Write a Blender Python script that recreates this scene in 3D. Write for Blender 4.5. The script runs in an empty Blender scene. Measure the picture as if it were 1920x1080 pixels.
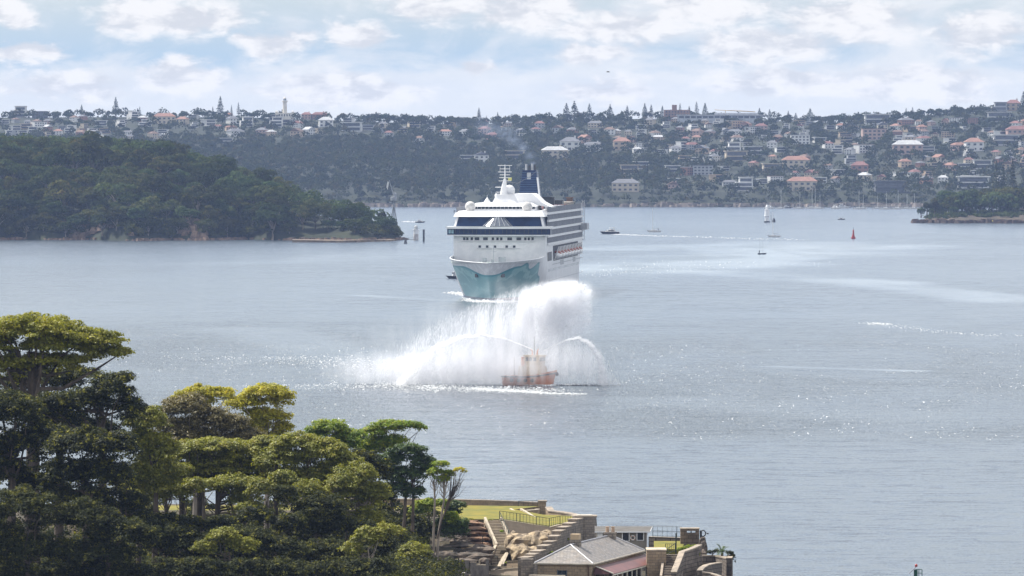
import bpy, math, random
import numpy as np
from math import sin, cos, pi, radians, sqrt, atan2, exp
from mathutils import Vector, Matrix

# ------------------------------------------------------------------ camera, sky, sun, exposure
F, H, YH = 12960.0, 51.0, 285.0          # focal length in photo pixels, eye height (m), horizon row
scene = bpy.context.scene
cam_d = bpy.data.cameras.new("camera"); cam = bpy.data.objects.new("camera", cam_d)
scene.collection.objects.link(cam); scene.camera = cam
cam.location = (0, 0, H); cam.rotation_euler = (radians(90), 0, 0)
cam_d.sensor_width = 36.0; cam_d.lens = F / 1920 * 36.0
cam_d.shift_y = (YH - 540) / 1920.0
cam_d.clip_start = 1.0; cam_d.clip_end = 40000.0

SUN_AZ, SUN_EL = radians(-58), radians(56)
sun_dir = Vector((sin(SUN_AZ) * cos(SUN_EL), cos(SUN_AZ) * cos(SUN_EL), sin(SUN_EL)))
sd = bpy.data.lights.new("sun", 'SUN'); sd.energy = 5.0; sd.angle = radians(0.6); sd.color = (1.0, 0.95, 0.86)
sun = bpy.data.objects.new("sun", sd); scene.collection.objects.link(sun)
sun.rotation_euler = sun_dir.to_track_quat('Z', 'Y').to_euler(); sun.location = (0, 0, 300)
scene.view_settings.view_transform = 'Standard'; scene.view_settings.look = 'None'
scene.view_settings.exposure = 0.74; scene.view_settings.gamma = 1.0
HAZE = 2.6e-5
cy = scene.cycles
cy.use_denoising = True
cy.max_bounces = 6; cy.diffuse_bounces = 3; cy.glossy_bounces = 2; cy.transmission_bounces = 3
cy.transparent_max_bounces = 16; cy.volume_bounces = 3
cy.sample_clamp_indirect = 6.0
cy.sample_clamp_direct = 14.0

# ------------------------------------------------------------------ node helpers
class NT:
    def __init__(s, tree): s.t = tree
    def n(s, typ, ins=None, **kw):
        nd = s.t.nodes.new(typ)
        for k, v in kw.items(): setattr(nd, k, v)
        if ins:
            for k, v in ins.items():
                sock = nd.inputs[k]
                if isinstance(v, bpy.types.NodeSocket): s.t.links.new(v, sock)
                else: sock.default_value = v
        return nd
    def m(s, op, a, b=0.0, c=None, clamp=False):
        ins = {0: a, 1: b}
        if c is not None: ins[2] = c
        nd = s.n('ShaderNodeMath', ins, operation=op); nd.use_clamp = clamp
        return nd.outputs[0]
    def vm(s, op, a, b=None, out=0):
        ins = {0: a}
        if b is not None: ins[1] = b
        return s.n('ShaderNodeVectorMath', ins, operation=op).outputs[out]
    def sm(s, x, a, b):                      # smoothstep a..b -> 0..1
        nd = s.n('ShaderNodeMapRange', {0: x, 1: a, 2: b, 3: 0.0, 4: 1.0}, interpolation_type='SMOOTHSTEP')
        return nd.outputs[0]
    def noise(s, vec, scale, detail=4.0, rough=0.55, dist=0.0, out=0):
        return s.n('ShaderNodeTexNoise', {'Vector': vec, 'Scale': scale, 'Detail': detail, 'Roughness': rough, 'Distortion': dist}).outputs[out]
    def mix(s, f, a, b):
        nd = s.n('ShaderNodeMix', {0: f}, data_type='RGBA')
        for k, v in ((6, a), (7, b)):
            if isinstance(v, bpy.types.NodeSocket): s.t.links.new(v, nd.inputs[k])
            else: nd.inputs[k].default_value = (*v[:3], 1)
        return nd.outputs[2]

world = bpy.data.worlds.new("World"); scene.world = world; world.use_nodes = True
wt = world.node_tree; wt.nodes.clear(); W_ = NT(wt)
sky = W_.n('ShaderNodeTexSky', sky_type='NISHITA'); sky.sun_disc = False
sky.sun_elevation = SUN_EL; sky.sun_rotation = SUN_AZ % (2 * pi)
sky.altitude = 50; sky.air_density = 1.0; sky.dust_density = 0.6; sky.ozone_density = 1.6
tc = W_.n('ShaderNodeTexCoord').outputs['Generated']
sp = W_.n('ShaderNodeSeparateXYZ', {0: tc})
az = W_.m('ARCTAN2', sp.outputs[0], sp.outputs[1])
u = W_.m('MULTIPLY', az, F / 100)
v = W_.m('MULTIPLY', sp.outputs[2], F / 100)
uv = W_.n('ShaderNodeCombineXYZ', {0: u, 1: v, 2: 0.0}).outputs[0]
uvs = W_.n('ShaderNodeCombineXYZ', {0: W_.m('MULTIPLY', u, .62), 1: W_.m('MULTIPLY', v, 1.5), 2: 3.0}).outputs[0]
nbig = W_.noise(uvs, 0.75, 6, 0.6, 0.4)
nfine = W_.noise(uvs, 1.9, 6, 0.6, 0.3)
# cumulus banks: azimuth / elevation (in 0.44 degree units) and half sizes
PUFFS = [(-4.5, 2.08, .75, .30), (-2.9, 2.2, .6, .26), (-6.4, 2.5, 1.5, .38), (-9.1, 1.85, .7, .2), (.35, 2.65, 1.1, .35),
         (2.0, 2.35, 1.3, .35), (4.7, 2.0, 1.5, .36), (6.2, 2.45, 1.6, .4), (8.7, 2.25, .9, .4), (1.5, 1.85, .7, .2),
         (-.7, 1.62, .4, .16), (-1.5, 2.7, 1.0, .3), (-6.3, 1.4, .9, .3), (-8.3, 1.25, 1.2, .25), (3.6, 2.7, 1.2, .3),
         (-3.0, 1.15, 1.6, .3), (7.6, 1.3, 1.5, .3), (5.0, 1.3, 1.5, .25), (1.6, 1.15, 1.0, .25), (-9.3, 2.6, .4, .3)]
best = None
warp = W_.vm('MULTIPLY', W_.vm('SUBTRACT', W_.noise(uvs, 1.8, 5, .6, 0, 1), (.5, .5, .5)), (1.1, .55, 0))
uvw = W_.vm('ADD', uv, warp)
for (a_, b_, ra, rb) in PUFFS:
    d = W_.vm('LENGTH', W_.vm('MULTIPLY', W_.vm('SUBTRACT', uvw, (a_, b_, 0)), (1 / (ra * 1.15), 1 / (rb * 1.25), 0)), out=1)
    e = W_.m('SUBTRACT', 1.0, d)
    best = e if best is None else W_.m('MAXIMUM', best, e)
dens = W_.sm(W_.m('ADD', best, W_.m('MULTIPLY', W_.m('SUBTRACT', nfine, .5), 1.7)), -.12, .5)
sheet_bias = W_.m('ADD', W_.m('MULTIPLY', W_.sm(u, -4, 5), .13), W_.m('MULTIPLY', W_.sm(v, 2.0, .9), .50))
sheet = W_.m('MULTIPLY', W_.sm(W_.m('ADD', nbig, sheet_bias), .46, .80), .92)
high = W_.m('MULTIPLY', W_.sm(W_.noise(tc, 2.2, 5, .6), .34, .56), W_.sm(v, 4, 14))
sheet = W_.m('MAXIMUM', W_.m('MULTIPLY', sheet, W_.sm(v, 12, 5)), high)
n2 = W_.noise(W_.vm('ADD', uvs, (-.25, -.35, 0)), 1.7, 6, 0.6, 0.3)
shade = W_.m('SUBTRACT', nfine, n2)
cl_hi, cl_lo = (6.65, 6.6, 6.6), (4.9, 5.05, 5.35)
ccol = W_.mix(W_.sm(shade, -.16, .12), cl_lo, cl_hi)
scol = W_.mix(W_.sm(nfine, .25, .75), (5.5, 5.75, 6.05), (6.2, 6.3, 6.35))
scol = W_.vm('MULTIPLY', scol, W_.mix(W_.sm(v, 4, 12), (1, 1, 1), (1.92, 1.88, 1.83)))
scol = W_.vm('MULTIPLY', scol, W_.mix(W_.sm(v, 45, 95), (1, 1, 1), (.32, .33, .35)))
base = W_.n('ShaderNodeVectorMath', {0: sky.outputs[0], 1: (1.05, .985, 1.0)}, operation='MULTIPLY').outputs[0]
lowtint = W_.mix(W_.sm(v, 6.0, 0.0), base, (2.6, 4.1, 5.75))
c1 = W_.mix(sheet, lowtint, scol)
c2 = W_.mix(W_.m('MULTIPLY', dens, W_.sm(v, .3, 1.0)), c1, ccol)
bg = W_.n('ShaderNodeBackground', {'Color': c2, 'Strength': 0.088})
wo = W_.n('ShaderNodeOutputWorld'); wt.links.new(bg.outputs[0], wo.inputs[0])

# ------------------------------------------------------------------ materials
MATS = {}
def mat_new(name):
    m = bpy.data.materials.new(name); m.use_nodes = True; m.node_tree.nodes.clear()
    return m, NT(m.node_tree)
def finish(m, N, shader, volume=None):
    o = N.n('ShaderNodeOutputMaterial')
    if shader is not None: m.node_tree.links.new(shader, o.inputs[0])
    if volume is not None: m.node_tree.links.new(volume, o.inputs[1])
    return m
def pbr(name, col, col2=None, rough=.8, scale=1.0, metallic=0.0, bump=0.0, world_co=False, detail=5, objcol=False, spec=.3, stretch=(1, 1, 1), lo=.35, hi=.65):
    if name in MATS: return MATS[name]
    m, N = mat_new(name)
    co = N.n('ShaderNodeNewGeometry').outputs['Position'] if world_co else N.n('ShaderNodeTexCoord').outputs['Object']
    if stretch != (1, 1, 1): co = N.vm('MULTIPLY', co, stretch)
    nz = N.noise(co, scale, detail, .6)
    if col2 is None: col2 = tuple(c * .72 for c in col)
    c = N.mix(N.sm(nz, lo, hi), col2, col)
    if objcol:
        oc = N.n('ShaderNodeObjectInfo').outputs['Color']
        c = N.vm('MULTIPLY', c, oc)
    b = N.n('ShaderNodeBsdfPrincipled', {'Base Color': c, 'Roughness': rough, 'Metallic': metallic, 'Specular IOR Level': spec})
    if bump > 0:
        bn = N.n('ShaderNodeBump', {'Strength': bump, 'Distance': .1, 'Height': N.noise(co, scale * 3, 4, .6)})
        m.node_tree.links.new(bn.outputs[0], b.inputs['Normal'])
    MATS[name] = finish(m, N, b.outputs[0]); return m
def leafmat(name, c1, c2, c3=None, scale=.35, trans=.35, per_obj=.0, rough=.55, spec=.3, isl=.7):
    if name in MATS: return MATS[name]
    m, N = mat_new(name)
    g = N.n('ShaderNodeNewGeometry'); co = N.n('ShaderNodeTexCoord').outputs['Object']
    nz = N.noise(co, scale, 3, .6)
    c = N.mix(N.sm(nz, .35, .65), c1, c2)
    if c3 is not None:
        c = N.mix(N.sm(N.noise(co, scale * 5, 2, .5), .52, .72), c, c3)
    r = g.outputs['Random Per Island']
    vv = N.m('ADD', 1 - isl / 2, N.m('MULTIPLY', r, isl))
    if per_obj > 0:
        oi = N.n('ShaderNodeObjectInfo').outputs['Random']
        vv = N.m('MULTIPLY', vv, N.m('ADD', 1 - per_obj, N.m('MULTIPLY', oi, 2 * per_obj)))
        warm = N.mix(N.m('FRACT', N.m('MULTIPLY', oi, 7.31)), (1.25, .95, .75), (.85, 1.05, 1.05))
        c = N.vm('MULTIPLY', c, warm)
    c = N.vm('MULTIPLY', c, N.n('ShaderNodeCombineXYZ', {0: vv, 1: vv, 2: vv}).outputs[0])
    b = N.n('ShaderNodeBsdfPrincipled', {'Base Color': c, 'Roughness': rough, 'Specular IOR Level': spec})
    tcol = N.vm('MULTIPLY', c, (1.5, 1.45, .5))
    t = N.n('ShaderNodeBsdfTranslucent', {'Color': tcol})
    mx = N.n('ShaderNodeMixShader', {0: trans, 1: b.outputs[0], 2: t.outputs[0]})
    MATS[name] = finish(m, N, mx.outputs[0]); return m
def stonemat(name, c1, c2, dark, bw=.9, bh=.42, rough=.9, mort=.03, stain=.5, along='xy'):
    if name in MATS: return MATS[name]
    m, N = mat_new(name)
    co = N.n('ShaderNodeTexCoord').outputs['Object']
    s = N.n('ShaderNodeSeparateXYZ', {0: co})
    h = N.m('ADD', s.outputs[0], N.m('MULTIPLY', s.outputs[1], .83))
    vec = N.n('ShaderNodeCombineXYZ', {0: h, 1: s.outputs[2], 2: 0.0}).outputs[0]
    br = N.n('ShaderNodeTexBrick', {'Vector': vec, 'Color1': (*c1, 1), 'Color2': (*c2, 1), 'Mortar': (*dark, 1), 'Scale': 1.0,
             'Mortar Size': mort, 'Brick Width': bw, 'Row Height': bh, 'Bias': 0.0}, offset=.5)
    st = N.sm(N.noise(N.vm('MULTIPLY', co, (1, 1, .6)), .9, 6, .65), .48, .68)
    c = N.mix(N.m('MULTIPLY', st, stain), br.outputs[0], dark)
    c = N.vm('MULTIPLY', c, N.mix(N.noise(co, 5.0, 4, .6), (.75, .75, .75), (1.25, 1.25, 1.25)))
    b = N.n('ShaderNodeBsdfPrincipled', {'Base Color': c, 'Roughness': rough, 'Specular IOR Level': .2})
    bn = N.n('ShaderNodeBump', {'Strength': .6, 'Distance': .06, 'Height': N.m('ADD', N.noise(co, 3.5, 5, .6), N.m('MULTIPLY', br.outputs[1], -.4))})
    m.node_tree.links.new(bn.outputs[0], b.inputs['Normal'])
    MATS[name] = finish(m, N, b.outputs[0]); return m

WHITE = pbr('white_paint', (.80, .80, .81), (.70, .71, .73), rough=.4, scale=.3, spec=.4)
GREYP = pbr('grey_paint', (.42, .44, .47), rough=.5, scale=.4)
DGREY = pbr('dark_grey_paint', (.07, .075, .085), rough=.5, scale=.6)
NAVYG = pbr('navy_glass', (.012, .035, .10), (.008, .02, .06), rough=.3, scale=.35, spec=.25)
GLASSD = pbr('dark_window_glass', (.03, .04, .055), (.015, .02, .03), rough=.12, scale=.8, spec=.6)
BLACK = pbr('black_metal', (.02, .022, .024), rough=.5)
BARK = pbr('bark', (.12, .095, .075), (.05, .04, .034), rough=.95, scale=1.4, stretch=(1, 1, .3))
BARKL = pbr('pale_bark', (.30, .26, .22), (.14, .115, .10), rough=.9, scale=1.0, stretch=(1, 1, .3))

# ------------------------------------------------------------------ mesh helpers
C = scene.collection
def link(o): C.objects.link(o); return o
class MB:
    def __init__(s): s.v = []; s.f = []; s.n = 0; s.mi = []
    def add(s, vs, fs, mi=0):
        s.v.extend([tuple(p) for p in vs]); s.f.extend([tuple(i + s.n for i in f) for f in fs]); s.mi.extend([mi] * len(fs)); s.n += len(vs); return s
    def hexa(s, p, mi=0):                  # 8 points: bottom ring 0-3, top ring 4-7
        return s.add(p, [(3, 2, 1, 0), (4, 5, 6, 7), (0, 1, 5, 4), (1, 2, 6, 5), (2, 3, 7, 6), (3, 0, 4, 7)], mi)
    def bx(s, x0, x1, y0, y1, z0, z1, mi=0):
        return s.hexa([(x0, y0, z0), (x1, y0, z0), (x1, y1, z0), (x0, y1, z0), (x0, y0, z1), (x1, y0, z1), (x1, y1, z1), (x0, y1, z1)], mi)
    def bc(s, c, d, rz=0.0, mi=0):         # centre, dims, rotation
        ca, sa = cos(rz), sin(rz); P = []
        for z in (-.5, .5):
            for (a, b) in ((-.5, -.5), (.5, -.5), (.5, .5), (-.5, .5)):
                x, y = a * d[0], b * d[1]
                P.append((c[0] + x * ca - y * sa, c[1] + x * sa + y * ca, c[2] + z * d[2]))
        return s.hexa(P, mi)
    def prism(s, poly, z0, z1, mi=0, top=None):
        n = len(poly); t = top or poly
        vs = [(x, y, z0) for x, y in poly] + [(x, y, z1) for x, y in t]
        fs = [tuple(range(n - 1, -1, -1)), tuple(range(n, 2 * n))] + [(i, (i + 1) % n, n + (i + 1) % n, n + i) for i in range(n)]
        return s.add(vs, fs, mi)
    def xz(s, poly, y0, y1, mi=0):         # polygon in x,z extruded along y
        n = len(poly)
        vs = [(x, y0, z) for x, z in poly] + [(x, y1, z) for x, z in poly]
        fs = [tuple(range(n)), tuple(range(2 * n - 1, n - 1, -1))] + [(i, n + i, n + (i + 1) % n, (i + 1) % n) for i in range(n)]
        return s.add(vs, fs, mi)
    def tube(s, pts, rs, n=8, mi=0, caps=True):
        pts = [Vector(p) for p in pts]
        if not hasattr(rs, '__len__'): rs = [rs] * len(pts)
        rings = []; prev = None
        for i, p in enumerate(pts):
            d = (pts[min(i + 1, len(pts) - 1)] - pts[max(i - 1, 0)])
            if d.length < 1e-9: d = Vector((0, 0, 1))
            d.normalize()
            a = Vector((1, 0, 0)) if abs(d.x) < .8 else Vector((0, 1, 0))
            if prev is not None: a = prev
            b = d.cross(a); b.normalize(); a = b.cross(d); a.normalize(); prev = a
            rings.append([p + (a * cos(2 * pi * k / n) + b * sin(2 * pi * k / n)) * rs[i] for k in range(n)])
        vs = [q for r in rings for q in r]; fs = []
        for i in range(len(rings) - 1):
            for k in range(n):
                fs.append((i * n + k, i * n + (k + 1) % n, (i + 1) * n + (k + 1) % n, (i + 1) * n + k))
        if caps: fs += [tuple(range(n - 1, -1, -1)), tuple(range((len(rings) - 1) * n, len(rings) * n))]
        return s.add(vs, fs, mi)
    def lathe(s, prof, c=(0, 0, 0), n=16, mi=0):   # prof: (r,z)
        vs = [(c[0] + r * cos(2 * pi * k / n), c[1] + r * sin(2 * pi * k / n), c[2] + z) for r, z in prof for k in range(n)]
        fs = [(i * n + k, i * n + (k + 1) % n, (i + 1) * n + (k + 1) % n, (i + 1) * n + k) for i in range(len(prof) - 1) for k in range(n)]
        fs += [tuple(range(n - 1, -1, -1)), tuple(range((len(prof) - 1) * n, len(prof) * n))]
        return s.add(vs, fs, mi)
    def ball(s, c, r, n=14, sz=1.0, mi=0, cut=-1.0):
        prof = []
        for i in range(n // 2 + 1):
            a = -pi / 2 + pi * i / (n // 2)
            if sin(a) < cut: continue
            prof.append((max(r * cos(a), r * .01), r * sin(a) * sz))
        return s.lathe(prof, c, n, mi)
    def build(s, name, mats, parent=None, loc=(0, 0, 0), smooth=False, world=False):
        me = bpy.data.meshes.new(name)
        v = s.v
        if world and parent is not None:
            L = parent.location; v = [(a - L.x, b - L.y, c - L.z) for a, b, c in v]
        elif world:
            v = [(a - loc[0], b - loc[1], c - loc[2]) for a, b, c in v]
        me.from_pydata(v, [], s.f)
        if not isinstance(mats, (list, tuple)): mats = [mats]
        for m in mats: me.materials.append(m)
        if len(mats) > 1: me.polygons.foreach_set('material_index', s.mi)
        if smooth: me.polygons.foreach_set('use_smooth', [True] * len(me.polygons))
        me.update()
        o = bpy.data.objects.new(name, me); link(o); o.parent = parent
        if parent is None: o.location = loc
        return o
def np_mesh(name, V, nper, mat, parent=None, loc=(0, 0, 0)):      # V: (n*nper,3) quads or tris
    n = len(V) // nper
    me = bpy.data.meshes.new(name)
    me.vertices.add(len(V)); me.vertices.foreach_set('co', np.ascontiguousarray(V, dtype=np.float32).ravel())
    me.loops.add(n * nper); me.loops.foreach_set('vertex_index', np.arange(n * nper, dtype=np.int32))
    me.polygons.add(n); me.polygons.foreach_set('loop_start', np.arange(0, n * nper, nper, dtype=np.int32))
    me.polygons.foreach_set('loop_total', np.full(n, nper, dtype=np.int32))
    me.materials.append(mat); me.update(calc_edges=True)
    o = bpy.data.objects.new(name, me); link(o); o.parent = parent
    if parent is None: o.location = loc
    return o
def grid_mesh(name, X, Y, Z, mat, smooth=True):
    ny, nx = X.shape
    V = np.stack([X, Y, Z], -1).reshape(-1, 3)
    i = np.arange(ny * nx).reshape(ny, nx)
    Fq = np.stack([i[:-1, :-1], i[:-1, 1:], i[1:, 1:], i[1:, :-1]], -1).reshape(-1, 4)
    me = bpy.data.meshes.new(name); me.from_pydata(V.tolist(), [], Fq.tolist()); me.materials.append(mat)
    if smooth: me.polygons.foreach_set('use_smooth', [True] * len(me.polygons))
    me.update(); o = bpy.data.objects.new(name, me); link(o); return o
def tag(o, label=None, cat=None, group=None, kind=None):
    if label: o['label'] = label
    if cat: o['category'] = cat
    if group: o['group'] = group
    if kind: o['kind'] = kind
    return o
def thing(name, label, cat, loc=(0, 0, 0), rz=0.0, group=None):
    o = bpy.data.objects.new(name, None); link(o); o.empty_display_size = 1
    o.location = loc; o.rotation_euler = (0, 0, rz); return tag(o, label, cat, group, 'thing')
def children_of():
    d = {}
    for o in C.objects:
        if o.parent is not None: d.setdefault(o.parent.name, []).append(o)
    return d
def copy_tree(root, kids):
    c = root.copy(); C.objects.link(c)
    for ch in kids:                        # kids: list of (child, [grandchildren])
        k, gs = ch
        kc = k.copy(); C.objects.link(kc); kc.parent = c
        for g in gs:
            gc = g.copy(); C.objects.link(gc); gc.parent = kc
    return c
def Pw(px, py, D): return Vector(((px - 960) / F * D, D, H - (py - YH) / F * D))
def Gz(px, py, z=0.0):
    D = F * (H - z) / (py - YH); return Vector(((px - 960) / F * D, D, z))
def fbm2(x, y, seed=0, octs=4):            # cheap vectorised value noise
    x = np.asarray(x, float); y = np.asarray(y, float); t = np.zeros(np.broadcast(x, y).shape); a = 1.0; s = 0.0
    for o in range(octs):
        xi = np.floor(x).astype(np.int64); yi = np.floor(y).astype(np.int64); fx = x - xi; fy = y - yi
        fx = fx * fx * (3 - 2 * fx); fy = fy * fy * (3 - 2 * fy)
        def h(i, j):
            q = (i * 374761393 + j * 668265263 + (seed + o) * 974634777) & 0xffffffff
            q = ((q ^ (q >> 13)) * 1274126177) & 0xffffffff
            return ((q ^ (q >> 16)) & 0xffff) / 65535.0
        t += a * ((h(xi, yi) * (1 - fx) + h(xi + 1, yi) * fx) * (1 - fy) + (h(xi, yi + 1) * (1 - fx) + h(xi + 1, yi + 1) * fx) * fy)
        s += a; a *= .5; x = x * 2.03; y = y * 2.03
    return t / s

# ------------------------------------------------------------------ water
def water_mat():
    m, N = mat_new('harbour_water')
    pos = N.n('ShaderNodeNewGeometry').outputs['Position']
    s = N.n('ShaderNodeSeparateXYZ', {0: pos})
    flat = N.n('ShaderNodeCombineXYZ', {0: s.outputs[0], 1: s.outputs[1], 2: 0.0}).outputs[0]
    # wind patches, long slicks
    pa = N.noise(N.vm('MULTIPLY', flat, (.0032, .0011, 1)), 1.0, 4, .6, .6)
    pb = N.noise(N.vm('MULTIPLY', flat, (.02, .0045, 1)), 1.0, 4, .65, .8)
    amp = N.m('ADD', .48, N.m('MULTIPLY', N.sm(pa, .38, .60), .52))
    amp = N.m('MULTIPLY', amp, N.m('ADD', .80, N.m('MULTIPLY', N.sm(pb, .35, .6), .2)))
    amp = N.m('MULTIPLY', amp, N.m('ADD', 1.0, N.m('MULTIPLY', N.m('MULTIPLY', N.sm(s.outputs[1], 1650, 1350), N.sm(s.outputs[1], 1050, 1200)), .10)))
    aer = None
    # smoother streaks: (x0,y0)-(x1,y1), width
    for (x0, y0, x1, y1, w, k) in SLICKS:
        dx, dy = x1 - x0, y1 - y0; L = sqrt(dx * dx + dy * dy); ux, uy = dx / L, dy / L
        q = N.vm('SUBTRACT', flat, (x0, y0, 0))
        q = N.vm('ADD', q, N.vm('MULTIPLY', N.vm('SUBTRACT', N.noise(flat, .006, 3, .6, 0, 1), (.5, .5, .5)), (w * 1.6, w * 1.6, 0)))
        al = N.vm('DOT_PRODUCT', q, (ux, uy, 0), out=1); ac = N.m('ABSOLUTE', N.vm('DOT_PRODUCT', q, (-uy, ux, 0), out=1))
        mk = N.m('MULTIPLY', N.sm(ac, w, w * .25), N.m('MULTIPLY', N.sm(al, 0, L * .12), N.sm(al, L, L * .85)))
        amp = N.m('MULTIPLY', amp, N.m('SUBTRACT', 1.0, N.m('MULTIPLY', mk, k)))
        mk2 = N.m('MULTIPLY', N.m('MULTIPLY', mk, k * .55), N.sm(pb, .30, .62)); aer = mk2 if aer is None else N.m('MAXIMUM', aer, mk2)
    def nz(sx, sy, amt, det=2):
        c = N.noise(N.vm('MULTIPLY', flat, (sx, sy, 1)), 1.0, det, .55, 0, 1)
        return N.vm('MULTIPLY', N.vm('SUBTRACT', c, (.5, .5, .5)), (amt, amt * 1.25, 0))
    slope = N.vm('ADD', N.vm('ADD', nz(1.7, 1.9, .50, 3), nz(.26, .48, .85, 3)), nz(.035, .12, .42, 4))
    # steep little wavelets that flash in the sun, thickest in the breezy band
    cell = N.vm('FLOOR', N.vm('MULTIPLY', flat, (7.0, 4.5, 1)))
    wn = N.n('ShaderNodeTexWhiteNoise', {0: cell}, noise_dimensions='2D').outputs[1]
    w0 = N.vm('SUBTRACT', wn, (.5, .5, .5)); w3 = N.vm('MULTIPLY', N.vm('MULTIPLY', w0, N.vm('MULTIPLY', w0, w0)), (12.5, 12.5, 0))
    band = N.m('MULTIPLY', N.sm(s.outputs[1], 2300, 1450), N.sm(s.outputs[1], 1190, 1290))
    ga = N.m('ADD', .22, N.m('MULTIPLY', N.m('MULTIPLY', band, N.m('ADD', .35, N.m('MULTIPLY', N.sm(pb, .35, .62), .65))), 1.35))
    slope = N.vm('ADD', slope, N.vm('MULTIPLY', w3, N.n('ShaderNodeCombineXYZ', {0: ga, 1: ga, 2: 0.0}).outputs[0]))
    ampv = N.n('ShaderNodeCombineXYZ', {0: amp, 1: amp, 2: 0.0}).outputs[0]
    nrm = N.vm('NORMALIZE', N.vm('ADD', N.vm('MULTIPLY', slope, ampv), (0, 0, 1)))
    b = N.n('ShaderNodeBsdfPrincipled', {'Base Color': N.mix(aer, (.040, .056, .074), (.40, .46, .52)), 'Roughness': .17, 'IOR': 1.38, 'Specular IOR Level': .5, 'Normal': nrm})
    return finish(m, N, b.outputs[0])
def sl(p0, p1, w, k):
    a = Gz(*p0); b = Gz(*p1); return (a.x, a.y, b.x, b.y, w, k)
SLICKS = [sl((1090, 520), (1640, 455), 75, .8), sl((1560, 520), (1960, 572), 26, .6), sl((1250, 505), (1700, 535), 30, .5),
          sl((1420, 686), (1760, 697), 7, .8), sl((1100, 745), (1960, 790), 30, .2), sl((430, 610), (760, 690), 22, .3),
          sl((860, 470), (300, 500), 40, .25), sl((1120, 470), (1560, 452), 60, .55), sl((640, 552), (880, 566), 8, .5)]
WATER = water_mat()
o = MB().add([(-4800, -400, 0), (4800, -400, 0), (4800, 10400, 0), (-4800, 10400, 0)], [(0, 1, 2, 3)]).build('water', WATER)
tag(o, kind='structure')
# ------------------------------------------------------------------ land
rng = np.random.default_rng(11); rnd = random.Random(5)
GROUND_SCRUB = pbr('scrub_ground', (.026, .032, .016), (.016, .021, .013), rough=.95, scale=.03, world_co=True)
ROCKF = pbr('shore_rock', (.085, .065, .045), (.04, .036, .028), rough=.95, scale=.25, world_co=True, stretch=(1, 1, 3))
SAND = pbr('sand', (.21, .165, .12), (.12, .095, .075), rough=.95, scale=.2, world_co=True)
# far hillside: a shore 6.4 km out rising to a ridge
RX = [-700, 0, 200, 430, 540, 700, 870, 1000, 1100, 1250, 1400, 1500, 1600, 1660, 1750, 1850, 1920, 2600]
RY = [222, 220, 219, 219, 222, 228, 233, 229, 223, 222, 225, 228, 230, 224, 215, 210, 206, 200]
YS, YR = 6412.0, 7700.0
def px_of(x, y): return 960 + x / y * F
def far_z(x, y):
    x = np.asarray(x, float); y = np.asarray(y, float)
    R = H - (np.interp(px_of(x, YR), RX, RY) - YH) / F * YR
    t = (y - YS) / (YR - YS)
    ts = np.clip(t, 0, 1)
    z = R * (0.10 * np.clip(ts * 25, 0, 1) + .90 * ts ** .92)
    z = z + (fbm2(x / 170, y / 170, 3) - .5) * 9 * np.clip(ts * 4, 0, 1) * np.clip((1 - ts) * 5, 0, 1)
    z = np.where(t > 1, R - (t - 1) * 30, z)
    z = np.where(t < 0, -3.0, z)
    return z
xs = np.linspace(-1500, 1500, 301); ys = np.concatenate([[YS - 30, YS - 2], np.linspace(YS, YR + 500, 100)])
X, Y = np.meshgrid(xs, ys)
Yw = Y + (fbm2(X / 60, X * 0 + 3, 9) - .5) * 26 * np.exp(-np.abs(Y - YS) / 100)
hill = grid_mesh('far_hillside', X, Yw, far_z(X, Y), GROUND_SCRUB); tag(hill, kind='structure')
def far_at(px, py):                        # the point of the hillside seen at px, py
    t = np.linspace(YS + 2, YR, 400); x = (px - 960) / F * t
    yy = YH + F * (H - far_z(x, t)) / t
    k = int(np.argmax(yy <= py)) if (yy <= py).any() else len(t) - 1
    return float(x[k]), float(t[k]), float(far_z(x[k], t[k]))
# near wooded headland on the left
BX = [-400, 0, 200, 280, 380, 430, 500, 560, 600, 650, 700, 745, 757, 790]
BY = [286, 291, 298, 308, 334, 352, 370, 394, 406, 420, 428, 436, 449, 454]
BW = [900, 700, 640, 560, 480, 400, 320, 250, 190, 120, 80, 46, 20, 8]
def bh_shore(px): return 4000 + 18 * np.sin(np.asarray(px) / 60.0) + 10 * np.sin(np.asarray(px) / 23.0)
def bh_z(x, y):
    x = np.asarray(x, float); y = np.asarray(y, float); px = px_of(x, 4100.0)
    s = bh_shore(px); w = np.interp(px, BX, BW); yc = s + w * .5
    zc = H - (np.interp(px, BX, BY) - YH) / F * yc
    t = (y - s) / w
    z = zc * np.sin(np.clip(t, 0, 1) * pi) ** .75
    z = z + (fbm2(x / 60, y / 60, 5) - .5) * np.clip(zc * .28, 0, 10) * np.clip(t * 6, 0, 1) * np.clip((1 - t) * 6, 0, 1)
    z = np.where((t > 0) & (t < 1), z + .35, -2.5)
    return np.where(px > 775, -2.5, z)
X, Y = np.meshgrid(np.linspace(-520, -40, 241), np.linspace(3960, 4950, 180))
hl = grid_mesh('near_headland', X, Y, bh_z(X, Y), GROUND_SCRUB); tag(hl, kind='structure')
# right headland
def rh_z(x, y):
    x = np.asarray(x, float); y = np.asarray(y, float); px = px_of(x, 5050.0)
    s = 4962 + 10 * np.sin(px / 17.0); w = np.interp(px, [1712, 1740, 1800, 1920, 2300], [14, 90, 190, 300, 500])
    t = (y - s) / w; zc = np.interp(px, [1712, 1725, 1760, 1850, 1950, 2300], [.6, 2.6, 5.5, 7.5, 9, 16])
    z = zc * np.sin(np.clip(t, 0, 1) * pi) ** .4 + .2 * (fbm2(x / 6, y / 6, 8) - .5) * zc
    return np.where((t > 0) & (t < 1) & (px > 1712), z, -2.5)
X, Y = np.meshgrid(np.linspace(285, 560, 200), np.linspace(4940, 5480, 150))
hr = grid_mesh('wooded_point', X, Y, rh_z(X, Y), ROCKF); tag(hr, kind='structure')

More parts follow.
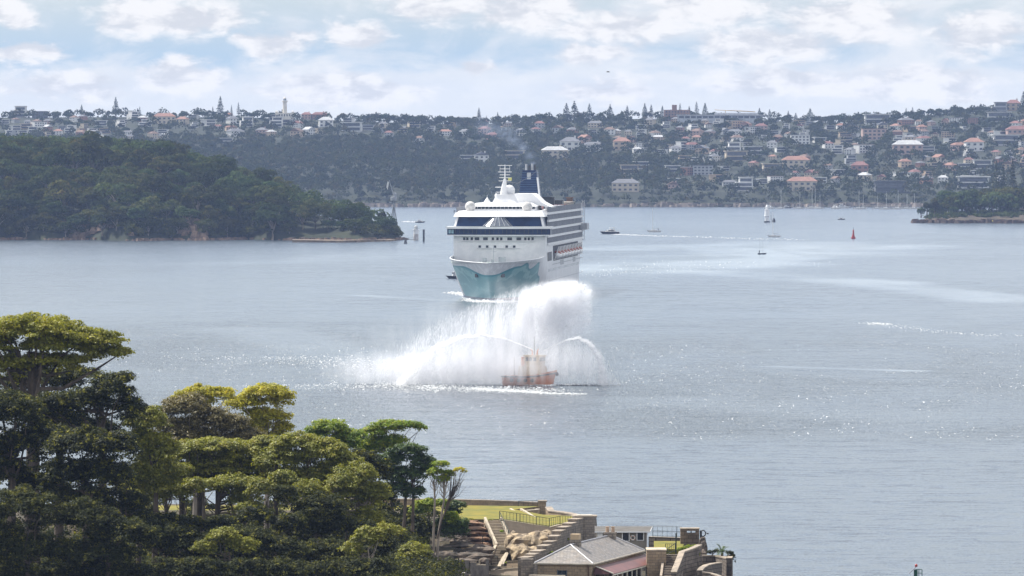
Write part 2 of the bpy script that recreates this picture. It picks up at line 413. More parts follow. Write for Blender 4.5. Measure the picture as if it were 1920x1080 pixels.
# ------------------------------------------------------------------ leaf clouds
def rot_quads(cen, nrm, size, rngs, asp=.62):
    n = len(cen)
    a = np.cross(nrm, rngs.normal(size=(n, 3))); a /= np.linalg.norm(a, axis=1)[:, None] + 1e-9
    b = np.cross(nrm, a)
    s = size[:, None]
    P = np.stack([cen - a * s, cen - b * s * asp, cen + a * s, cen + b * s * asp], 1)
    return P.reshape(-1, 3)
def crown_quads(rg, lumps, nq, q, flat=.35, under=.15, jit=.28, nn=.75):
    """lumps: (cx,cy,cz,rx,ry,rz). leaf clumps spread over the lump shells, mostly the upper sides."""
    L = np.array(lumps, float)
    area = (L[:, 3] * L[:, 4] + L[:, 3] * L[:, 5] + L[:, 4] * L[:, 5]); p = area / area.sum()
    k = rg.choice(len(L), nq, p=p); l = L[k]
    d = rg.normal(size=(nq, 3)); d /= np.linalg.norm(d, axis=1)[:, None]
    flip = (d[:, 2] < 0) & (rg.random(nq) > under); d[flip, 2] *= -1
    r = 1 - np.abs(rg.normal(size=nq)) * jit
    r = np.clip(r, .1, 1.08)[:, None]
    lob = 1 + .18 * np.sin(d[:, :1] * 9 + k[:, None]) * np.sin(d[:, 1:2] * 8 + k[:, None] * 2)
    cen = l[:, :3] + d * l[:, 3:] * r * lob
    nm = d + rg.normal(size=(nq, 3)) * nn; nm[:, 2] += flat
    nm /= np.linalg.norm(nm, axis=1)[:, None]
    return rot_quads(cen, nm, q * rg.uniform(.6, 1.3, nq), rg)
def auto_lumps(rg, R, Hc, z0, n, fl=.62):
    out = []
    for i in range(n):
        a = rg.random() * 2 * pi; rr = R * sqrt(rg.random()) * .78
        top = Hc * sqrt(max(0, 1 - (rr / R) ** 2))
        z = z0 + top * rg.uniform(.35, .86)
        s = R * rg.uniform(.24, .44)
        out.append((rr * cos(a), rr * sin(a), z, s, s, s * fl))
    return out
LEAF_A = leafmat('eucalypt_leaves', (.046, .062, .020), (.024, .040, .018), (.07, .072, .030), scale=.12, per_obj=.5, trans=.2, rough=.9, spec=.05, isl=.35)
LEAF_F = leafmat('distant_leaves', (.027, .040, .017), (.014, .024, .014), (.05, .05, .025), scale=.02, per_obj=.3, trans=.15, rough=.9, spec=.03, isl=.3)  # leaf tones lowered to carry cloud shade over the far hill
LEAF_P = leafmat('pine_needles', (.030, .048, .026), (.016, .028, .018), scale=.2, per_obj=.15, trans=.15)

def proto_tree(name, rg, R, Hc, trunk_h, nq, q, leaf, bark, nl=9, parts=True):
    lumps = [(0, 0, trunk_h + Hc * .25, R * .8, R * .8, Hc * .55)] + auto_lumps(rg, R, Hc, trunk_h, nl)
    V = crown_quads(rg, lumps, nq, q, jit=.12, nn=.42, flat=.1)
    root = thing(name, None, None)
    np_mesh('crown', V, 4, leaf, root)
    mb = MB(); mb.tube([(0, 0, -1.5), (.1, 0, trunk_h * .6), (.2, .1, trunk_h + Hc * .3)], [.38, .28, .16], 6)
    for i in range(5):
        l = lumps[i]; mb.tube([(.1, 0, trunk_h * .55), (l[0] * .5, l[1] * .5, trunk_h + (l[2] - trunk_h) * .4), (l[0], l[1], l[2])], [.2, .13, .06], 5)
    mb.build('trunk', bark, root)
    return root, [(c, []) for c in C.objects if c.parent == root]
def place_tree(proto, x, y, z, s, rz, label, group, cat='tree', sz=1.0):
    r = copy_tree(*proto); r.location = (x, y, z); r.scale = (s, s, s * sz); r.rotation_euler = (0, 0, rz)
    return tag(r, label, cat, group)
def drop_proto(proto):
    for c, gs in proto[1]:
        bpy.data.objects.remove(c)
    bpy.data.objects.remove(proto[0])
# headland forest: the front and crest slopes as single trees
rg = np.random.default_rng(3)
protos = [proto_tree('gum_tree', rg, rg.uniform(6.2, 7.6), rg.uniform(5.5, 7.5), rg.uniform(3.0, 4.2), 1500, .48, LEAF_A, BARKL, 7) for _ in range(7)]
cand = []
yv = 3974.0
stuff_pts = []
while yv < 4560:
    x = -505.0
    while x < -55:
        xx = x + rg.uniform(-4, 4); yy = yv + rg.uniform(-5, 5); z = float(bh_z(xx, yy)); px = px_of(xx, yy)
        if z > .9:
            # stays out of the grassy picnic terrace near the waterline
            py = YH + F * (H - z) / yy
            if 545 < px < 705 and py > 436: pass
            elif 345 < px < 380 and py > 438: pass
            else: cand.append((xx, yy, z, px, py))
        x += 11.0
    yv += 15.0
vis = []
# keep those seen: run front to back with a running skyline
sky_l = {}
for c in cand:
    xx, yy, z, px, py = c
    if px < -45 or px > 770: continue
    top = YH + F * (H - (z + 11)) / yy
    b = int(px // 12); cur = min(sky_l.get(b + d, 999) for d in (0,))
    if top < cur - 2.5: vis.append(c); sky_l[b] = min(cur, top)
print('headland visible trees', len(vis), 'of', len(cand))
rest = [c for c in cand if c not in vis]
if len(vis) > 300:
    vis.sort(key=lambda c: c[1]); rest += vis[300:]; vis = vis[:300]
for i, (xx, yy, z, px, py) in enumerate(vis):
    s = rg.uniform(.8, 1.25) * (1.45 if rg.random() < .22 else 1.0) * 1.12 * (1.0 if px < 540 else .72)
    if px > 700: s *= .55
    place_tree(protos[rg.integers(len(protos))], xx, yy, z - .5, s, rg.uniform(0, 6.28),
               'dense green gum tree in the continuous wood covering the left headland', 'gum trees of the left headland wood')
for p in protos: drop_proto(p)
def forest_stuff(name, pts, Rr, nq, q, mat, label=None, cat=None, zoff=2.0, hs=1.0):
    """a wood too thick to count: pts are (x,y,z,scale)"""
    rgf = np.random.default_rng(len(pts)); out = []
    for (x, y, z, s) in pts:
        R = Rr * s
        L = [(0, 0, R * .55, R * .8, R * .8, R * .55 * hs), (R * .4 * rgf.uniform(-1, 1), R * .4 * rgf.uniform(-1, 1), R * .9 * hs, R * .5, R * .5, R * .38)]
        V = crown_quads(rgf, L, nq, q, jit=.12, nn=.42, flat=.1); V += (x, y, z + zoff); out.append(V)
    o = np_mesh(name, np.concatenate(out), 4, mat); return tag(o, label, cat, kind='stuff')
forest_stuff('woodland', [(c[0], c[1], c[2], rg.uniform(.9, 1.35)) for c in rest], 7.0, 150, 1.0, LEAF_A, 'continuous dark green woodland behind the front trees of the left headland', 'woodland')
# low scrub on the front slope and on the point
sc = []
for i in range(900):
    px = rg.uniform(-30, 545); yy = float(bh_shore(px)) + rg.uniform(3, 130) * rg.random() ** .6; xx = (px - 960) / F * yy; z = float(bh_z(xx, yy))
    if z > .8 and not (348 < px < 376 and yy < 4030): sc.append((xx, yy, z, rg.uniform(.7, 1.5)))
for i in range(150):
    px = rg.uniform(640, 752); yy = float(bh_shore(px)) + rg.uniform(8, np.interp(px, BX, BW) * .6); xx = (px - 960) / F * yy; z = float(bh_z(xx, yy))
    if z > 1: sc.append((xx, yy, z, rg.uniform(.5, 1.1)))
forest_stuff('scrub', sc, 3.2, 90, .55, LEAF_A, 'low green scrub covering the tip of the left headland', 'scrub', zoff=0)

# rocks and shore edges
def rocks_stuff(name, pts, mat, label, cat='rocks'):
    mb = MB()
    for (x, y, z, s) in pts:
        n = rnd.randint(5, 7); k = [rnd.uniform(.75, 1.2) for _ in range(n)]; a0 = rnd.random()
        ring = [(x + s * 1.3 * k[i] * cos(a0 + 2 * pi * i / n), y + s * k[i] * sin(a0 + 2 * pi * i / n)) for i in range(n)]
        top = [(x + (a - x) * .62, y + (b - y) * .62) for a, b in ring]
        mb.prism(ring, z - s * .6, z + s * rnd.uniform(.35, .7), top=top)
    return tag(mb.build(name, mat), label, cat, kind='stuff')
pts = []
for i in range(420):
    px = rnd.uniform(-40, 765); s = float(bh_shore(px)); yy = s + rnd.uniform(-6, 10); x = (px - 960) / F * yy
    pts.append((x, yy, .3, rnd.uniform(.7, 2.4)))
for i in range(90):
    px = rnd.gauss(360, 18) if i < 50 else rnd.gauss(165, 30); s = float(bh_shore(px)); yy = s + rnd.uniform(2, 30); x = (px - 960) / F * yy
    pts.append((x, yy, float(bh_z(x, yy)) + .4, rnd.uniform(1.5, 4)))
rocks_stuff('shore_rocks', pts, pbr('headland_rock', (.21, .145, .105), (.09, .068, .055), rough=.95, scale=.3, world_co=True), 'brown rocks strung along the waterline of the left headland')
pts = []
for i in range(700):
    px = rnd.uniform(600, 1780); x = (px - 960) / F * (YS + 4); w = rnd.random()
    if fbm2(px / 50, 1.0, 4) < .42 and w < .6: continue
    pts.append((x, YS + rnd.uniform(-6, 14), rnd.uniform(.3, 2.2), rnd.uniform(1.2, 4.2)))
rocks_stuff('foreshore_rocks', pts, pbr('far_rock', (.26, .22, .19), (.11, .10, .09), rough=.95, scale=.1, world_co=True), 'pale boulders along the far shoreline under the hillside wood')
pts = []
for i in range(420):
    px = rnd.uniform(1712, 1960); yy = 4962 + 10 * sin(px / 17.0) + rnd.uniform(-7, 14); x = (px - 960) / F * yy
    pts.append((x, yy, rnd.uniform(0, 1.6), rnd.uniform(.8, 2.6)))
rocks_stuff('point_rocks', pts, pbr('point_rock', (.10, .068, .055), (.05, .038, .032), rough=.95, scale=.3, world_co=True), 'reddish brown rock shelf around the wooded point on the right')
# picnic terrace: sea wall, sand strip
g0 = thing('sea_wall', 'low brown sea wall with a pale sand strip at the foot of the left headland', 'sea wall', tuple(Gz(600, 449)))
mb = MB(); a = Gz(548, 452.5); b = Gz(676, 454.3); mb.hexa([(a.x, a.y, -.5), (b.x, b.y, -.5), (b.x, b.y + 5, -.5), (a.x, a.y + 5, -.5), (a.x, a.y, 1.3), (b.x, b.y, 1.0), (b.x, b.y + 5, 1.0), (a.x, a.y + 5, 1.3)])
mb.build('wall', pbr('seawall', (.13, .10, .085), rough=.9, scale=.4), g0, world=True)
mb = MB(); pl = [(548, 449.8, 1.35), (640, 451.2, 1.1), (730, 450.2, .7), (742, 448.6, .8), (700, 449, 1.3), (640, 449.6, 1.5), (548, 448.6, 1.6)]
P = [Gz(*p) for p in pl]; n = len(P); mb.add([tuple(p) for p in P] + [(p.x, p.y, p.z - 1.5) for p in P], [tuple(range(n)), tuple(range(2 * n - 1, n - 1, -1))] + [(i, n + i, n + (i + 1) % n, (i + 1) % n) for i in range(n)])
mb.build('sand_strip', SAND, g0, world=True)

# big lone trees of the point
def spread_tree(label, px, py, wpx, hpx, D, gpx=0, n=9, flat=.35, nq=2500, name='fig_tree', leaf=None, bark=None, trunk_r=.4, q=.5, group=None):
    b = Pw(px, py, D); sc_ = D / F; R = wpx / 2 * sc_; Ht = hpx * sc_
    root = thing(name, label, 'tree', tuple(b), group=group)
    rgt = np.random.default_rng(int(px * 7 + py)); lumps = []
    for i in range(n):
        a = rgt.random() * 6.28; rr = R * sqrt(rgt.random()) * .72
        lumps.append((rr * cos(a), rr * sin(a), Ht * (.62 + .28 * (1 - (rr / R) ** 2) + rgt.uniform(-.04, .04)), R * rgt.uniform(.28, .42), R * .33, Ht * flat * rgt.uniform(.5, .8)))
    np_mesh('crown', crown_quads(rgt, lumps, nq, q), 4, leaf or LEAF_A, root)
    mb = MB(); mb.tube([(0, 0, -1), (.1, 0, Ht * .2), (0, .2, Ht * .42)], [trunk_r * 1.3, trunk_r, trunk_r * .8], 8)
    for l in lumps: mb.tube([(0, .1, Ht * .36), (l[0] * .45, l[1] * .45, Ht * .52), (l[0], l[1], l[2])], [trunk_r * .5, trunk_r * .3, trunk_r * .12], 5)
    mb.build('trunk', bark or BARK, root); return root
spread_tree('broad flat topped fig standing out above the point left of the tripod tower', 669, 424, 44, 40, 4035, n=10, flat=.4, q=.45)
spread_tree('small flat topped tree beside the tripod tower on the point', 718, 424, 26, 22, 4030, n=7, flat=.4, nq=1200, q=.4)
spread_tree('round shade tree alone above the picnic terrace of the headland', 591, 434, 64, 44, 4020, n=12, flat=.55, q=.5)
spread_tree('dark shade tree next to the sand strip at the foot of the headland', 650, 443, 70, 42, 4010, n=14, flat=.7, q=.5)
spread_tree('low dark tree at the water edge under the tripod tower', 722, 444, 50, 28, 4008, n=12, flat=.75, nq=2200, q=.45)

# trees of the right point
rg = np.random.default_rng(8)
protos = [proto_tree('point_tree', rg, rg.uniform(7.5, 9), rg.uniform(9, 11), rg.uniform(3.5, 4.5), 900, .75, LEAF_A, BARK, 12) for _ in range(4)]
k = 0
for yy in (5010, 5040, 5075):
    px = 1768 if yy < 5020 else 1755
    while px < 2150:
        x = (px - 960) / F * yy + rg.uniform(-3, 3); z = max(float(rh_z(x, yy)), 2.0) - 3.2
        s = rg.uniform(.9, 1.2) * np.interp(px, [1755, 1800, 1900, 2000], [.85, 1.45, 1.4, 1.5])
        place_tree(protos[k % 4], x, yy, z, s, rg.uniform(0, 6.28), 'dark broad leaved tree of the clump on the right hand point', 'dark trees on the right point')
        px += rg.uniform(17, 27); k += 1
for p in protos: drop_proto(p)
sc = []
for i in range(260):
    px = rg.uniform(1735, 1985); yy = 4962 + 10 * sin(px / 17.0) + rg.uniform(16, 60); xx = (px - 960) / F * yy
    sc.append((xx, yy, float(rh_z(xx, yy)) - .6, rg.uniform(.35, .95)))
forest_stuff('point_scrub', sc, 3.2, 90, .55, LEAF_A, 'low dark scrub under the trees of the right point', 'scrub', zoff=0)
for i, (px, py, w, h) in enumerate([(1738, 402, 22, 16), (1727, 406, 16, 12), (1752, 400, 20, 17), (1789, 404, 26, 12), (1905, 404, 34, 18)]):
    r = spread_tree(['small rounded tree at the tip of the right point', 'lowest bush like tree right at the tip of the right point', 'small tree where the clump of the right point begins',
                 'low shrubby tree on the rocks in the middle of the right point', 'low round tree at the photo edge of the right point'][i], px, py, w, h, 5000, n=7, flat=.8, nq=700, q=.6, name='small_tree')

# ------------------------------------------------------------------ norfolk pines
def pine_mesh(rgp, Hh, R, tiers, nq, q, taper=1.0, gap=0.0):
    out = []
    for t in range(tiers):
        f = t / (tiers - 1); z = Hh * (.10 + .88 * f); r = R * (1 - f ** 1.25) * (.9 + .2 * rgp.random()) + R * .07
        if f < .15: r *= .75
        nb = 7; m = max(6, int(nq / tiers * (1.25 - f)))
        a = rgp.integers(nb, size=m) * 2 * pi / nb + t * .4 + rgp.normal(size=m) * .16; rr = r * np.sqrt(rgp.random(m))
        c = np.stack([rr * np.cos(a), rr * np.sin(a), z + rr * .12 + rgp.normal(size=m) * Hh / tiers * .16], 1)
        nm = rgp.normal(size=(m, 3)) * .6; nm[:, 2] += .8; nm /= np.linalg.norm(nm, axis=1)[:, None]
        out.append(rot_quads(c, nm, q * rgp.uniform(.7, 1.3, m), rgp))
    return np.concatenate(out)
rgp = np.random.default_rng(21)
PV = [pine_mesh(rgp, 1.0, .20, 15, 900, .030), pine_mesh(rgp, 1.0, .30, 12, 900, .04), pine_mesh(rgp, 1.0, .16, 13, 600, .028)]
PM = []
for i, V in enumerate(PV):
    o = np_mesh('crown', V, 4, LEAF_P); PM.append(o.data); bpy.data.objects.remove(o)
tk = MB().tube([(0, 0, -.05), (0, 0, .98)], [.018, .004], 6).build('trunk', BARK); TKM = tk.data; bpy.data.objects.remove(tk)
def pine(label, px, py, hpx, D, kind=0, wide=1.0, z=None):
    b = Pw(px, py, D); h = hpx * D / F
    r = thing('norfolk_pine', label, 'pine tree', tuple(b)); r.scale = (h * wide, h * wide, h); r.rotation_euler = (0, 0, px * .7)
    c = bpy.data.objects.new('crown', PM[kind]); link(c); c.parent = r
    c = bpy.data.objects.new('trunk', TKM); link(c); c.parent = r
    return r
PINES = [(217, 214, 32, 0, 1.05, 'tall tiered pine alone on the skyline at the far left'), (153, 213, 17, 0, 1.2, 'short pointed pine on the skyline left of the tall lone pine'),
 (413, 211, 31, 0, 1.1, 'tallest dark pine of the trio left of the lighthouse'), (447, 212, 20, 2, 1.1, 'slim sparse pine between the dark pine and the lighthouse'), (434, 214, 17, 2, 1., 'thin low pine beside the tallest dark pine left of the lighthouse'),
 (262, 214, 14, 2, 1.2, 'tiny pine on the skyline just right of the tall lone pine'), (399, 213, 13, 0, 1., 'short pine touching the left side of the tallest dark pine'),
 (898, 232, 30, 0, .95, 'tall narrow pine above the funnel smoke'), (933, 233, 23, 0, .9, 'pointed pine at the right edge of the funnel smoke'), (912, 233, 16, 2, 1., 'small pine between the two pines above the funnel smoke'),
 (1062, 226, 32, 1, 1.0, 'broad dark pine left half of the big skyline clump'), (1077, 226, 36, 1, .95, 'highest broad pine in the big skyline clump right of the smoke'), (1105, 222, 28, 0, 1.2, 'pointed pine just right of the big skyline clump'),
 (1144, 220, 24, 1, .95, 'neat triangular pine on the skyline right of the big clump'), (1176, 220, 22, 0, 1.2, 'thin open pine midway between the triangular pine and the brick block'), (1165, 219, 12, 2, 1.2, 'very small pine beside the thin open pine on the skyline'),
 (1209, 220, 26, 1, .8, 'dense pine standing first left of the brick block'), (1221, 219, 23, 0, 1.1, 'narrow pine second left of the brick block'), (1242, 219, 21, 0, 1.1, 'short pine touching the left end of the brick block'),
 (1275, 221, 27, 2, 1.1, 'narrow pine in front of the brick block'), (1292, 221, 22, 0, 1.1, 'pine covering the right end of the brick block'), (1306, 220, 29, 2, 1.2, 'left of the two tall pines over the long low building'),
 (1322, 220, 27, 0, 1.25, 'right of the two tall pines over the long low building'), (1424, 221, 18, 1, 1., 'squat pine at the right end of the long low building'), (1443, 223, 18, 0, 1.3, 'open pine just beyond the right end of the long low building'),
 (1478, 226, 18, 1, .8, 'grey green pine between the open pine and the round skyline trees'), (1492, 226, 14, 1, 1.1, 'low wide pine left of the widest skyline pine'), (1519, 228, 24, 1, 1.3, 'widest dark pine on the skyline in the right half'),
 (1699, 212, 10, 2, 1.4, 'ragged little pine on the ridge above the pale terraces'), (1711, 212, 11, 2, 1.6, 'ragged bushy pine on the ridge next to the little one'), (1919, 206, 34, 1, .8, 'big dark pine cut by the right photo edge')]
for (px, py, h, kd, w, lab) in PINES: pine(lab, px, py + 4, h + 4, YR - 30, kd, w)
for (px, py, h, lab) in [(1868, 392, 92, 'leftmost slim tall pine behind the right point'), (1881, 392, 84, 'middle slim tall pine behind the right point'), (1899, 392, 95, 'tallest slim pine behind the right point')]:
    pine(lab, px, py, h, 5150, 0, .62)
# ------------------------------------------------------------------ houses of the far hillside
HWALL = pbr('rendered_wall', (1, 1, 1), (.86, .86, .86), rough=.85, scale=.25, objcol=True)
HROOF = pbr('roof_tiles', (1, 1, 1), (.72, .72, .74), rough=.85, scale=.6, objcol=True)
HGLASS = pbr('house_window', (.075, .085, .10), (.05, .055, .065), rough=.15, scale=.5, spec=.6)
def house_proto(kind, rg_):
    root = thing('house', None, None); kids = []
    def add(mb, nm, m): kids.append((mb.build(nm, m, root), []))
    w, d = 13.0, 10.0
    if kind in ('hip', 'gable', 'wide'):
        if kind == 'wide': w = 20.0
        h = 6.4
        add(MB().bx(-w / 2, w / 2, -d / 2, d / 2, -4, h), 'wall', HWALL)
        e = .7; mb = MB()
        if kind == 'gable':
            mb.add([(-w/2-e, -d/2-e, h+.02), (w/2+e, -d/2-e, h+.02), (w/2+e, d/2+e, h+.02), (-w/2-e, d/2+e, h+.02), (0, -d/2-e, h+3.6), (0, d/2+e, h+3.6)],
                   [(3, 2, 1, 0), (0, 1, 4), (2, 3, 5), (1, 2, 5, 4), (3, 0, 4, 5)])
        else:
            r = w / 2 - d / 2 + 1
            mb.add([(-w/2-e, -d/2-e, h+.02), (w/2+e, -d/2-e, h+.02), (w/2+e, d/2+e, h+.02), (-w/2-e, d/2+e, h+.02), (-r, 0, h+3.0), (r, 0, h+3.0)],
                   [(3, 2, 1, 0), (0, 1, 5, 4), (1, 2, 5), (2, 3, 4, 5), (3, 0, 4)])
        rf = mb.build('roof', HROOF, root); ch = MB().bx(w*.2, w*.2+1.1, .6, 1.7, h + 1, h + 4.0).build('chimney', HWALL, rf)
        kids.append((rf, [ch]))
        xs_ = [-.34, 0, .34] if kind != 'wide' else [-.4, -.2, 0, .2, .4]
        for f in xs_:
            for z0 in (.7, 3.9):
                add(MB().bx(f*w-1.0, f*w+1.0, -d/2-.08, -d/2+.1, z0, z0+1.5), 'window', HGLASS)
    elif kind == 'modern':
        w = 15.0
        add(MB().bx(-w/2, w/2, -d/2, d/2, -4, 6.6), 'wall', HWALL)
        add(MB().bx(-w/2-.8, w/2+.8, -d/2-2.0, d/2, 6.62, 7.1), 'roof', HWALL)
        add(MB().bx(-w/2+.8, w/2-.8, -d/2-.1, -d/2+.1, .4, 2.8), 'window', HGLASS)
        add(MB().bx(-w/2+.8, w/2-.8, -d/2-.1, -d/2+.1, 3.7, 6.1), 'window', HGLASS)
        add(MB().bx(-w/2-.4, w/2+.4, -d/2-2.0, -d/2-.15, 2.95, 3.5), 'balcony', HWALL)
    elif kind == 'stack':
        w = 12.0
        add(MB().bx(-w/2, w/2, -d/2, d/2, -4, 6.0).bx(-w/2+2.5, w/2, -d/2+2.5, d/2, 6.0, 9.3), 'wall', HWALL)
        add(MB().bx(-w/2+2, w/2+.5, -d/2+1.6, d/2, 9.32, 9.75), 'roof', HWALL)
        for z0, yo in ((.5, 0), (3.4, 0), (6.6, 2.5)):
            add(MB().bx(-w/2+(3.2 if yo else .8), w/2-.8, -d/2-.1+yo, -d/2+.1+yo, z0, z0+2.0), 'window', HGLASS)
        add(MB().bx(-w/2-.5, w/2+.5, -d/2-1.6, -d/2-.15, 2.7, 3.2), 'balcony', HWALL)
    elif kind == 'flats':
        w, d = 22.0, 12.0
        add(MB().bx(-w/2, w/2, -d/2, d/2, -4, 10.0), 'wall', HWALL)
        add(MB().bx(-w/2-.4, w/2+.4, -d/2-.4, d/2+.4, 10.02, 10.6), 'roof', HROOF)
        for z0 in (.6, 3.9, 7.2):
            for f in (-.38, -.19, 0, .19, .38): add(MB().bx(f*w-1.2, f*w+1.2, -d/2-.08, -d/2+.1, z0, z0+1.7), 'window', HGLASS)
    return root, kids
HP = {k: house_proto(k, None) for k in ('hip', 'gable', 'wide', 'modern', 'stack', 'flats')}
KW = {'hip': 'hip roofed house', 'gable': 'gable fronted house', 'wide': 'wide hip roofed house', 'modern': 'flat roofed glass fronted house', 'stack': 'stepped box shaped house', 'flats': 'three storey block of flats'}
WCOL = {'white': (.62, .62, .61), 'cream': (.48, .42, .33), 'pink': (.42, .30, .26), 'brick red': (.27, .15, .11), 'grey': (.33, .34, .35), 'tan': (.42, .33, .24), 'dark grey': (.12, .125, .13)}  # pale walls dimmed, cloud shade put into the wall colours
RCOL = {'orange tiles': (.27, .15, .115), 'red tiles': (.20, .10, .09), 'brown tiles': (.17, .115, .09), 'slate grey roof': (.15, .155, .17), 'pale grey roof': (.42, .43, .44)}
LMK = [('tall lone pine at far left', 217, 200), ('trio of pines', 420, 200), ('white lighthouse', 534, 200), ('red roofed pair right of the lighthouse', 600, 218), ('round ridge trees', 705, 215),
       ('pine above the smoke', 898, 220), ('broad pine clump', 1070, 210), ('triangular pine', 1144, 212), ('brick ridge block', 1268, 208), ('long low ridge building', 1360, 216),
       ('widest skyline pine', 1519, 218), ('ridge crest at right', 1750, 208), ('big pine at right edge', 1915, 200), ('balconied white mansion', 1173, 345), ('long red roofed villa', 1504, 345),
       ('dark glass building', 1667, 348), ('white terraced flats', 1395, 345), ('pale long roof over the point', 1825, 350), ('twin white mansions', 1105, 275), ('white cube houses', 1410, 290),
       ('left edge of the hillside', 10, 235), ('headland treetops at far left', 130, 262), ('smoke plume', 960, 265), ('white houses under the lighthouse', 430, 258), ('pine clump valley', 1230, 262), ('pink ridge terraces', 1740, 232), ('slim pines of the point', 1880, 300)]
HREC = []
def put_house(kind, px, py, wc, rc, wpx=None, rz=None, label=None, sz=1.0):
    x, y, z = far_at(px, py)
    r = copy_tree(*HP[kind]); r.location = (x, y, z)
    base = {'hip': 13, 'gable': 13, 'wide': 20, 'modern': 15, 'stack': 12, 'flats': 22}[kind]
    s = (wpx * y / F / base) if wpx else rnd.uniform(.55, .92)
    r.scale = (s, s, s * sz if wpx is None else min(s, 1.5) * sz)
    r.rotation_euler = (0, 0, rnd.uniform(-.85, .85) if rz is None else rz)
    for c in C.objects[-(1 + sum(1 + len(g) for _, g in HP[kind][1])):]:
        if c.type != 'MESH': continue
        nm = c.name.split('.')[0]
        if nm in ('wall', 'chimney', 'balcony'): c.color = (*WCOL[wc], 1)
        if nm == 'roof': c.color = (*(RCOL[rc] if kind not in ('modern', 'stack') else tuple(min(1, q * 1.05) for q in WCOL[wc])), 1)
    r['category'] = 'house'; r['group'] = 'houses on the far hillside'
    if label: r['label'] = label
    else:
        b = min(LMK, key=lambda l: (l[1] - px) ** 2 + ((l[2] - py) * 1.6) ** 2)
        dx, dy = px - b[1], py - b[2]
        if abs(dx) < 12: rel = 'below' if dy > 0 else 'above'
        elif abs(dy) < 9: rel = 'left of' if dx < 0 else 'right of'
        else: rel = ('below' if dy > 0 else 'above') + (' left of' if dx < 0 else ' right of')
        HREC.append([r, wc, rc if kind not in ('modern', 'stack') else None, kind, rel, b[0], dx * dx + dy * dy])
    return r
random_rows = None
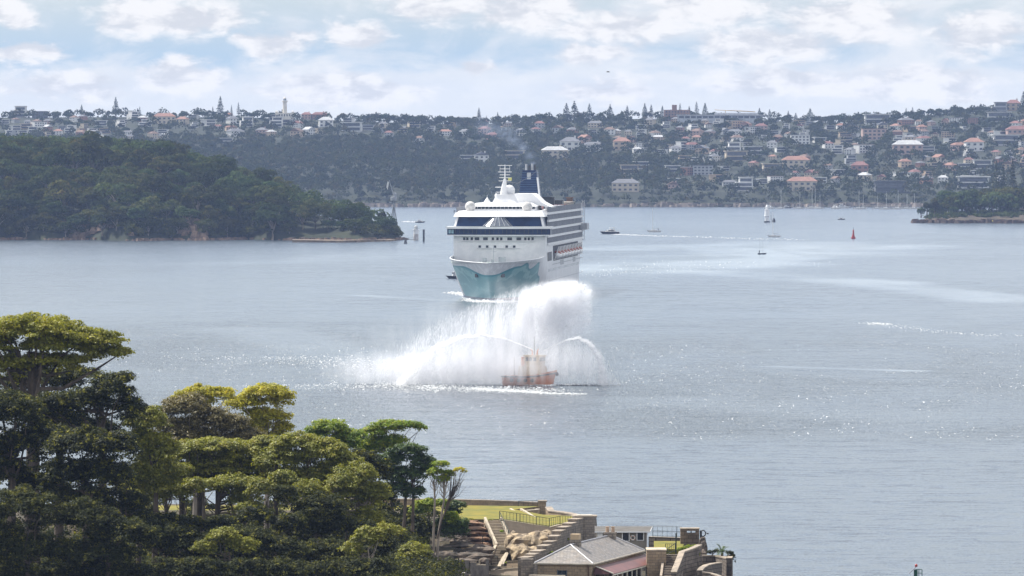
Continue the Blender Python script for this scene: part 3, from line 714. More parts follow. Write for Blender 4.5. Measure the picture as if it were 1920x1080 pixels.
SPEC = [('wide', 1173, 359, 'cream', 'slate grey roof', 50, 'large pale mansion with two tiers of verandah columns above the shore trees'),
 ('wide', 1504, 358, 'cream', 'orange tiles', 56, 'long villa with orange tiled roof and rows of arches near the shore'),
 ('modern', 1667, 360, 'dark grey', 'slate grey roof', 54, 'dark glass fronted waterfront building with white ground floor'),
 ('stack', 1395, 358, 'white', 'slate grey roof', 32, 'white terraced flats stepping down the slope right of the mansion'),
 ('wide', 1368, 350, 'grey', 'slate grey roof', 26, 'low grey waterfront house joined to the white terraced flats'),
 ('hip', 1069, 283, 'white', 'slate grey roof', 36, 'left one of two big white mansions with grey roofs above the funnel'),
 ('wide', 1112, 284, 'white', 'slate grey roof', 38, 'right one of two big white mansions with grey roofs above the funnel'),
 ('wide', 1040, 297, 'cream', 'pale grey roof', 48, 'long cream parapet building just right of the smoke over the funnel'),
 ('modern', 966, 298, 'cream', 'pale grey roof', 34, 'long low cream building directly behind the smoke over the funnel'),
 ('modern', 876, 303, 'white', 'pale grey roof', 26, 'white flat house peeping over the trees left of the smoke'),
 ('gable', 903, 304, 'white', 'slate grey roof', 26, 'white gabled house with arched front left of the smoke'),
 ('hip', 1166, 281, 'tan', 'orange tiles', 32, 'house with broad orange roof on the slope right of the white mansions'),
 ('modern', 1202, 316, 'white', 'pale grey roof', 28, 'white house of stacked glass floors above the balconied mansion'),
 ('modern', 1180, 325, 'cream', 'pale grey roof', 34, 'flat cream house framing a glass front just above the balconied mansion'),
 ('modern', 1261, 323, 'white', 'pale grey roof', 28, 'white banded house of two glass floors right of the mansion'),
 ('gable', 1262, 357, 'pink', 'brown tiles', 22, 'small pink boathouse style house near the shore right of the mansion'),
 ('modern', 1410, 290, 'white', 'pale grey roof', 34, 'bright white framed cube house in the middle of the right slope'),
 ('modern', 1380, 302, 'cream', 'pale grey roof', 40, 'wide cream framed house just below the bright white cube'),
 ('stack', 1374, 289, 'white', 'pale grey roof', 28, 'pale stepped house immediately left of the bright white cube'),
 ('flats', 1500, 270, 'white', 'pale grey roof', 36, 'white block with colonnaded upper floor under the ridge trees'),
 ('wide', 1492, 316, 'cream', 'orange tiles', 50, 'long gabled cream house with orange roof above the red roofed villa'),
 ('modern', 1446, 322, 'cream', 'pale grey roof', 32, 'cream house with green glass front left of the long gabled house'),
 ('modern', 1645, 232, 'white', 'red tiles', 48, 'long white balcony house with red brown roofs on the right ridge'),
 ('flats', 1638, 262, 'pink', 'brown tiles', 44, 'pale pink ornate house with arched windows under the right ridge'),
 ('modern', 1873, 228, 'white', 'pale grey roof', 42, 'large white terraced house with dark glass high at right'),
 ('stack', 1873, 214, 'grey', 'pale grey roof', 28, 'grey box house behind railings topping the ridge at right'),
 ('wide', 1702, 289, 'pink', 'pale grey roof', 56, 'long pale pink arcaded house midway down the right slope'),
 ('modern', 1740, 285, 'white', 'pale grey roof', 24, 'tall narrow white and glass house beside the long arcaded one'),
 ('modern', 1825, 352, 'white', 'pale grey roof', 58, 'wide pale roofed clubhouse above the trees of the right point'),
 ('modern', 1810, 318, 'white', 'pale grey roof', 26, 'small bright white box house left of the slim pines'),
 ('modern', 1842, 316, 'white', 'pale grey roof', 34, 'white balconied house right of the bright white box house'),
 ('hip', 1826, 283, 'white', 'orange tiles', 34, 'house with brightest orange roof on the lower right slope'),
 ('modern', 1885, 272, 'white', 'pale grey roof', 48, 'long white framed modern house low at the right'),
 ('wide', 1910, 258, 'pink', 'red tiles', 46, 'pink house with dark red roof at the right photo edge'),
 ('hip', 1900, 205, 'tan', 'red tiles', 28, 'tan house with red roof on the very top of the right ridge'),
 ('hip', 1612, 326, 'brick red', 'red tiles', 32, 'dark red round roofed house between trees left of the dark glass building'),
 ('modern', 425, 270, 'white', 'pale grey roof', 24, 'bright white box house at the lower edge of the left suburb'),
 ('stack', 462, 238, 'white', 'pale grey roof', 24, 'white stepped house of glass floors under the trio of pines'),
 ('stack', 518, 238, 'white', 'pale grey roof', 24, 'white glass fronted house directly under the lighthouse'),
 ('hip', 611, 238, 'white', 'pale grey roof', 26, 'white house with pale pyramid roof right of the lighthouse'),
 ('wide', 308, 232, 'cream', 'orange tiles', 42, 'long cream block with orange roof left of the trio of pines'),
 ('wide', 600, 222, 'brick red', 'red tiles', 30, 'long house with bright red roof on the ridge right of the lighthouse'),
 ('hip', 575, 221, 'pink', 'red tiles', 18, 'small pink house with red roof between the lighthouse and the red roofs'),
 ('stack', 36, 219, 'white', 'pale grey roof', 26, 'white stepped house on the skyline at the far left'),
 ('flats', 75, 222, 'dark grey', 'slate grey roof', 28, 'dark grey flats on the skyline near the far left'),
 ('modern', 190, 236, 'white', 'pale grey roof', 22, 'small white cube house just below the tall lone pine'),
 ('modern', 660, 246, 'white', 'pale grey roof', 36, 'long bright white modern house right of the pyramid roof')]
occ = []
for (kd, px, py, wc, rc, wp, lab) in SPEC:
    put_house(kd, px, py, wc, rc, wp, rz=rnd.uniform(-.12, .12), label=lab); occ.append((px, py, wp))
wch = ['white'] * 9 + ['cream'] * 5 + ['pink'] * 2 + ['brick red'] * 3 + ['grey'] * 4 + ['tan'] * 3
rch = ['orange tiles'] * 3 + ['red tiles'] * 3 + ['brown tiles'] * 4 + ['slate grey roof'] * 4 + ['pale grey roof'] * 2
def row_fill(x0, x1, y0, y1, dx, dy, prob, low=None):
    y = y0
    while y < y1:
        x = x0 + rnd.uniform(0, dx)
        while x < x1:
            xx, yy = x + rnd.uniform(-4, 4), y + rnd.uniform(-4, 4)
            rid = np.interp(xx, RX, RY)
            if yy > rid + 1 and rnd.random() < prob and all(abs(xx - a) > (w + 18) / 2 or abs(yy - b) > 10 for a, b, w in occ) and len(HREC) < 253:
                kd = rnd.choices(['hip', 'gable', 'wide', 'modern', 'stack', 'flats'], [8, 3, 2, 7, 3, 1])[0]
                wc = rnd.choice(wch)
                if kd in ('modern', 'stack'): wc = rnd.choice(['white', 'white', 'white', 'cream', 'grey', 'tan'])
                put_house(kd, xx, yy, wc, rnd.choice(rch))
            x += dx
        y += dy
row_fill(-10, 320, 222, 266, 22, 9.5, .66)
row_fill(320, 760, 224, 262, 22, 9.5, .66)
row_fill(760, 1150, 236, 276, 34, 15, .42)
row_fill(1150, 1935, 232, 300, 25, 11.5, .62)
row_fill(1260, 1935, 304, 352, 28, 13, .60)
print('houses', len(HREC) + len(SPEC))
ORD = ['nearest', 'second nearest', 'third nearest', 'fourth nearest', 'fifth nearest', 'sixth nearest', 'seventh nearest', 'eighth nearest']
keyd = {}
for h in HREC: keyd.setdefault((h[1], h[2], h[3], h[4], h[5]), []).append(h)
for kk, hs in keyd.items():
    hs.sort(key=lambda h: h[6])
    for i, h in enumerate(hs):
        t = f"{h[1]} {KW[h[3]]}" + (f", {h[2]}," if h[2] else ',')
        t += f" {ORD[i]} such {h[4]} {h[5]}" if len(hs) > 1 else f" {h[4]} the {h[5]}"
        w = t.replace(',', ' ,').split()
        while len([q for q in w if q != ',']) > 16:
            for dropw in ('such', 'the', 'at', 'of', 'shaped', 'roofed'):
                if dropw in w: w.remove(dropw); break
        h[0]['label'] = ' '.join(w).replace(' ,', ',')
for k in HP:
    r, ks = HP[k]
    for c, gs in ks:
        for g in gs: bpy.data.objects.remove(g)
        bpy.data.objects.remove(c)
    bpy.data.objects.remove(r)
# brick block and long low building on the ridge
def on_ridge(px, py=None, D=YR - 40):
    x = (px - 960) / F * D; return Vector((x, D, float(far_z(x, D))))
b = on_ridge(1268); T = thing('apartment_block', 'brown brick apartment block with a square roof tower on the ridge', 'apartment block', tuple(b))
BR = pbr('brown_brick', (.24, .15, .11), (.19, .12, .09), rough=.9, scale=.3)
s = D_ = (YR - 40) / F
zt = (YH - 206) * s + H - b.z
MB().bx(-23 * s, 25 * s, -6, 8, -5, zt).build('wall', BR, T); MB().bx(-8 * s, 1 * s, -3, 4, zt + .02, zt + 5.5).build('roof_tower', BR, T)
for r_ in range(3):
    for i in range(8): MB().bx((-20 + i * 5.6) * s, (-17 + i * 5.6) * s, -6.1, -5.9, zt - 3 - r_ * 3.1, zt - 1.4 - r_ * 3.1).build('window', HGLASS, T)
b = on_ridge(1350, D=YR - 70); T = thing('institute_building', 'very long low glass fronted building along the ridge top', 'building', tuple(b)); s = (YR - 70) / F; zt = (YH - 215) * s + H - b.z
MB().bx(-80 * s, 80 * s, -7, 7, -8, zt - 1).build('wall', GREYP, T); MB().bx(-82 * s, 82 * s, -9, 8, zt - .98, zt).build('roof', pbr('pale_roof', (.5, .5, .52)), T)
for i in range(14): MB().bx((-77 + i * 11.1) * s, (-68 + i * 11.1) * s, -7.1, -6.9, zt - 4, zt - 1.6).build('window', HGLASS, T)
MB().bx(-10 * s, 70 * s, -3, 5, zt + .02, zt + 2).build('plant_room', GREYP, T)
# lighthouse on the ridge
b = on_ridge(534); T = thing('lighthouse', 'white lighthouse tower with domed lantern on the left skyline', 'lighthouse', tuple(b)); s = (YR - 40) / F
z0 = b.z; zz = lambda py: H - (py - YH) * s - z0
ST = pbr('lighthouse_stone', (.66, .62, .55), (.56, .53, .47), rough=.8, scale=.3)
MB().lathe([(2.7, -2), (2.5, zz(212)), (2.1, zz(192)), (2.3, zz(191.5))], n=20).build('tower', ST, T, smooth=False)
MB().lathe([(3.0, zz(191.4)), (3.2, zz(190)), (3.0, zz(188.6))], n=20).build('gallery', ST, T)
ln = MB().lathe([(1.7, zz(188.5)), (1.7, zz(185))], n=12).build('lantern', pbr('lantern_glass', (.25, .28, .3), rough=.2), T)
MB().lathe([(1.9, zz(184.9)), (1.5, zz(183.6)), (.6, zz(182.6)), (.12, zz(182.2)), (.1, zz(179))], n=12).build('dome', ST, ln)
bs = MB().bx(-8, 8, -4, 5, -6, zz(211.5)); bs.bx(-10.5, -7.5, -4.5, 4, -6, zz(209.5)); bs.bx(7.5, 10.5, -4.5, 4, -6, zz(209.5)); bs.build('base_wings', ST, T)
MB().ball((-9, 0, zz(209.4)), 1.5, 10, .8, cut=0).ball((9, 0, zz(209.4)), 1.5, 10, .8, cut=0).build('wing_dome', ST, T)
for i in range(5): MB().bx(-6.4 + i * 2.8, -5.2 + i * 2.8, -4.1, -3.9, zz(218), zz(214)).build('window', HGLASS, T)
# construction crane far behind the ridge
b = on_ridge(1345); b.z -= 2; T = thing('tower_crane', 'thin yellow crane boom reaching over the ridge behind the long building', 'crane', (b.x, YR + 60, b.z)); s = (YR + 60) / F
YEL = pbr('crane_yellow', (.55, .36, .10)); zz2 = lambda py: H - (py - YH) * s - b.z
MB().tube([(20 * s, 0, -5), (20 * s, 0, zz2(207.5))], .35, 4).build('mast', YEL, T)
MB().tube([(0, 0, zz2(206)), (76 * s, 0, zz2(210))], [.28, .36], 4).tube([(20 * s, 0, zz2(207)), (40 * s, 0, zz2(206.5)), (76 * s, 0, zz2(209.4))], .14, 4).build('jib', YEL, T)

# ------------------------------------------------------------------ hillside greenery
rg = np.random.default_rng(17)
protos = []
for i in range(5):
    V = crown_quads(rg, [(0, 0, 4, 5.4, 5.4, 3.8)] + auto_lumps(rg, 4.6, 5.4, 2.0, 6), 420, .8, jit=.12, nn=.42, flat=.1)
    o = np_mesh('hillside_tree', V, 4, LEAF_F); protos.append(o)
n_ind = 0; stuffp = []
houses_xy = [(h[0].location.x, h[0].location.y) for h in HREC]
# round trees on the skyline and between the houses, those that show largest, as single trees
SKY_T = [(705, 212), (690, 214), (722, 213), (740, 216), (770, 217), (790, 216), (825, 217), (845, 218), (860, 219), (760, 214), (985, 219), (998, 218), (1015, 214), (1028, 218), (345, 209), (380, 209), (475, 211), (1560, 216), (1575, 215), (1590, 218),
         (1610, 212), (1624, 210), (1640, 214), (1725, 208), (1745, 206), (1762, 204), (1775, 205), (1790, 200), (1800, 201), (1820, 203), (1850, 200), (1868, 196), (1878, 195), (1655, 214), (1545, 219), (1460, 219), (1450, 222), (50, 213), (105, 209), (125, 211), (170, 212), (240, 213)]
for (px, py) in SKY_T:
    D = YR - 20; x = (px - 960) / F * D; z = float(far_z(x, D)); o = protos[n_ind % 5].copy(); C.objects.link(o)
    ztop = H - (py - YH) * D / F; s = max((ztop - z + 1.5) / 8.2, .5)
    o.location = (x, D, z - 1); o.scale = (min(s, 1.6), min(s, 1.6), s); o.rotation_euler = (0, 0, rg.uniform(0, 6))
    tag(o, 'dark rounded tree breaking the skyline of the far ridge between the roofs and pines', 'tree', 'rounded trees on the far skyline'); n_ind += 1
ptsxy = []
y = YS + 10
while y < YR + 20:
    x = -1250.0
    while x < 1250:
        xx, yy = x + rg.uniform(-5, 5), y + rg.uniform(-7, 7); z = float(far_z(xx, yy)); px = px_of(xx, yy); py = YH + F * (H - z) / yy
        keep = 1.0
        if py < (300 if px > 1140 else (296 if px > 760 else 264)): keep = .58 if px > 1140 else (.75 if px > 760 else .45)
        elif px > 1260 and py < 362: keep = .6
        if 1140 < px < 1208 and 350 < py < 372: keep = 0
        if 1480 < px < 1530 and 352 < py < 366: keep = 0
        if -1100 < px < 3000 and rg.random() < keep:
            near = any(abs(px - px_of(a, b_)) < 10 and -3 < (py - (YH + F * (H - float(zh)) / b_)) < 9 for a, b_, zh in []) 
            ptsxy.append((xx, yy, z, px, py))
        x += 11.5
    y += 19
print('hillside trees', len(ptsxy))
# do not bury the fronts of the houses
hp = np.array([[px_of(o.location.x, o.location.y), YH + F * (H - o.location.z) / o.location.y] for o in C.objects if o.get('group') == 'houses on the far hillside'])
sel = []
for c in ptsxy:
    d = (np.abs(hp[:, 0] - c[3]) < 13) & (c[4] - hp[:, 1] > -1) & (c[4] - hp[:, 1] < 10)
    if d.any() and rg.random() < .80: continue
    sel.append(c)
open_t = [c for c in sel if -30 < c[3] < 1950 and c[4] < (300 if c[3] > 1140 else (290 if c[3] > 760 else 262))]
rg.shuffle(open_t)
ind = open_t[:240]; idset = set(map(tuple, ind))
for c in ind:
    o = protos[n_ind % 5].copy(); C.objects.link(o); s = rg.uniform(.55, 1.15)
    o.location = (c[0], c[1], c[2] - 1); o.scale = (s, s, s * rg.uniform(.8, 1.1)); o.rotation_euler = (0, 0, rg.uniform(0, 6))
    tag(o, 'bushy dark green garden tree between the houses of the far hillside', 'tree', 'garden trees among the far houses'); n_ind += 1
for o in protos: bpy.data.objects.remove(o)
forest_stuff('hillside_woodland', [(c[0], c[1], c[2], rg.uniform(.65, 1.25)) for c in sel if tuple(c) not in idset], 7.0, 70, 1.25, LEAF_F, 'unbroken dark woodland and gardens covering the slopes of the far hillside', 'woodland', zoff=0)
# ------------------------------------------------------------------ cruise ship
SHIP = thing('cruise_ship', 'huge white cruise ship with teal wave art on its bow and a dark blue funnel', 'cruise ship', (-8.3, 2348, 0), -radians(4.3))
SHIP.rotation_euler = (0, 0, -radians(4.3))
def hull_mat():
    m, N = mat_new('hull_paint'); co = N.n('ShaderNodeTexCoord').outputs['Object']; s = N.n('ShaderNodeSeparateXYZ', {0: co})
    y = s.outputs[1]; x = s.outputs[0]; z = s.outputs[2]
    # wave crest line: low at the stem, swelling to both sides, ragged peaks towards the port quarter
    ax = N.m('ABSOLUTE', x)
    line = N.m('ADD', 9.1, N.m('MULTIPLY', N.sm(ax, 1, 10), 2.9))
    pk = N.m('MULTIPLY', N.m('SINE', N.m('MULTIPLY', y, .42)), N.m('MULTIPLY', N.sm(x, 9.5, 12), N.sm(y, 12, 18)))
    line = N.m('ADD', line, N.m('MULTIPLY', pk, 1.1))
    line = N.m('SUBTRACT', line, N.m('MULTIPLY', N.sm(y, 34, 62), 11.5))
    mk = N.sm(N.m('SUBTRACT', line, z), -.06, .06)
    band = N.m('MULTIPLY', N.sm(N.m('SUBTRACT', line, z), .9, .3), mk)
    fl = N.m('SINE', N.m('ADD', N.m('MULTIPLY', z, 1.3), N.m('MULTIPLY', N.noise(co, .12, 3, .5), 16)))
    art = N.mix(N.sm(fl, .45, .8), (.14, .36, .40), (.27, .50, .52))
    art = N.mix(N.sm(z, 7.5, 1.5), art, (.16, .42, .47))
    art = N.mix(band, art, (.05, .26, .32))
    wh = N.mix(N.sm(N.noise(N.vm('MULTIPLY', co, (1, 1, .10)), .7, 5, .65), .42, .7), (.58, .59, .62), (.74, .75, .78))
    wh = N.mix(N.m('MULTIPLY', N.sm(N.noise(N.vm('MULTIPLY', co, (2.5, 2.5, .12)), .6, 3, .6), .64, .75), .35), wh, (.40, .30, .24))
    c = N.mix(mk, wh, art)
    c = N.mix(N.sm(z, 1.2, .9), c, (.05, .08, .16))
    b = N.n('ShaderNodeBsdfPrincipled', {'Base Color': c, 'Roughness': .35, 'Specular IOR Level': .5})
    return finish(m, N, b.outputs[0])
HULLM = hull_mat()
ss = [0, .4, 1, 2, 3.5, 5, 7, 9, 12, 15, 18, 22, 26, 30, 35, 40, 46, 54, 64, 78, 96, 130, 180, 225, 245, 256, 262]
zs = [-2, 0, 1.5, 3, 4.5, 6, 7.5, 9, 10.5, 12, 13.2]
def half_b(s, z):
    zc = max(z, 0); s0 = 13.5 * (1 - zc / 13.2) ** 1.15; L = 46 + (13.2 - zc) * 3.4; t = min(max((s - s0) / L, 0), 1); p = 2.7 - (13.2 - zc) * .075
    w = 16 * (1 - (1 - t) ** p) ** (.80 - .0 * zc)
    if s > 225: w *= 1 - .10 * ((s - 225) / 37) ** 2 * (1 + (13 - zc) * .12)
    return w, s0
def sheer(s, z): return z + (1.6 * min(s / 45, 1) ** .8 if z > 13 else (1.6 * min(s / 45, 1)) * max(z, 0) / 13.2)
V = []; Fh = []
ns, nz_ = len(ss), len(zs)
for side in (-1, 1):
    for s_ in ss:
        for z in zs:
            w, s0 = half_b(s_, z); yv = max(s_, s0) if s_ < 20 else s_
            V.append((side * max(w, .02), yv, sheer(s_, z)))
o_ = lambda sd_, i, j: sd_ * ns * nz_ + i * nz_ + j
for i in range(ns - 1):
    for j in range(nz_ - 1):
        Fh.append((o_(0, i, j), o_(0, i, j + 1), o_(0, i + 1, j + 1), o_(0, i + 1, j)))
        Fh.append((o_(1, i, j), o_(1, i + 1, j), o_(1, i + 1, j + 1), o_(1, i, j + 1)))
for j in range(nz_ - 1):
    Fh.append((o_(0, ns - 1, j), o_(0, ns - 1, j + 1), o_(1, ns - 1, j + 1), o_(1, ns - 1, j)))
    Fh.append((o_(0, 0, j), o_(1, 0, j), o_(1, 0, j + 1), o_(0, 0, j + 1)))
mb = MB(); mb.add(V, Fh); hull = mb.build('hull', HULLM, SHIP, smooth=True)
mb = MB()                                   # fore deck inside the bulwark
for i in range(ns - 12):
    a, b = ss[i], ss[i + 1]
    wa, wb = half_b(a, 13.2)[0] - .2, half_b(b, 13.2)[0] - .2
    mb.add([(-wa, a, 13.0), (wa, a, 13.0), (wb, b, 13.0), (-wb, b, 13.0)], [(0, 1, 2, 3)])
mb.build('foredeck', pbr('deck_paint', (.25, .32, .30), rough=.7), SHIP)
mb = MB(); [mb.tube([(sx * half_b(s_, 13.2)[0], s_, sheer(s_, 13.2) + .02) for s_ in ss[:18]], .16, 6) for sx in (-1, 1)]; mb.build('bulwark_rail', WHITE, hull)
mb = MB(); mb.bx(-.5, .5, 22, 24, 13.02, 14.2).tube([(0, 26, 13), (0, 26, 18.6)], .18, 6).tube([(-1.2, 26, 17.0), (1.2, 26, 17.0)], .08, 5).bx(-4, -2.6, 28, 30, 13.02, 14.6).bx(2.6, 4, 28, 30, 13.02, 14.6).bx(1.2, 3.6, 33, 34, 13.02, 14.9)
mb.build('foremast', GREYP, SHIP)
for sx in (-1, 1):                          # anchor and hawse marks
    a = MB(); w, s0 = half_b(9, 9); a.bc((sx * (w + .1), 9.3, 9.1), (.5, 1.6, 1.7), -sx * .5); a.build('anchor_pocket', DGREY, hull)
def plan(w, y0, y1, bulge, n=10):
    P = [(w * (-1 + 2 * i / n), y0 + bulge * (-1 + 2 * i / n) ** 2) for i in range(n + 1)]
    return P + [(w, y1), (-w, y1)]
mb = MB(); mb.prism(plan(15.9, 49, 252, 2.6), 12.8, 22.25)
sup = mb.build('superstructure', WHITE, SHIP)
# front window rows
def yb(x, y0, w, bulge): return y0 + bulge * (x / w) ** 2
for i, x in enumerate([-12.1, -11.0, -9.4, -7.6, -4.6, -2.0, -.4, .9, 3.8, 7.0, 9.2, 10.4, 11.7]):
    MB().bc((x, yb(x, 49, 15.9, 2.6) - .03, 20.9), (1.6 if i in (3, 4, 8, 9) else .8, .22, .95), 2 * 2.6 * x / 15.9 ** 2).build('window', GLASSD, sup)
mb = MB()
for i in range(18):
    x0 = -13.4 + i * 26.2 / 18; x1 = x0 + 26.2 / 18; xm = (x0 + x1) / 2
    mb.bc((xm, yb(xm, 49, 15.9, 2.6) - .35, 20.1), (1.46, .7, .12), 2 * 2.6 * xm / 15.9 ** 2)
mb.build('promenade_ledge', WHITE, sup)
for x in (-6.6, -4.0, -1.3, 2.8, 5.4): MB().bc((x, yb(x, 49, 15.9, 2.6) - .03, 18.2), (.85, .22, .8), .02 * x).build('window', GLASSD, sup)
mb = MB()
for i in range(10):
    x = -7.3 + i * 1.55; mb.bc((x, yb(x, 49, 15.9, 2.6) - .25, 17.6), (1.5, .5, .1), .02 * x)
mb.build('window_ledge', WHITE, sup)
# bridge with wings
mb = MB(); mb.prism(plan(17.9, 46.6, 58, 2.4), 22.3, 24.35); br = mb.build('bridge', NAVYG, SHIP)
MB().prism(plan(18.3, 46.0, 60, 2.4), 24.37, 25.15).build('bridge_roof', WHITE, br)
MB().prism(plan(18.0, 46.5, 59, 2.4), 21.95, 22.28).build('bridge_floor', WHITE, br)
for i in range(-11, 12): MB().bc((i * 1.5, yb(i * 1.5, 46.6, 17.9, 2.4) - .03, 23.5), (.14, .14, 1.5), 0).build('window_mullion', DGREY, br)
for x in (-17.0, -16.0): MB().bc((x, yb(x, 46.6, 17.9, 2.4) - .05, 23.4), (.75, .2, 1.3), -.25).build('wing_window', pbr('pale_glass', (.25, .42, .5), rough=.1, spec=.7), br)
# observation lounge band and glass pyramid
ob_b = plan(15.7, 48.6, 250, 2.6); ob_t = plan(15.0, 50.4, 250, 2.6)
ob = MB().prism(ob_b, 25.2, 28.5, top=ob_t).build('observation_lounge', NAVYG, SHIP)
mb = MB()
for k in range(9):
    a0 = pi * k / 9; a1 = pi * (k + 1) / 9
    pb = lambda a: (5.4 * -cos(a) - .3, 49.4 - 3.6 * sin(a), 25.3); pt = lambda a: (1.9 * -cos(a) - .3, 50.6 - 1.6 * sin(a), 28.6)
    mb.add([pb(a0), pb(a1), pt(a1), pt(a0)], [(0, 1, 2, 3)])
pyr = mb.build('glass_pyramid', pbr('pyramid_glass', (.13, .15, .18), (.08, .09, .12), rough=.2, scale=.6, spec=.6), ob)
mb = MB()
for k in range(10):
    a0 = pi * k / 9; mb.tube([(5.42 * -cos(a0) - .3, 49.35 - 3.62 * sin(a0), 25.3), (1.92 * -cos(a0) - .3, 50.55 - 1.62 * sin(a0), 28.6)], .10, 4)
mb.build('pyramid_frame', GREYP, pyr)
for sx in (-1, 1):
    mb = MB(); mb.hexa([(sx * 15.0, 50.9, 25.2), (sx * 15.75, 50.9, 25.2), (sx * 15.75, 52, 25.2), (sx * 15.0, 52, 25.2), (sx * 14.2, 52.5, 28.5), (sx * 14.95, 52.5, 28.5), (sx * 14.95, 53.6, 28.5), (sx * 14.2, 53.6, 28.5)])
    mb.build('corner_pillar', WHITE, ob)
MB().prism(plan(15.9, 48.8, 250, 2.6), 28.52, 29.5, top=plan(15.4, 49.6, 250, 2.6)).prism(plan(15.2, 50.2, 120, 2.6), 29.52, 30.5, top=plan(14.4, 52.5, 120, 2.6)).build('forward_roof', WHITE, ob)
# port and starboard balcony decks
for sx in (-1, 1):
    for k, z in enumerate([18.6, 21.3, 24.0, 26.7, 29.3]):
        y0 = 61 + (2 if k > 2 else 0)
        d = MB().bx(min(sx * 15.85, sx * 16.45), max(sx * 15.85, sx * 16.45), y0, 250 - k * 1.2, z - .15, z + .62).build('balcony_deck', WHITE, sup)
        g = MB().bx(min(sx * 15.8, sx * 16.0), max(sx * 15.8, sx * 16.0), y0 + 1, 249 - k * 1.2, z + .64, z + 2.5).build('balcony_windows', pbr('balcony_shade', (.17, .185, .22), (.08, .09, .115), rough=.6, scale=.8, spec=.15, stretch=(1, 1, .2)), d)  # window band, with the shade under each deck put into its colour
        mb = MB()
        for i in range(30): mb.bx(min(sx * 15.9, sx * 16.03), max(sx * 15.9, sx * 16.03), y0 + 2 + i * 6.2, y0 + 2.12 + i * 6.2, z + .63, z + 2.52)
        mb.build('balcony_dividers', WHITE, d)
    # lifeboat recess as a dark panel, its shade put into the colour
    rc_ = MB().bx(min(sx * 15.6, sx * 16.03), max(sx * 15.6, sx * 16.03), 92, 224, 12.6, 17.9).build('lifeboat_recess_shade', pbr('recess_shade', (.07, .075, .09), (.03, .035, .045), rough=.7, scale=.3), sup)
    MB().bx(min(sx * 16.02, sx * 16.06), max(sx * 16.02, sx * 16.06), 63, 84, 12.9, 16.0).build('mooring_opening', DGREY, sup)
    MB().bx(min(sx * 16.02, sx * 16.06), max(sx * 16.02, sx * 16.06), 230, 247, 13.2, 16.8).build('mooring_opening', DGREY, sup)
    ORANGE = pbr('lifeboat_orange', (.33, .10, .06), (.24, .075, .05), rough=.5)
    for i in range(8):
        yc = 101 + i * 16.2
        lb = MB().lathe([(.2, -5), (1.3, -4), (1.6, -1), (1.6, 1), (1.3, 4), (.2, 5)], n=12)
        lb.v = [(sx * 16.9 + a, yc + c, 14.5 + b * .8) for a, b, c in lb.v]; L_ = lb.build('lifeboat', WHITE, sup)
        lt = MB().lathe([(.2, -4.4), (1.25, -3.6), (1.45, -1), (1.45, 1), (1.25, 3.6), (.2, 4.4)], n=12)
        lt.v = [(sx * 16.9 + a, yc + c, 15.1 + b * .75) for a, b, c in lt.v]; lt.build('canopy', ORANGE, L_)
        dv = MB(); [dv.hexa([(sx * 16.0, yc + e, 12.9), (sx * 16.4, yc + e, 12.9), (sx * 16.4, yc + e + .7, 12.9), (sx * 16.0, yc + e + .7, 12.9), (sx * 17.6, yc + e, 17.6), (sx * 18.0, yc + e, 17.6), (sx * 18.0, yc + e + .7, 17.6), (sx * 17.6, yc + e + .7, 17.6)]) for e in (-5, 4.3)]
        dv.build('davit', WHITE, L_)
    for i in range(26):                      # hull window row
        MB().bx(min(sx * 15.9, sx * 16.06), max(sx * 15.9, sx * 16.06), 66 + i * 6.4, 67.3 + i * 6.4, 9.2, 10.1).build('porthole', GLASSD, hull)
    MB().bx(min(sx * 15.9, sx * 16.04), max(sx * 15.9, sx * 16.04), 88, 252, 11.3, 11.55).bx(min(sx * 15.9, sx * 16.04), max(sx * 15.9, sx * 16.04), 60, 252, 5.9, 6.05).build('rubbing_strake', GREYP, hull)
    for (y0, y1) in ((128, 146), (196, 210)): MB().bx(min(sx * 15.9, sx * 16.05), max(sx * 15.9, sx * 16.05), y0, y1, 10.6, 12.4).build('shell_door', GREYP, hull)
# top deck
td = MB().bx(-15.6, 15.6, 120, 248, 29.0, 30.3).build('sun_deck', WHITE, SHIP)
mb = MB(); mb.bx(-11.3, 11.6, 62, 100, 30.5, 31.1).prism([(-11.5, 61.5), (11.8, 61.5), (11.8, 100), (-11.5, 100)], 32.0, 33.2, top=[(-9, 63.5), (9.5, 63.5), (9.5, 100), (-9, 100)])
dh = mb.build('radar_deckhouse', WHITE, SHIP)
for i in range(17): MB().bx(-11.0 + i * 1.35, -9.95 + i * 1.35, 62.0, 62.4, 31.12, 31.98).build('window', GLASSD, dh)
MB().bx(-10.9, 11.3, 62.5, 99, 31.1, 32.0).build('deckhouse_wall', WHITE, dh)
for (x, y, z, r) in ((-10.6, 58, 30.9, 1.85), (9.3, 57, 30.8, 1.85)):
    rd = MB().ball((x, y, z + 1.1), r, 20).build('radome', pbr('radome_shell', (.62, .61, .60), rough=.6), SHIP, smooth=True); MB().lathe([(1.1, -.8), (1.1, .3)], (x, y, z - .2), 14).build('radome_foot', WHITE, rd)
tw = MB().prism([(-4.2 + .4, 68), (4.2 + .4, 68), (4.8, 78), (-4, 78)], 33.2, 36.0, top=[(-2.8 + .4, 69.5), (3.2 + .4, 69.5), (3.6, 77), (-2.6, 77)]).bx(-2.6, 3.4, 69.2, 77.2, 36.02, 36.2).build('mast_house', WHITE, SHIP)
mb = MB(); [mb.tube([(-2.5 + i * .5, 69.3, 36.2), (-2.5 + i * .5, 69.3, 37.0)], .04, 4) for i in range(6)]; mb.tube([(-2.5, 69.3, 37.0), (0, 69.3, 37.0)], .05, 4); mb.build('railing', WHITE, tw)
MB().ball((2.0, 72.5, 37.6), 1.9, 20).lathe([(1.7, -1.4), (1.9, 0)], (2.0, 72.5, 37.6), 20).build('radome', WHITE, tw, smooth=True)
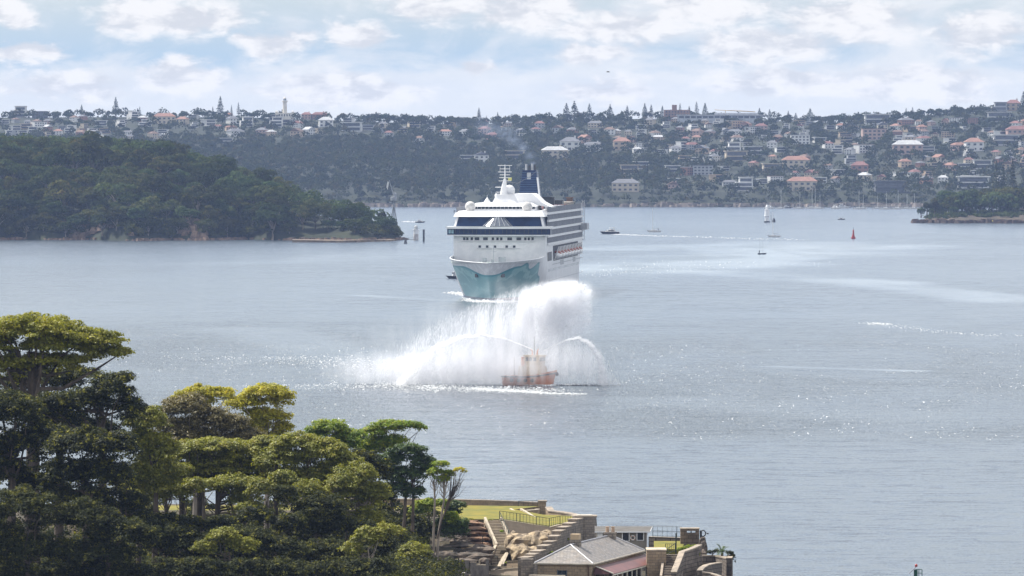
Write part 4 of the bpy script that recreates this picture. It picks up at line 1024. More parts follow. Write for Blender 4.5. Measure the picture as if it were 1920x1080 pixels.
ma = MB().tube([(.1, 71, 36), (.3, 71, 39.5), (.5, 71, 41.6)], [1.35, .85, .42], 12).tube([(.5, 71, 41.5), (.5, 71, 46.6)], [.22, .12], 6).build('mast', WHITE, tw)
mb = MB()
for z, w in ((40.9, 2.2), (42.0, 2.0), (43.0, 1.8), (44.0, 2.4), (45.1, 1.8), (46.3, 2.5)): mb.tube([(.5 - w, 71, z), (.5 + w, 71, z)], .09, 5)
for x in (-1.2, 2.2): mb.tube([(x, 71, 43.9), (x, 71, 46.4)], .05, 4)
mb.tube([(-2.8, 70.4, 38.7), (-.6, 70.4, 38.7)], .12, 5); mb.build('antenna_bars', WHITE, ma)
MB().bx(1.6, 2.9, 71.0, 71.1, 41.0, 42.1).build('signal_flag', pbr('yellow_cloth', (.60, .58, .18)), ma)
MB().tube([(1.2, 71.5, 40.4), (3.6, 90, 40.0), (5, 125, 42.0), (6.0, 156, 44.5)], .07, 4).build('stay_cable', DGREY, ma)
def tent(name, x, y, r, z0, z1):
    mb = MB(); n = 12; prof = [(1, 0), (.62, .2), (.33, .48), (.12, .82), (.02, 1)]
    mb.lathe([(r * a, (z1 - z0) * b) for a, b in prof], (x, y, z0), 8); mb.tube([(x, y, z1 - .2), (x, y, z1 + .7)], .05, 4)
    mb.build(name, WHITE, SHIP)
tent('tent_canopy', -6.6, 82, 3.6, 31.9, 35.1)
MB().lathe([(.5, 0), (.5, .9), (.15, 1.4)], (-4.2, 92, 35.0), 10).tube([(-4.2, 92, 31), (-4.2, 92, 35)], .2, 6).build('satellite_dome', WHITE, SHIP)
mb = MB(); mb.xz([(2.4, 33.0), (3.2, 36.4), (9.3, 36.4), (10.8, 35.2), (12.6, 33.4), (16.2, 31.5), (15.6, 31.5), (12.0, 32.2), (2.4, 32.2)], 80, 104); mb.build('membrane_roof', WHITE, SHIP)
# funnel
fx, fy = 2.4, 158
fb, ft = 4.2, 2.6
mb = MB(); mb.prism([(fx - fb, fy), (fx + fb, fy), (fx + fb, fy + 16), (fx - fb, fy + 16)], 30.3, 44.4, top=[(fx - ft + .3, fy + 3), (fx + ft + .1, fy + 3), (fx + ft, fy + 13), (fx - ft + .3, fy + 13)])
FN = pbr('funnel_blue', (.012, .035, .11), (.008, .022, .07), rough=.4, scale=.4)
fn = mb.build('funnel', FN, SHIP); mb = MB()
for i in range(15):
    t = (i + .6) / 15.5; z = 31.0 + 13.2 * t; w = fb + (ft - fb) * t + .08; yy0 = fy + 3 * t
    mb.bx(fx - w + .3 * t, fx + w, yy0 - .25, yy0 + 14 - 3 * t, z, z + .16)
mb.build('louvres', pbr('louvre_blue', (.07, .13, .26), rough=.4), fn)
mb = MB(); mb.hexa([(fx + fb - .1, fy - .3, 31.5), (fx + fb + .45, fy - .3, 31.5), (fx + fb + .45, fy + .5, 31.5), (fx + fb - .1, fy + .5, 31.5), (fx + ft + .2, fy + 2.0, 41.8), (fx + ft + .8, fy + 2.0, 41.8), (fx + ft + .8, fy + 3, 41.8), (fx + ft + .2, fy + 3, 41.8)]); mb.build('funnel_edge', WHITE, fn)
STEEL = pbr('steel', (.45, .46, .48), rough=.35, metallic=.6)
for (x, z) in ((-1.3, 46.6), (-.2, 46.0), (.9, 46.8), (1.9, 46.4)): MB().tube([(fx + x, fy + 7, 44.2), (fx + x, fy + 7.3, z)], [.42, .38], 10).build('exhaust_pipe', STEEL if x in (-1.3, .9) else DGREY, fn)
MB().bx(fx - .7, fx + .7, fy + 2.3, fy + 2.9, 38, 43.5).build('grille', GREYP, fn)
# aft clutter of the sun deck: bar houses, screens, equipment
for (x0, x1, y0, y1, z0, z1, m_) in ((7, 13.5, 176, 184, 30.3, 33.2, DGREY), (8, 15.2, 190, 214, 30.3, 32.4, pbr('beige_paint', (.42, .38, .34))), (12.5, 14.6, 214, 219, 30.3, 34.0, pbr('brown_paint', (.16, .11, .09))),
                                (11.8, 15.5, 110, 150, 30.6, 31.6, GREYP), (5, 11, 168, 172, 30.3, 34.4, DGREY)):
    MB().bx(x0, x1, y0, y1, z0, z1).bx(x0 - .3, x1 + .3, y0 - .4, y1 + .4, z1 + .01, z1 + .25).build('deck_house', m_, td)
for sx in (-1, 1):
    mb = MB()
    for i in range(45): mb.tube([(sx * 15.8, 112 + i * 3, 30.3), (sx * 15.8, 112 + i * 3, 31.4)], .05, 4)
    mb.tube([(sx * 15.8, 112, 31.4), (sx * 15.8, 246, 31.4)], .06, 4); mb.build('deck_rail', WHITE, td)
mb = MB()
for i in range(90):
    x = rnd.uniform(9.5, 15.2); y = rnd.uniform(105, 240); mb.bc((x, y, 31.1 + .0), (.5, .5, 1.7), rnd.random())
mb.build('deck_furniture', pbr('mixed_deck_gear', (.30, .14, .12), (.14, .15, .20), rough=.8, scale=.5), td)
MB().bx(16.1, 18.6, 236, 248, 22.0, 24.4).bx(-18.6, -16.1, 236, 248, 22.0, 24.4).build('stern_wing', GREYP, sup)
mb = MB(); [mb.tube([(15.9 + k * .5, 251, 18), (15.9 + k * .5, 251, 33)], .12, 5) for k in (0, 1.5)]; [mb.tube([(15.9, 251, 18 + j * 1.8), (16.7, 251, 18 + j * 1.8)], .1, 4) for j in range(9)]; mb.build('stern_mast', GREYP, sup)

# ------------------------------------------------------------------ small craft and marks
def hullpts(L, B, h, rake=.12, flare=.82, n=9, stern=.8):
    vs = []
    for t in range(n):
        f = t / (n - 1); y = L * (f - .5)          # bow at -L/2
        w = B / 2 * min(1, (f * 2.2) ** .65) * (1 - (1 - stern) * max(0, f - .6) / .4)
        for (zz_, ww) in ((-.3 * h, flare * .8), (.25 * h, flare), (h * (1 + .25 * (1 - f) ** 2), 1.0)):
            yy = y + (rake * L * (1 - zz_ / h) * (1 - f) ** 3)
            vs.append((-w * ww, yy, zz_)); vs.append((w * ww, yy, zz_))
    fs = []
    for t in range(n - 1):
        a, b = t * 6, t * 6 + 6
        for j in (0, 2):
            fs.append((a + j, b + j, b + j + 2, a + j + 2)); fs.append((a + j + 1, a + j + 3, b + j + 3, b + j + 1))
        fs.append((a + 4, b + 4, b + 5, a + 5))
    e = (n - 1) * 6; fs += [(e, e + 1, e + 3, e + 2), (e + 2, e + 3, e + 5, e + 4)]
    return vs, fs
HW = pbr('boat_white', (.72, .72, .71), rough=.35); HD = pbr('boat_dark', (.035, .04, .055), rough=.35); SAILC = pbr('furled_sail', (.32, .34, .38), rough=.9)
def boat_base(label, px, py, rz, cat, name, group=None): return thing(name, label, cat, tuple(Gz(px, py)), rz, group)
def cruiser(label, px, py, L, rz, dark=False, group=None, name='motor_boat', cat='motor boat'):
    T = boat_base(label, px, py, rz, cat, name, group); B = L * .3; h = L * .11
    v_, f_ = hullpts(L, B, h); MB().add(v_, f_).build('hull', HD if dark else HW, T)
    if dark: MB().tube([(0, -L * .46, h * 1.2), (B * .40, -L * .2, h * 1.12), (B * .5, 0, h * 1.05), (B * .42, L * .5, h)], L * .008, 4).tube([(0, -L * .46, h * 1.2), (-B * .40, -L * .2, h * 1.12), (-B * .5, 0, h * 1.05), (-B * .42, L * .5, h)], L * .008, 4).build('rub_rail', HW, T)
    cb = MB().prism([(-B * .36, -L * .25), (B * .36, -L * .25), (B * .38, L * .3), (-B * .38, L * .3)], h, h + L * .10, top=[(-B * .3, -L * .10), (B * .3, -L * .10), (B * .34, L * .28), (-B * .34, L * .28)]).build('cabin', HW, T)
    for sx in (-1, 1): MB().hexa([(sx * B * .36 - .03, -L * .12, h + L * .03), (sx * B * .36 + .03, -L * .12, h + L * .03), (sx * B * .37 + .03, L * .2, h + L * .03), (sx * B * .37 - .03, L * .2, h + L * .03), (sx * B * .34 - .03, -L * .06, h + L * .08), (sx * B * .34 + .03, -L * .06, h + L * .08), (sx * B * .36 + .03, L * .2, h + L * .08), (sx * B * .36 - .03, L * .2, h + L * .08)]).build('side_window', HD, cb)
    MB().hexa([(-B * .28, -L * .215, h + L * .03), (B * .28, -L * .215, h + L * .03), (B * .28, -L * .19, h + L * .03), (-B * .28, -L * .19, h + L * .03), (-B * .25, -L * .145, h + L * .085), (B * .25, -L * .145, h + L * .085), (B * .25, -L * .12, h + L * .085), (-B * .25, -L * .12, h + L * .085)]).build('windscreen', HD, cb)
    fb_ = MB().bx(-B * .3, B * .3, L * .02, L * .24, h + L * .102, h + L * .15).bx(-B * .33, B * .33, L * .0, L * .26, h + L * .205, h + L * .222)
    for sx in (-1, 1):
        for yy in (.03, .23): fb_.tube([(sx * B * .28, L * yy, h + L * .14), (sx * B * .28, L * yy, h + L * .21)], L * .006, 4)
    fb_.build('flybridge', HW, cb); return T
def yacht(label, px, py, L, mast, rz, group=None, masts=1, dark=False, lean=0.0, person=False):
    T = boat_base(label, px, py, rz, 'sailing yacht' if L > 6 else 'dinghy', 'sailing_yacht' if L > 6 else 'sailing_dinghy', group); B = L * .28; h = L * .09 + .2
    v_, f_ = hullpts(L, B, h, stern=.65); MB().add(v_, f_).build('hull', HD if dark else HW, T)
    if L > 6: MB().prism([(-B * .22, -L * .16), (B * .22, -L * .16), (B * .3, L * .16), (-B * .3, L * .16)], h * 1.02, h + L * .05).build('coachroof', HW, T)
    for k in range(masts):
        y = -L * .08 + k * L * .35; mh = mast * (1 - .12 * k)
        mm = MB().tube([(0, y, h * .8), (lean * mh, y, mh)], [.17 if L > 6 else .05, .10 if L > 6 else .04], 6).build('mast', HW if L > 6 else GREYP, T)
        if L > 6:
            MB().tube([(0, y + .2, h + 1.1), (0, y + L * .38, h + 1.2)], [.12, .10], 6).build('boom', SAILC, T)
            mb = MB(); mb.tube([(-.9, y, mh * .55), (.9, y, mh * .55)], .04, 4); mb.tube([(0, -L * .48, h), (lean * mh, y, mh)], .025, 3).tube([(0, L * .48, h), (lean * mh, y, mh)], .025, 3); mb.build('rigging', GREYP, mm)
    if person:
        for (a, b) in ((0, .32),): MB().tube([(a, L * b, h * .9), (a, L * b, h + .5), (a, L * b, h + 1.15), (a, L * b, h + 1.3)], [.2, .24, .2, .1], 8).ball((a, L * b, h + 1.5), .14, 8).build('sailor', DGREY, T)
    else:
        mb = MB(); [mb.tube([(sx * B * .35, L * .3, h), (sx * B * .35, L * .3, h + 1.4)], .04, 4) for sx in (-1, 1)]; mb.tube([(-B * .35, L * .44, h + 1), (B * .35, L * .44, h + 1)], .04, 4); mb.build('pushpit', GREYP, T)
    return T
cruiser('dark hulled motor cruiser with white cabin running ahead of its wake right of the ship', 1143, 438.5, 12, radians(78) * -1 + pi * 0 - 0.0, dark=True)
yacht('white yacht with bare tall mast motoring right of the dark cruiser', 1226, 435, 9.0, 15.0, radians(-82), lean=-.04, person=True)
yacht('white yacht with bare mast sitting in front of the white water lighthouse', 1451, 444.5, 8.0, 15.0, radians(-80))
yacht('tiny two masted dinghy low on the water below the yacht by the lighthouse', 1429, 477, 4.4, 8.6, radians(85), masts=2, dark=True, person=True)
cruiser('small dark runabout behind the white marker light of the headland', 788, 417.5, 7.2, radians(80), dark=True)
cruiser('small dark motor boat on open water between the red buoy and far shore', 1578, 412, 5.8, radians(70), dark=True)
MO = [(1443, 391, 12, 0, 'c', .9, 'white motor boat moored just above the white water lighthouse'), (1463, 391.4, 9, 17, 'y', 1.2, 'yacht with the first tall white mast right of the water lighthouse'), (1476, 390.5, 9, 0, 'c', 1.4, 'low dark motor boat right of the first tall mast'),
      (1498, 391.5, 10, 15, 'y', 1.5, 'white yacht with thin mast among the moored boats under the red roofed villa'), (1521, 391, 11, 24, 'y', 1.5, 'yacht with the tallest thin mast under the red roofed villa'), (1527, 391, 10, 19, 'y', 1.6, 'yacht with second white mast just right of the tallest mast'),
      (1536, 391.5, 9, 13, 'y', 1.4, 'short masted white yacht right of the pair of tall masts'), (1568, 392, 12, 0, 'c', .7, 'bulky white cruiser moored left of the sleek one'), (1581, 390.4, 13, 0, 'c', 1.3, 'sleek white cruiser moored midway along the far shore'),
      (1609, 392.4, 10, 17, 'y', 1.5, 'yacht with tall mast moored first in the right group'), (1617, 391.6, 9, 13, 'y', 1.4, 'yacht with a fainter mast second in the right group'), (1644, 391.6, 9, 12, 'y', 1.5, 'yacht with short mast third in the right group'),
      (1660, 392.6, 11, 16, 'y', 1.5, 'white yacht moored at the middle of the right group'), (1682, 392.4, 12, 17, 'y', 1.5, 'pale yacht with a tall mast near the point'), (1699, 391.5, 10, 13, 'y', 1.5, 'white hulled yacht second nearest to the right point'), (1713, 392, 9, 14, 'y', 1.5, 'last masted yacht before the right point')]
for (px, py, L, mh, kd, rz, lab) in MO:
    (cruiser(lab, px, py, L, rz, dark='dark' in lab, group='boats moored off the far shore') if kd == 'c' else yacht(lab, px, py, L, mh, rz, group='boats moored off the far shore'))
mb = MB(); b = Gz(1655, 388.8); T = thing('long_jetty', 'long low pale jetty behind the moored yachts near the right point', 'jetty', tuple(b)); JT = pbr('jetty_timber', (.5, .45, .38))
mb = MB().bx(-19, 25, 0, 3, 1.0, 1.5); mb.build('deck', JT, T)
for i in range(8): MB().tube([(-17 + i * 5.8, .4, -1), (-17 + i * 5.8, .4, 1)], .2, 6).build('pile', JT, T)
# white lighthouse standing in the water, and its pile
b = Gz(1438, 417); T = thing('water_lighthouse', 'small white lighthouse with dark base standing alone in open water at right', 'lighthouse', tuple(b)); s = b.y / F
MB().lathe([(2.3, -1), (2.3, .9), (2.0, 1.0)], n=16).build('footing', DGREY, T)
MB().lathe([(1.45, 1.0), (1.4, 4.2), (2.1, 4.5), (2.1, 5.0), (1.75, 5.1), (1.6, 8.8), (1.85, 9.0), (1.8, 9.3)], n=18).build('tower', WHITE, T)
MB().lathe([(.9, 9.3), (.85, 11.0), (1.0, 11.1), (.7, 11.9), (.15, 12.5), (.1, 13.6)], n=14).build('lantern', WHITE, T)
MB().tube([(-2.3, 0, 4.7), (2.3, 0, 4.7)], .1, 4).build('balcony_rail', DGREY, T)
b = Gz(1447, 416.5); T = thing('mooring_dolphin', 'slim post with a dark fender block beside the white water lighthouse', 'dolphin', tuple(b))
MB().tube([(-.6, 0, -1), (-.6, 0, 7)], .16, 6).tube([(.0, 0, -1), (-.5, 0, 5)], .1, 5).build('post', GREYP, T); MB().lathe([(1.3, -1), (1.2, 1.6), (.6, 2.8)], (1.5, 0, 0), 10).build('fender', DGREY, T)
# red buoy
b = Gz(1600, 447.5); T = thing('channel_buoy', 'red lattice channel buoy with a tapered top floating at right', 'buoy', tuple(b)); RED = pbr('buoy_red', (.38, .04, .035), rough=.5)
MB().lathe([(1.2, -.5), (1.35, .5), (1.2, 1.0)], n=14).build('float', RED, T); MB().lathe([(.9, 1.0), (.5, 3.0), (.4, 4.6), (.55, 4.7), (.3, 5.3)], n=10).build('tower', RED, T)
MB().tube([(0, 0, 5.2), (0, 0, 6.6)], .08, 5).ball((0, 0, 6.7), .22, 8).build('lamp', DGREY, T)
b = Gz(852, 398.5); T = thing('marker_post', 'tiny dark marker just clear of the left side of the ship bridge', 'marker', tuple(b)); MB().lathe([(.7, -.4), (.8, .5), (.4, .9)], n=10).build('float', DGREY, T); MB().ball((0, 0, 1.5), .7, 8).build('topmark', DGREY, T)
b = Gz(1861, 423); T = thing('marker_post', 'small yellow and dark marker post off the right point', 'marker', tuple(b)); MB().tube([(0, 0, -1), (0, 0, 3)], .22, 6).build('post', DGREY, T); MB().ball((0, 0, 3.2), .5, 8).build('topmark', pbr('mark_yellow', (.5, .42, .1)), T)
# headland marker light, pile and footbridge
b = Gz(780, 449, .3); T = thing('marker_light_tower', 'small white round light tower at the tip of the headland rocks', 'light tower', tuple(b))
MB().lathe([(1.5, -.8), (1.35, 3.1), (1.3, 3.2)], n=14).build('base', pbr('worn_white', (.55, .53, .52), (.35, .33, .33), scale=.6), T)
MB().lathe([(1.35, 3.2), (1.35, 5.6), (1.9, 5.65), (1.9, 5.9)], n=14).build('tower', WHITE, T); MB().lathe([(1.0, 5.9), (1.0, 7.2), (1.15, 7.3), (.6, 8.0), (.1, 8.3)], n=12).build('lantern', pbr('lantern_grey', (.45, .47, .48)), T)
a = Gz(752, 450, 2.0); c_ = Gz(777, 449, 2.0); T = thing('footbridge', 'thin dark footbridge joining the headland to the white light tower', 'footbridge', (a.x, a.y, 0))
MB().tube([(0, 0, 2.0), (c_.x - a.x, c_.y - a.y, 2.0)], .14, 4).tube([(0, 0, 3.0), (c_.x - a.x, c_.y - a.y, 3.0)], .06, 4).build('deck', DGREY, T); MB().lathe([(1.2, -1), (.6, 2)], ((c_.x - a.x) * .35, 0, 0), 8).build('pier', DGREY, T)
b = Gz(794.5, 453, 0); T = thing('timber_pile', 'tall dark square pile in the water right of the light tower', 'pile', tuple(b)); MB().bx(-.55, .55, -.55, .55, -2, 6.6).bx(-.65, .65, -.65, .65, 6.61, 6.9).build('post', DGREY, T)
# tripod mast tower
D = 4040; s = D / F; b = Pw(738, 432, D); T = thing('tripod_mast', 'grey steel tripod tower with a round lookout platform on the headland point', 'mast tower', tuple(b)); TM = pbr('mast_steel', (.30, .32, .35))
zp = lambda py: (432 - py) * s
for (x, y) in ((-3.0, 1), (3.0, 0), (0.2, 4)): MB().tube([(x, y, -3), (.1, .8, zp(381))], [.42, .32], 7).build('leg', TM, T)
MB().tube([(.1, .8, zp(384)), (-.4, .8, zp(362)), (-2.6, .8, zp(338))], [.4, .3, .18], 7).build('topmast', TM, T)
MB().lathe([(1.6, zp(377)), (1.9, zp(376)), (1.9, zp(369.5)), (1.4, zp(369))], (.1, .8, 0), 12).lathe([(1.1, zp(369)), (1.1, zp(363)), (.5, zp(361))], (.6, .8, 0), 10).build('lookout', TM, T)
mb = MB(); [mb.tube([(.1 - 2.5 + k * 5, .8, zp(380)), (.1, .8, zp(377))], .1, 4) for k in (0, 1)]; mb.tube([(-2.5, .8, zp(379)), (3, .8, zp(379.5))], .12, 4); mb.build('platform_stays', TM, T)
b = Pw(727, 356, D); T = thing('white_flag', 'white flag hanging beside the top of the tripod tower', 'flag', tuple(b)); mb = MB()
FL = [(0, 5.0), (.8, 4.4), (.5, 3.0), (.15, 1.2), (-.2, 0), (-.7, 1.4), (-.6, 3.0), (-.2, 4.3)]; mb.xz(FL, -.06, .06); mb.build('cloth', HW, T); MB().tube([(.9, .2, 5.4), (.3, .2, 4.7), (0, .1, 0)], .05, 4).build('halyard', TM, T)
b = Pw(602, 370, 4180); T = thing('flagpole', 'small white flag on a pole above the headland treetops', 'flagpole', (b.x, b.y, b.z - 7)); MB().tube([(.3, 0, 0), (.3, 0, 9.5)], .08, 5).build('pole', HW, T); MB().xz([(.3, 9.2), (-.3, 8.6), (-.5, 7.0), (.0, 6.6), (.25, 7.2)], -.05, .05).build('cloth', HW, T)
b = Pw(652.5, 384, YS - 30); T = thing('white_post', 'thin white navigation post on the far shore above the lone fig', 'post', (b.x, b.y, 0)); MB().tube([(0, 0, -2), (0, 0, b.z + 1.5)], .5, 6).build('shaft', HW, T); MB().lathe([(.8, b.z + 1.5), (.8, b.z + 2.2), (.2, b.z + 2.8)], n=8).build('cap', HW, T)
# workboat half hidden by the ship's bow
T = boat_base('small grey workboat showing past the left side of the cruise ship bow', 856, 522.5, radians(-75), 'workboat', 'workboat'); v_, f_ = hullpts(8.5, 3.0, 1.0); MB().add(v_, f_).build('hull', HD, T)
MB().prism([(-1, -1.8), (1, -1.8), (1.1, 1.2), (-1.1, 1.2)], 1.0, 2.9, top=[(-.9, -1.3), (.9, -1.3), (1, 1.1), (-1, 1.1)]).build('wheelhouse', GREYP, T); MB().bx(-.8, .8, -1.66, -1.52, 2.0, 2.6).build('window', HD, T)
# bird
b = Pw(1140, 135, 900); T = thing('seabird', 'tiny dark seabird gliding alone in the sky right of centre', 'bird', tuple(b))
MB().tube([(-.22, 0, 0), (-.08, 0, .03), (.1, 0, .02), (.25, 0, .0)], [.02, .07, .06, .015], 7).add([(-.02, -.05, .03), (.08, -.05, .03), (.0, -.35, .14), (-.10, -.62, .06)], [(0, 1, 2, 3)]).add([(-.02, .05, .03), (.08, .05, .03), (.0, .35, .14), (-.10, .62, .06)], [(0, 1, 2, 3)]).build('body', DGREY, T)
# channel marker light, lower right
b = Gz(1717, 1120); T = thing('channel_marker', 'green post with caged platform and slanted solar panel at the bottom right', 'channel marker', tuple(b)); GRN = pbr('marker_green', (.02, .10, .075), (.015, .07, .055), rough=.5)
s = b.y / F; zt = (1120 - 1068) * s
MB().tube([(0, 0, -2), (0, 0, zt)], .22, 10).build('post', GRN, T)
mb = MB(); mb.bx(-.05, .75, -.4, .4, zt - .95, zt - .88)
for (x, y) in ((0.0, -.4), (.36, -.4), (.72, -.4), (.72, 0), (.72, .4), (.36, .4), (0, .4)): mb.tube([(x, y, zt - .9), (x, y, zt + .02)], .022, 4)
for z in (zt + .02, zt - .4): mb.tube([(0, -.4, z), (.72, -.4, z), (.72, .4, z), (0, .4, z)], .02, 4)
mb.build('cage', GRN, T); MB().hexa([(-.75, -.35, zt - .45), (-.75, .35, zt - .45), (.1, .35, zt + .38), (.1, -.35, zt + .38), (-.78, -.35, zt - .41), (-.78, .35, zt - .41), (.07, .35, zt + .42), (.07, -.35, zt + .42)]).build('solar_panel', pbr('panel', (.12, .12, .16), rough=.3), T)
MB().lathe([(.14, 0), (.16, .25), (.05, .34)], (.05, 0, zt + .3), 10).build('lamp', RED, T)

# ------------------------------------------------------------------ fire tug
TP = Gz(996, 722); T = thing('fire_tug', 'orange hulled tug with cream wheelhouse spraying water in front of the cruise ship', 'tug', (TP.x, TP.y, 0), radians(62))
TUG = T
TR = pbr('tug_red', (.56, .22, .11), (.48, .18, .09), rough=.5); TC = pbr('tug_cream', (.58, .46, .32), (.50, .39, .27), rough=.6)
L, B = 12.5, 4.6; h = 2.0
v_, f_ = hullpts(L, B, h, stern=.85, flare=.9, rake=.06)
v_ = [(a, b, c + (.9 * max(0, (-b) / (L / 2)) ** 1.5 if c > 0 else 0)) for a, b, c in v_]
hu = MB().add(v_, f_).build('hull', TR, T)
mb = MB(); fpts = [(B / 2 * min(1, (f * 2.2) ** .65) + .05, L * (f - .5), 1.85 + .9 * max(0, -(L * (f - .5)) / (L / 2)) ** 1.5) for f in [i / 12 for i in range(13)]]
mb.tube(fpts, .17, 6); mb.tube([(-a, b, c) for a, b, c in fpts], .17, 6); mb.ball((0, -L / 2 - .1, 2.5), .42, 10); mb.build('fender', DGREY, hu)
MB().prism([(-1.7, -3.4), (1.7, -3.4), (1.8, 2.4), (-1.8, 2.4)], 2.0, 4.2, top=[(-1.5, -2.9), (1.5, -2.9), (1.6, 2.2), (-1.6, 2.2)]).build('deckhouse', TC, T)
wh = MB().prism([(-1.35, -2.6), (1.35, -2.6), (1.35, 1.0), (-1.35, 1.0)], 4.22, 6.4, top=[(-1.45, -2.8), (1.45, -2.8), (1.35, .9), (-1.35, .9)]).bx(-1.7, 1.7, -3.0, 1.2, 6.42, 6.6).build('wheelhouse', TC, T)
for x in (-.95, -.32, .32, .95): MB().bc((x, -2.76, 5.7), (.5, .12, .8)).build('window', GLASSD, wh)
for sx in (-1, 1):
    for y in (-1.6, -.6, .3): MB().bc((sx * 1.42, y, 5.7), (.12, .7, .8)).build('window', GLASSD, wh)
MB().lathe([(.55, 0), (.5, 1.9), (.55, 2.0)], (0, 1.9, 4.2), 10).build('funnel', TR, T)
mb = MB().tube([(0, -.8, 6.6), (0, -.8, 10.6)], [.14, .07], 6); [mb.tube([(-w, -.8, z), (w, -.8, z)], .05, 4) for z, w in ((8.2, .9), (9.3, .6))]; mb.build('mast', DGREY, T)
for sx in (-1, 1): MB().tube([(sx * 1.1, -.9, 6.6), (sx * 1.2, -.9, 7.4), (sx * 1.75, -.9, 7.9)], [.2, .16, .09], 8).build('water_cannon', TR, T)
MB().tube([(0, 4.2, 1.9), (0, 4.2, 6.2)], .09, 6).build('stern_post', DGREY, T)
for i in range(4):
    for sx in (-1, 1): MB().lathe([(.42, -.12), (.42, .12)], (0, 0, 0), 10).build('tyre', BLACK, hu).location = (sx * 2.35, -1.5 + i * 1.7, 1.1)
for o in [c for c in C.objects if c.name.startswith('tyre')]: o.rotation_euler = (0, pi / 2, 0)
# ------------------------------------------------------------------ spray, wakes, smoke
SPRAY = None
def spray_mat():
    m, N = mat_new('spray_droplets')
    d = N.n('ShaderNodeBsdfDiffuse', {'Color': (.93, .94, .96, 1)}); t = N.n('ShaderNodeBsdfTranslucent', {'Color': (.93, .94, .96, 1)})
    mx = N.n('ShaderNodeMixShader', {0: .5, 1: d.outputs[0], 2: t.outputs[0]}); return finish(m, N, mx.outputs[0])
SPRAY = spray_mat()
def streaks(name, cen, dirv, ln, wd, rgx, label, cat, loc):
    n = len(cen); d = dirv / (np.linalg.norm(dirv, axis=1)[:, None] + 1e-9)
    a = np.cross(d, rgx.normal(size=(n, 3))); a /= np.linalg.norm(a, axis=1)[:, None] + 1e-9
    c = cen - np.array(loc)
    P = np.stack([c - d * ln[:, None], c - a * wd[:, None], c + d * ln[:, None], c + a * wd[:, None]], 1).reshape(-1, 3)
    o = np_mesh(name, P, 4, SPRAY, loc=loc); return tag(o, label, cat, kind='stuff')
rs = np.random.default_rng(77)
sT = TP.y / F
def XZ(px, py, D=None): D = D or TP.y; return (px - 960) / F * D, H - (py - YH) / F * D
def curve(pts, t):
    P = np.array([XZ(*p) for p in pts]); u_ = np.linspace(0, 1, len(P)); return np.interp(t, u_, P[:, 0]), np.interp(t, u_, P[:, 1])
ARC_L = [(998, 655), (975, 645), (950, 636), (925, 630), (900, 628), (875, 630), (850, 636), (825, 647), (800, 664), (775, 688), (750, 720)]
ARC_R = [(1022, 656), (1040, 647), (1058, 639), (1072, 634), (1085, 633), (1098, 638), (1110, 648), (1121, 664), (1128, 684), (1131, 704), (1131, 722)]
def jet(arc, n, side, curtain, drift, spread=.5, ydir=0.0, fall=4.0):
    t = rs.random(n) ** .9; x, z = curve(arc, t); z = z + .35 * np.sin(t * 37 + np.sin(t * 90)) * t; 
    th = (.12 + 1.3 * t ** 1.5) * spread
    x = x + rs.normal(size=n) * th * .5; z = z + rs.normal(size=n) * th * .35 - np.abs(rs.normal(size=n)) * th * .3
    y = TP.y + ydir * t * 14 + rs.normal(size=n) * (.15 + 2.6 * t)
    cen = np.stack([x, y, z], 1); dr = np.stack([np.full(n, side * 1.0), rs.normal(size=n) * .1, (1 - 2 * t) * .8], 1)
    ln = rs.uniform(.15, .45, n); wd = rs.uniform(.014, .036, n)
    m_ = int(n * curtain); t2 = rs.random(m_) ** .75; x2, z2 = curve(arc, t2); f = rs.random(m_) ** 1.15
    zz = z2 * (1 - f); x2 = x2 + drift * f * (z2 / 8) + rs.normal(size=m_) * (.4 + 2.2 * f)
    bch = np.sin(x2 * 1.7 + 2.0 * np.sin(x2 * .45)) * .5 + .5; zz = zz * (1 - .25 * bch * rs.random(m_)); x2 = x2 + np.cos(x2 * 1.7) * .35 * f
    y2 = TP.y + ydir * t2 * 14 + rs.normal(size=m_) * (.5 + 3.2 * t2)
    c2 = np.stack([x2, y2, zz], 1); d2 = np.stack([np.full(m_, drift * .18), np.zeros(m_), np.full(m_, -1.0)], 1) + rs.normal(size=(m_, 3)) * .1
    return np.concatenate([cen, c2]), np.concatenate([dr, d2]), np.concatenate([ln, rs.uniform(.2, .7, m_)]), np.concatenate([wd, rs.uniform(.008, .022, m_)])
c, d, l, w = jet(ARC_L, 22000, -1, .45, -3.0)
keep = c[:, 2] > 0
streaks('spray_jet', c[keep], d[keep], l[keep], w[keep], rs, 'white water jet arching left from the tug and raining down in a veil', 'water jet', (TP.x - 15, TP.y, 5))
c, d, l, w = jet(ARC_R, 9000, 1, .55, 1.0, spread=.7); keep = c[:, 2] > 0
streaks('spray_jet', c[keep], d[keep], l[keep], w[keep], rs, 'shorter white water jet arching right from the tug with a thin veil', 'water jet', (TP.x + 8, TP.y, 5))
# the high plume: fingers thrown up to the right, blown back to the left as falling rain
CREST = [(1106, 548), (1095, 538), (1080, 532), (1062, 530), (1040, 531), (1018, 534), (995, 540), (970, 548), (945, 556), (915, 566), (880, 580), (840, 600), (800, 622), (765, 650)]
n = 50000
t = rs.random(n) ** 1.3; x, z = curve(CREST, t)
f = rs.random(n) ** (1.0 + .5 * (1 - t))
full = z
fade = np.clip(1 - .55 * f * (t < .5), 0, 1)
sk = (rs.random(n) < fade)
zz = full * (1 - f * .97) + rs.normal(size=n) * .25
xx = x - f * (1.0 + 5.0 * t) * 1.2 + rs.normal(size=n) * (.4 + 1.2 * f)
yy = TP.y + 6 + rs.normal(size=n) * (1.5 + 4 * f) + 5 * t
ed_ = np.clip((.30 - t) / .22, 0, 1)
xx = xx - ed_ * ((f * 6.5) + rs.exponential(1.6, n) * (1 + np.sin(zz * 2.2)) * .7) + (1 - ed_) * rs.normal(size=n) * 1.2
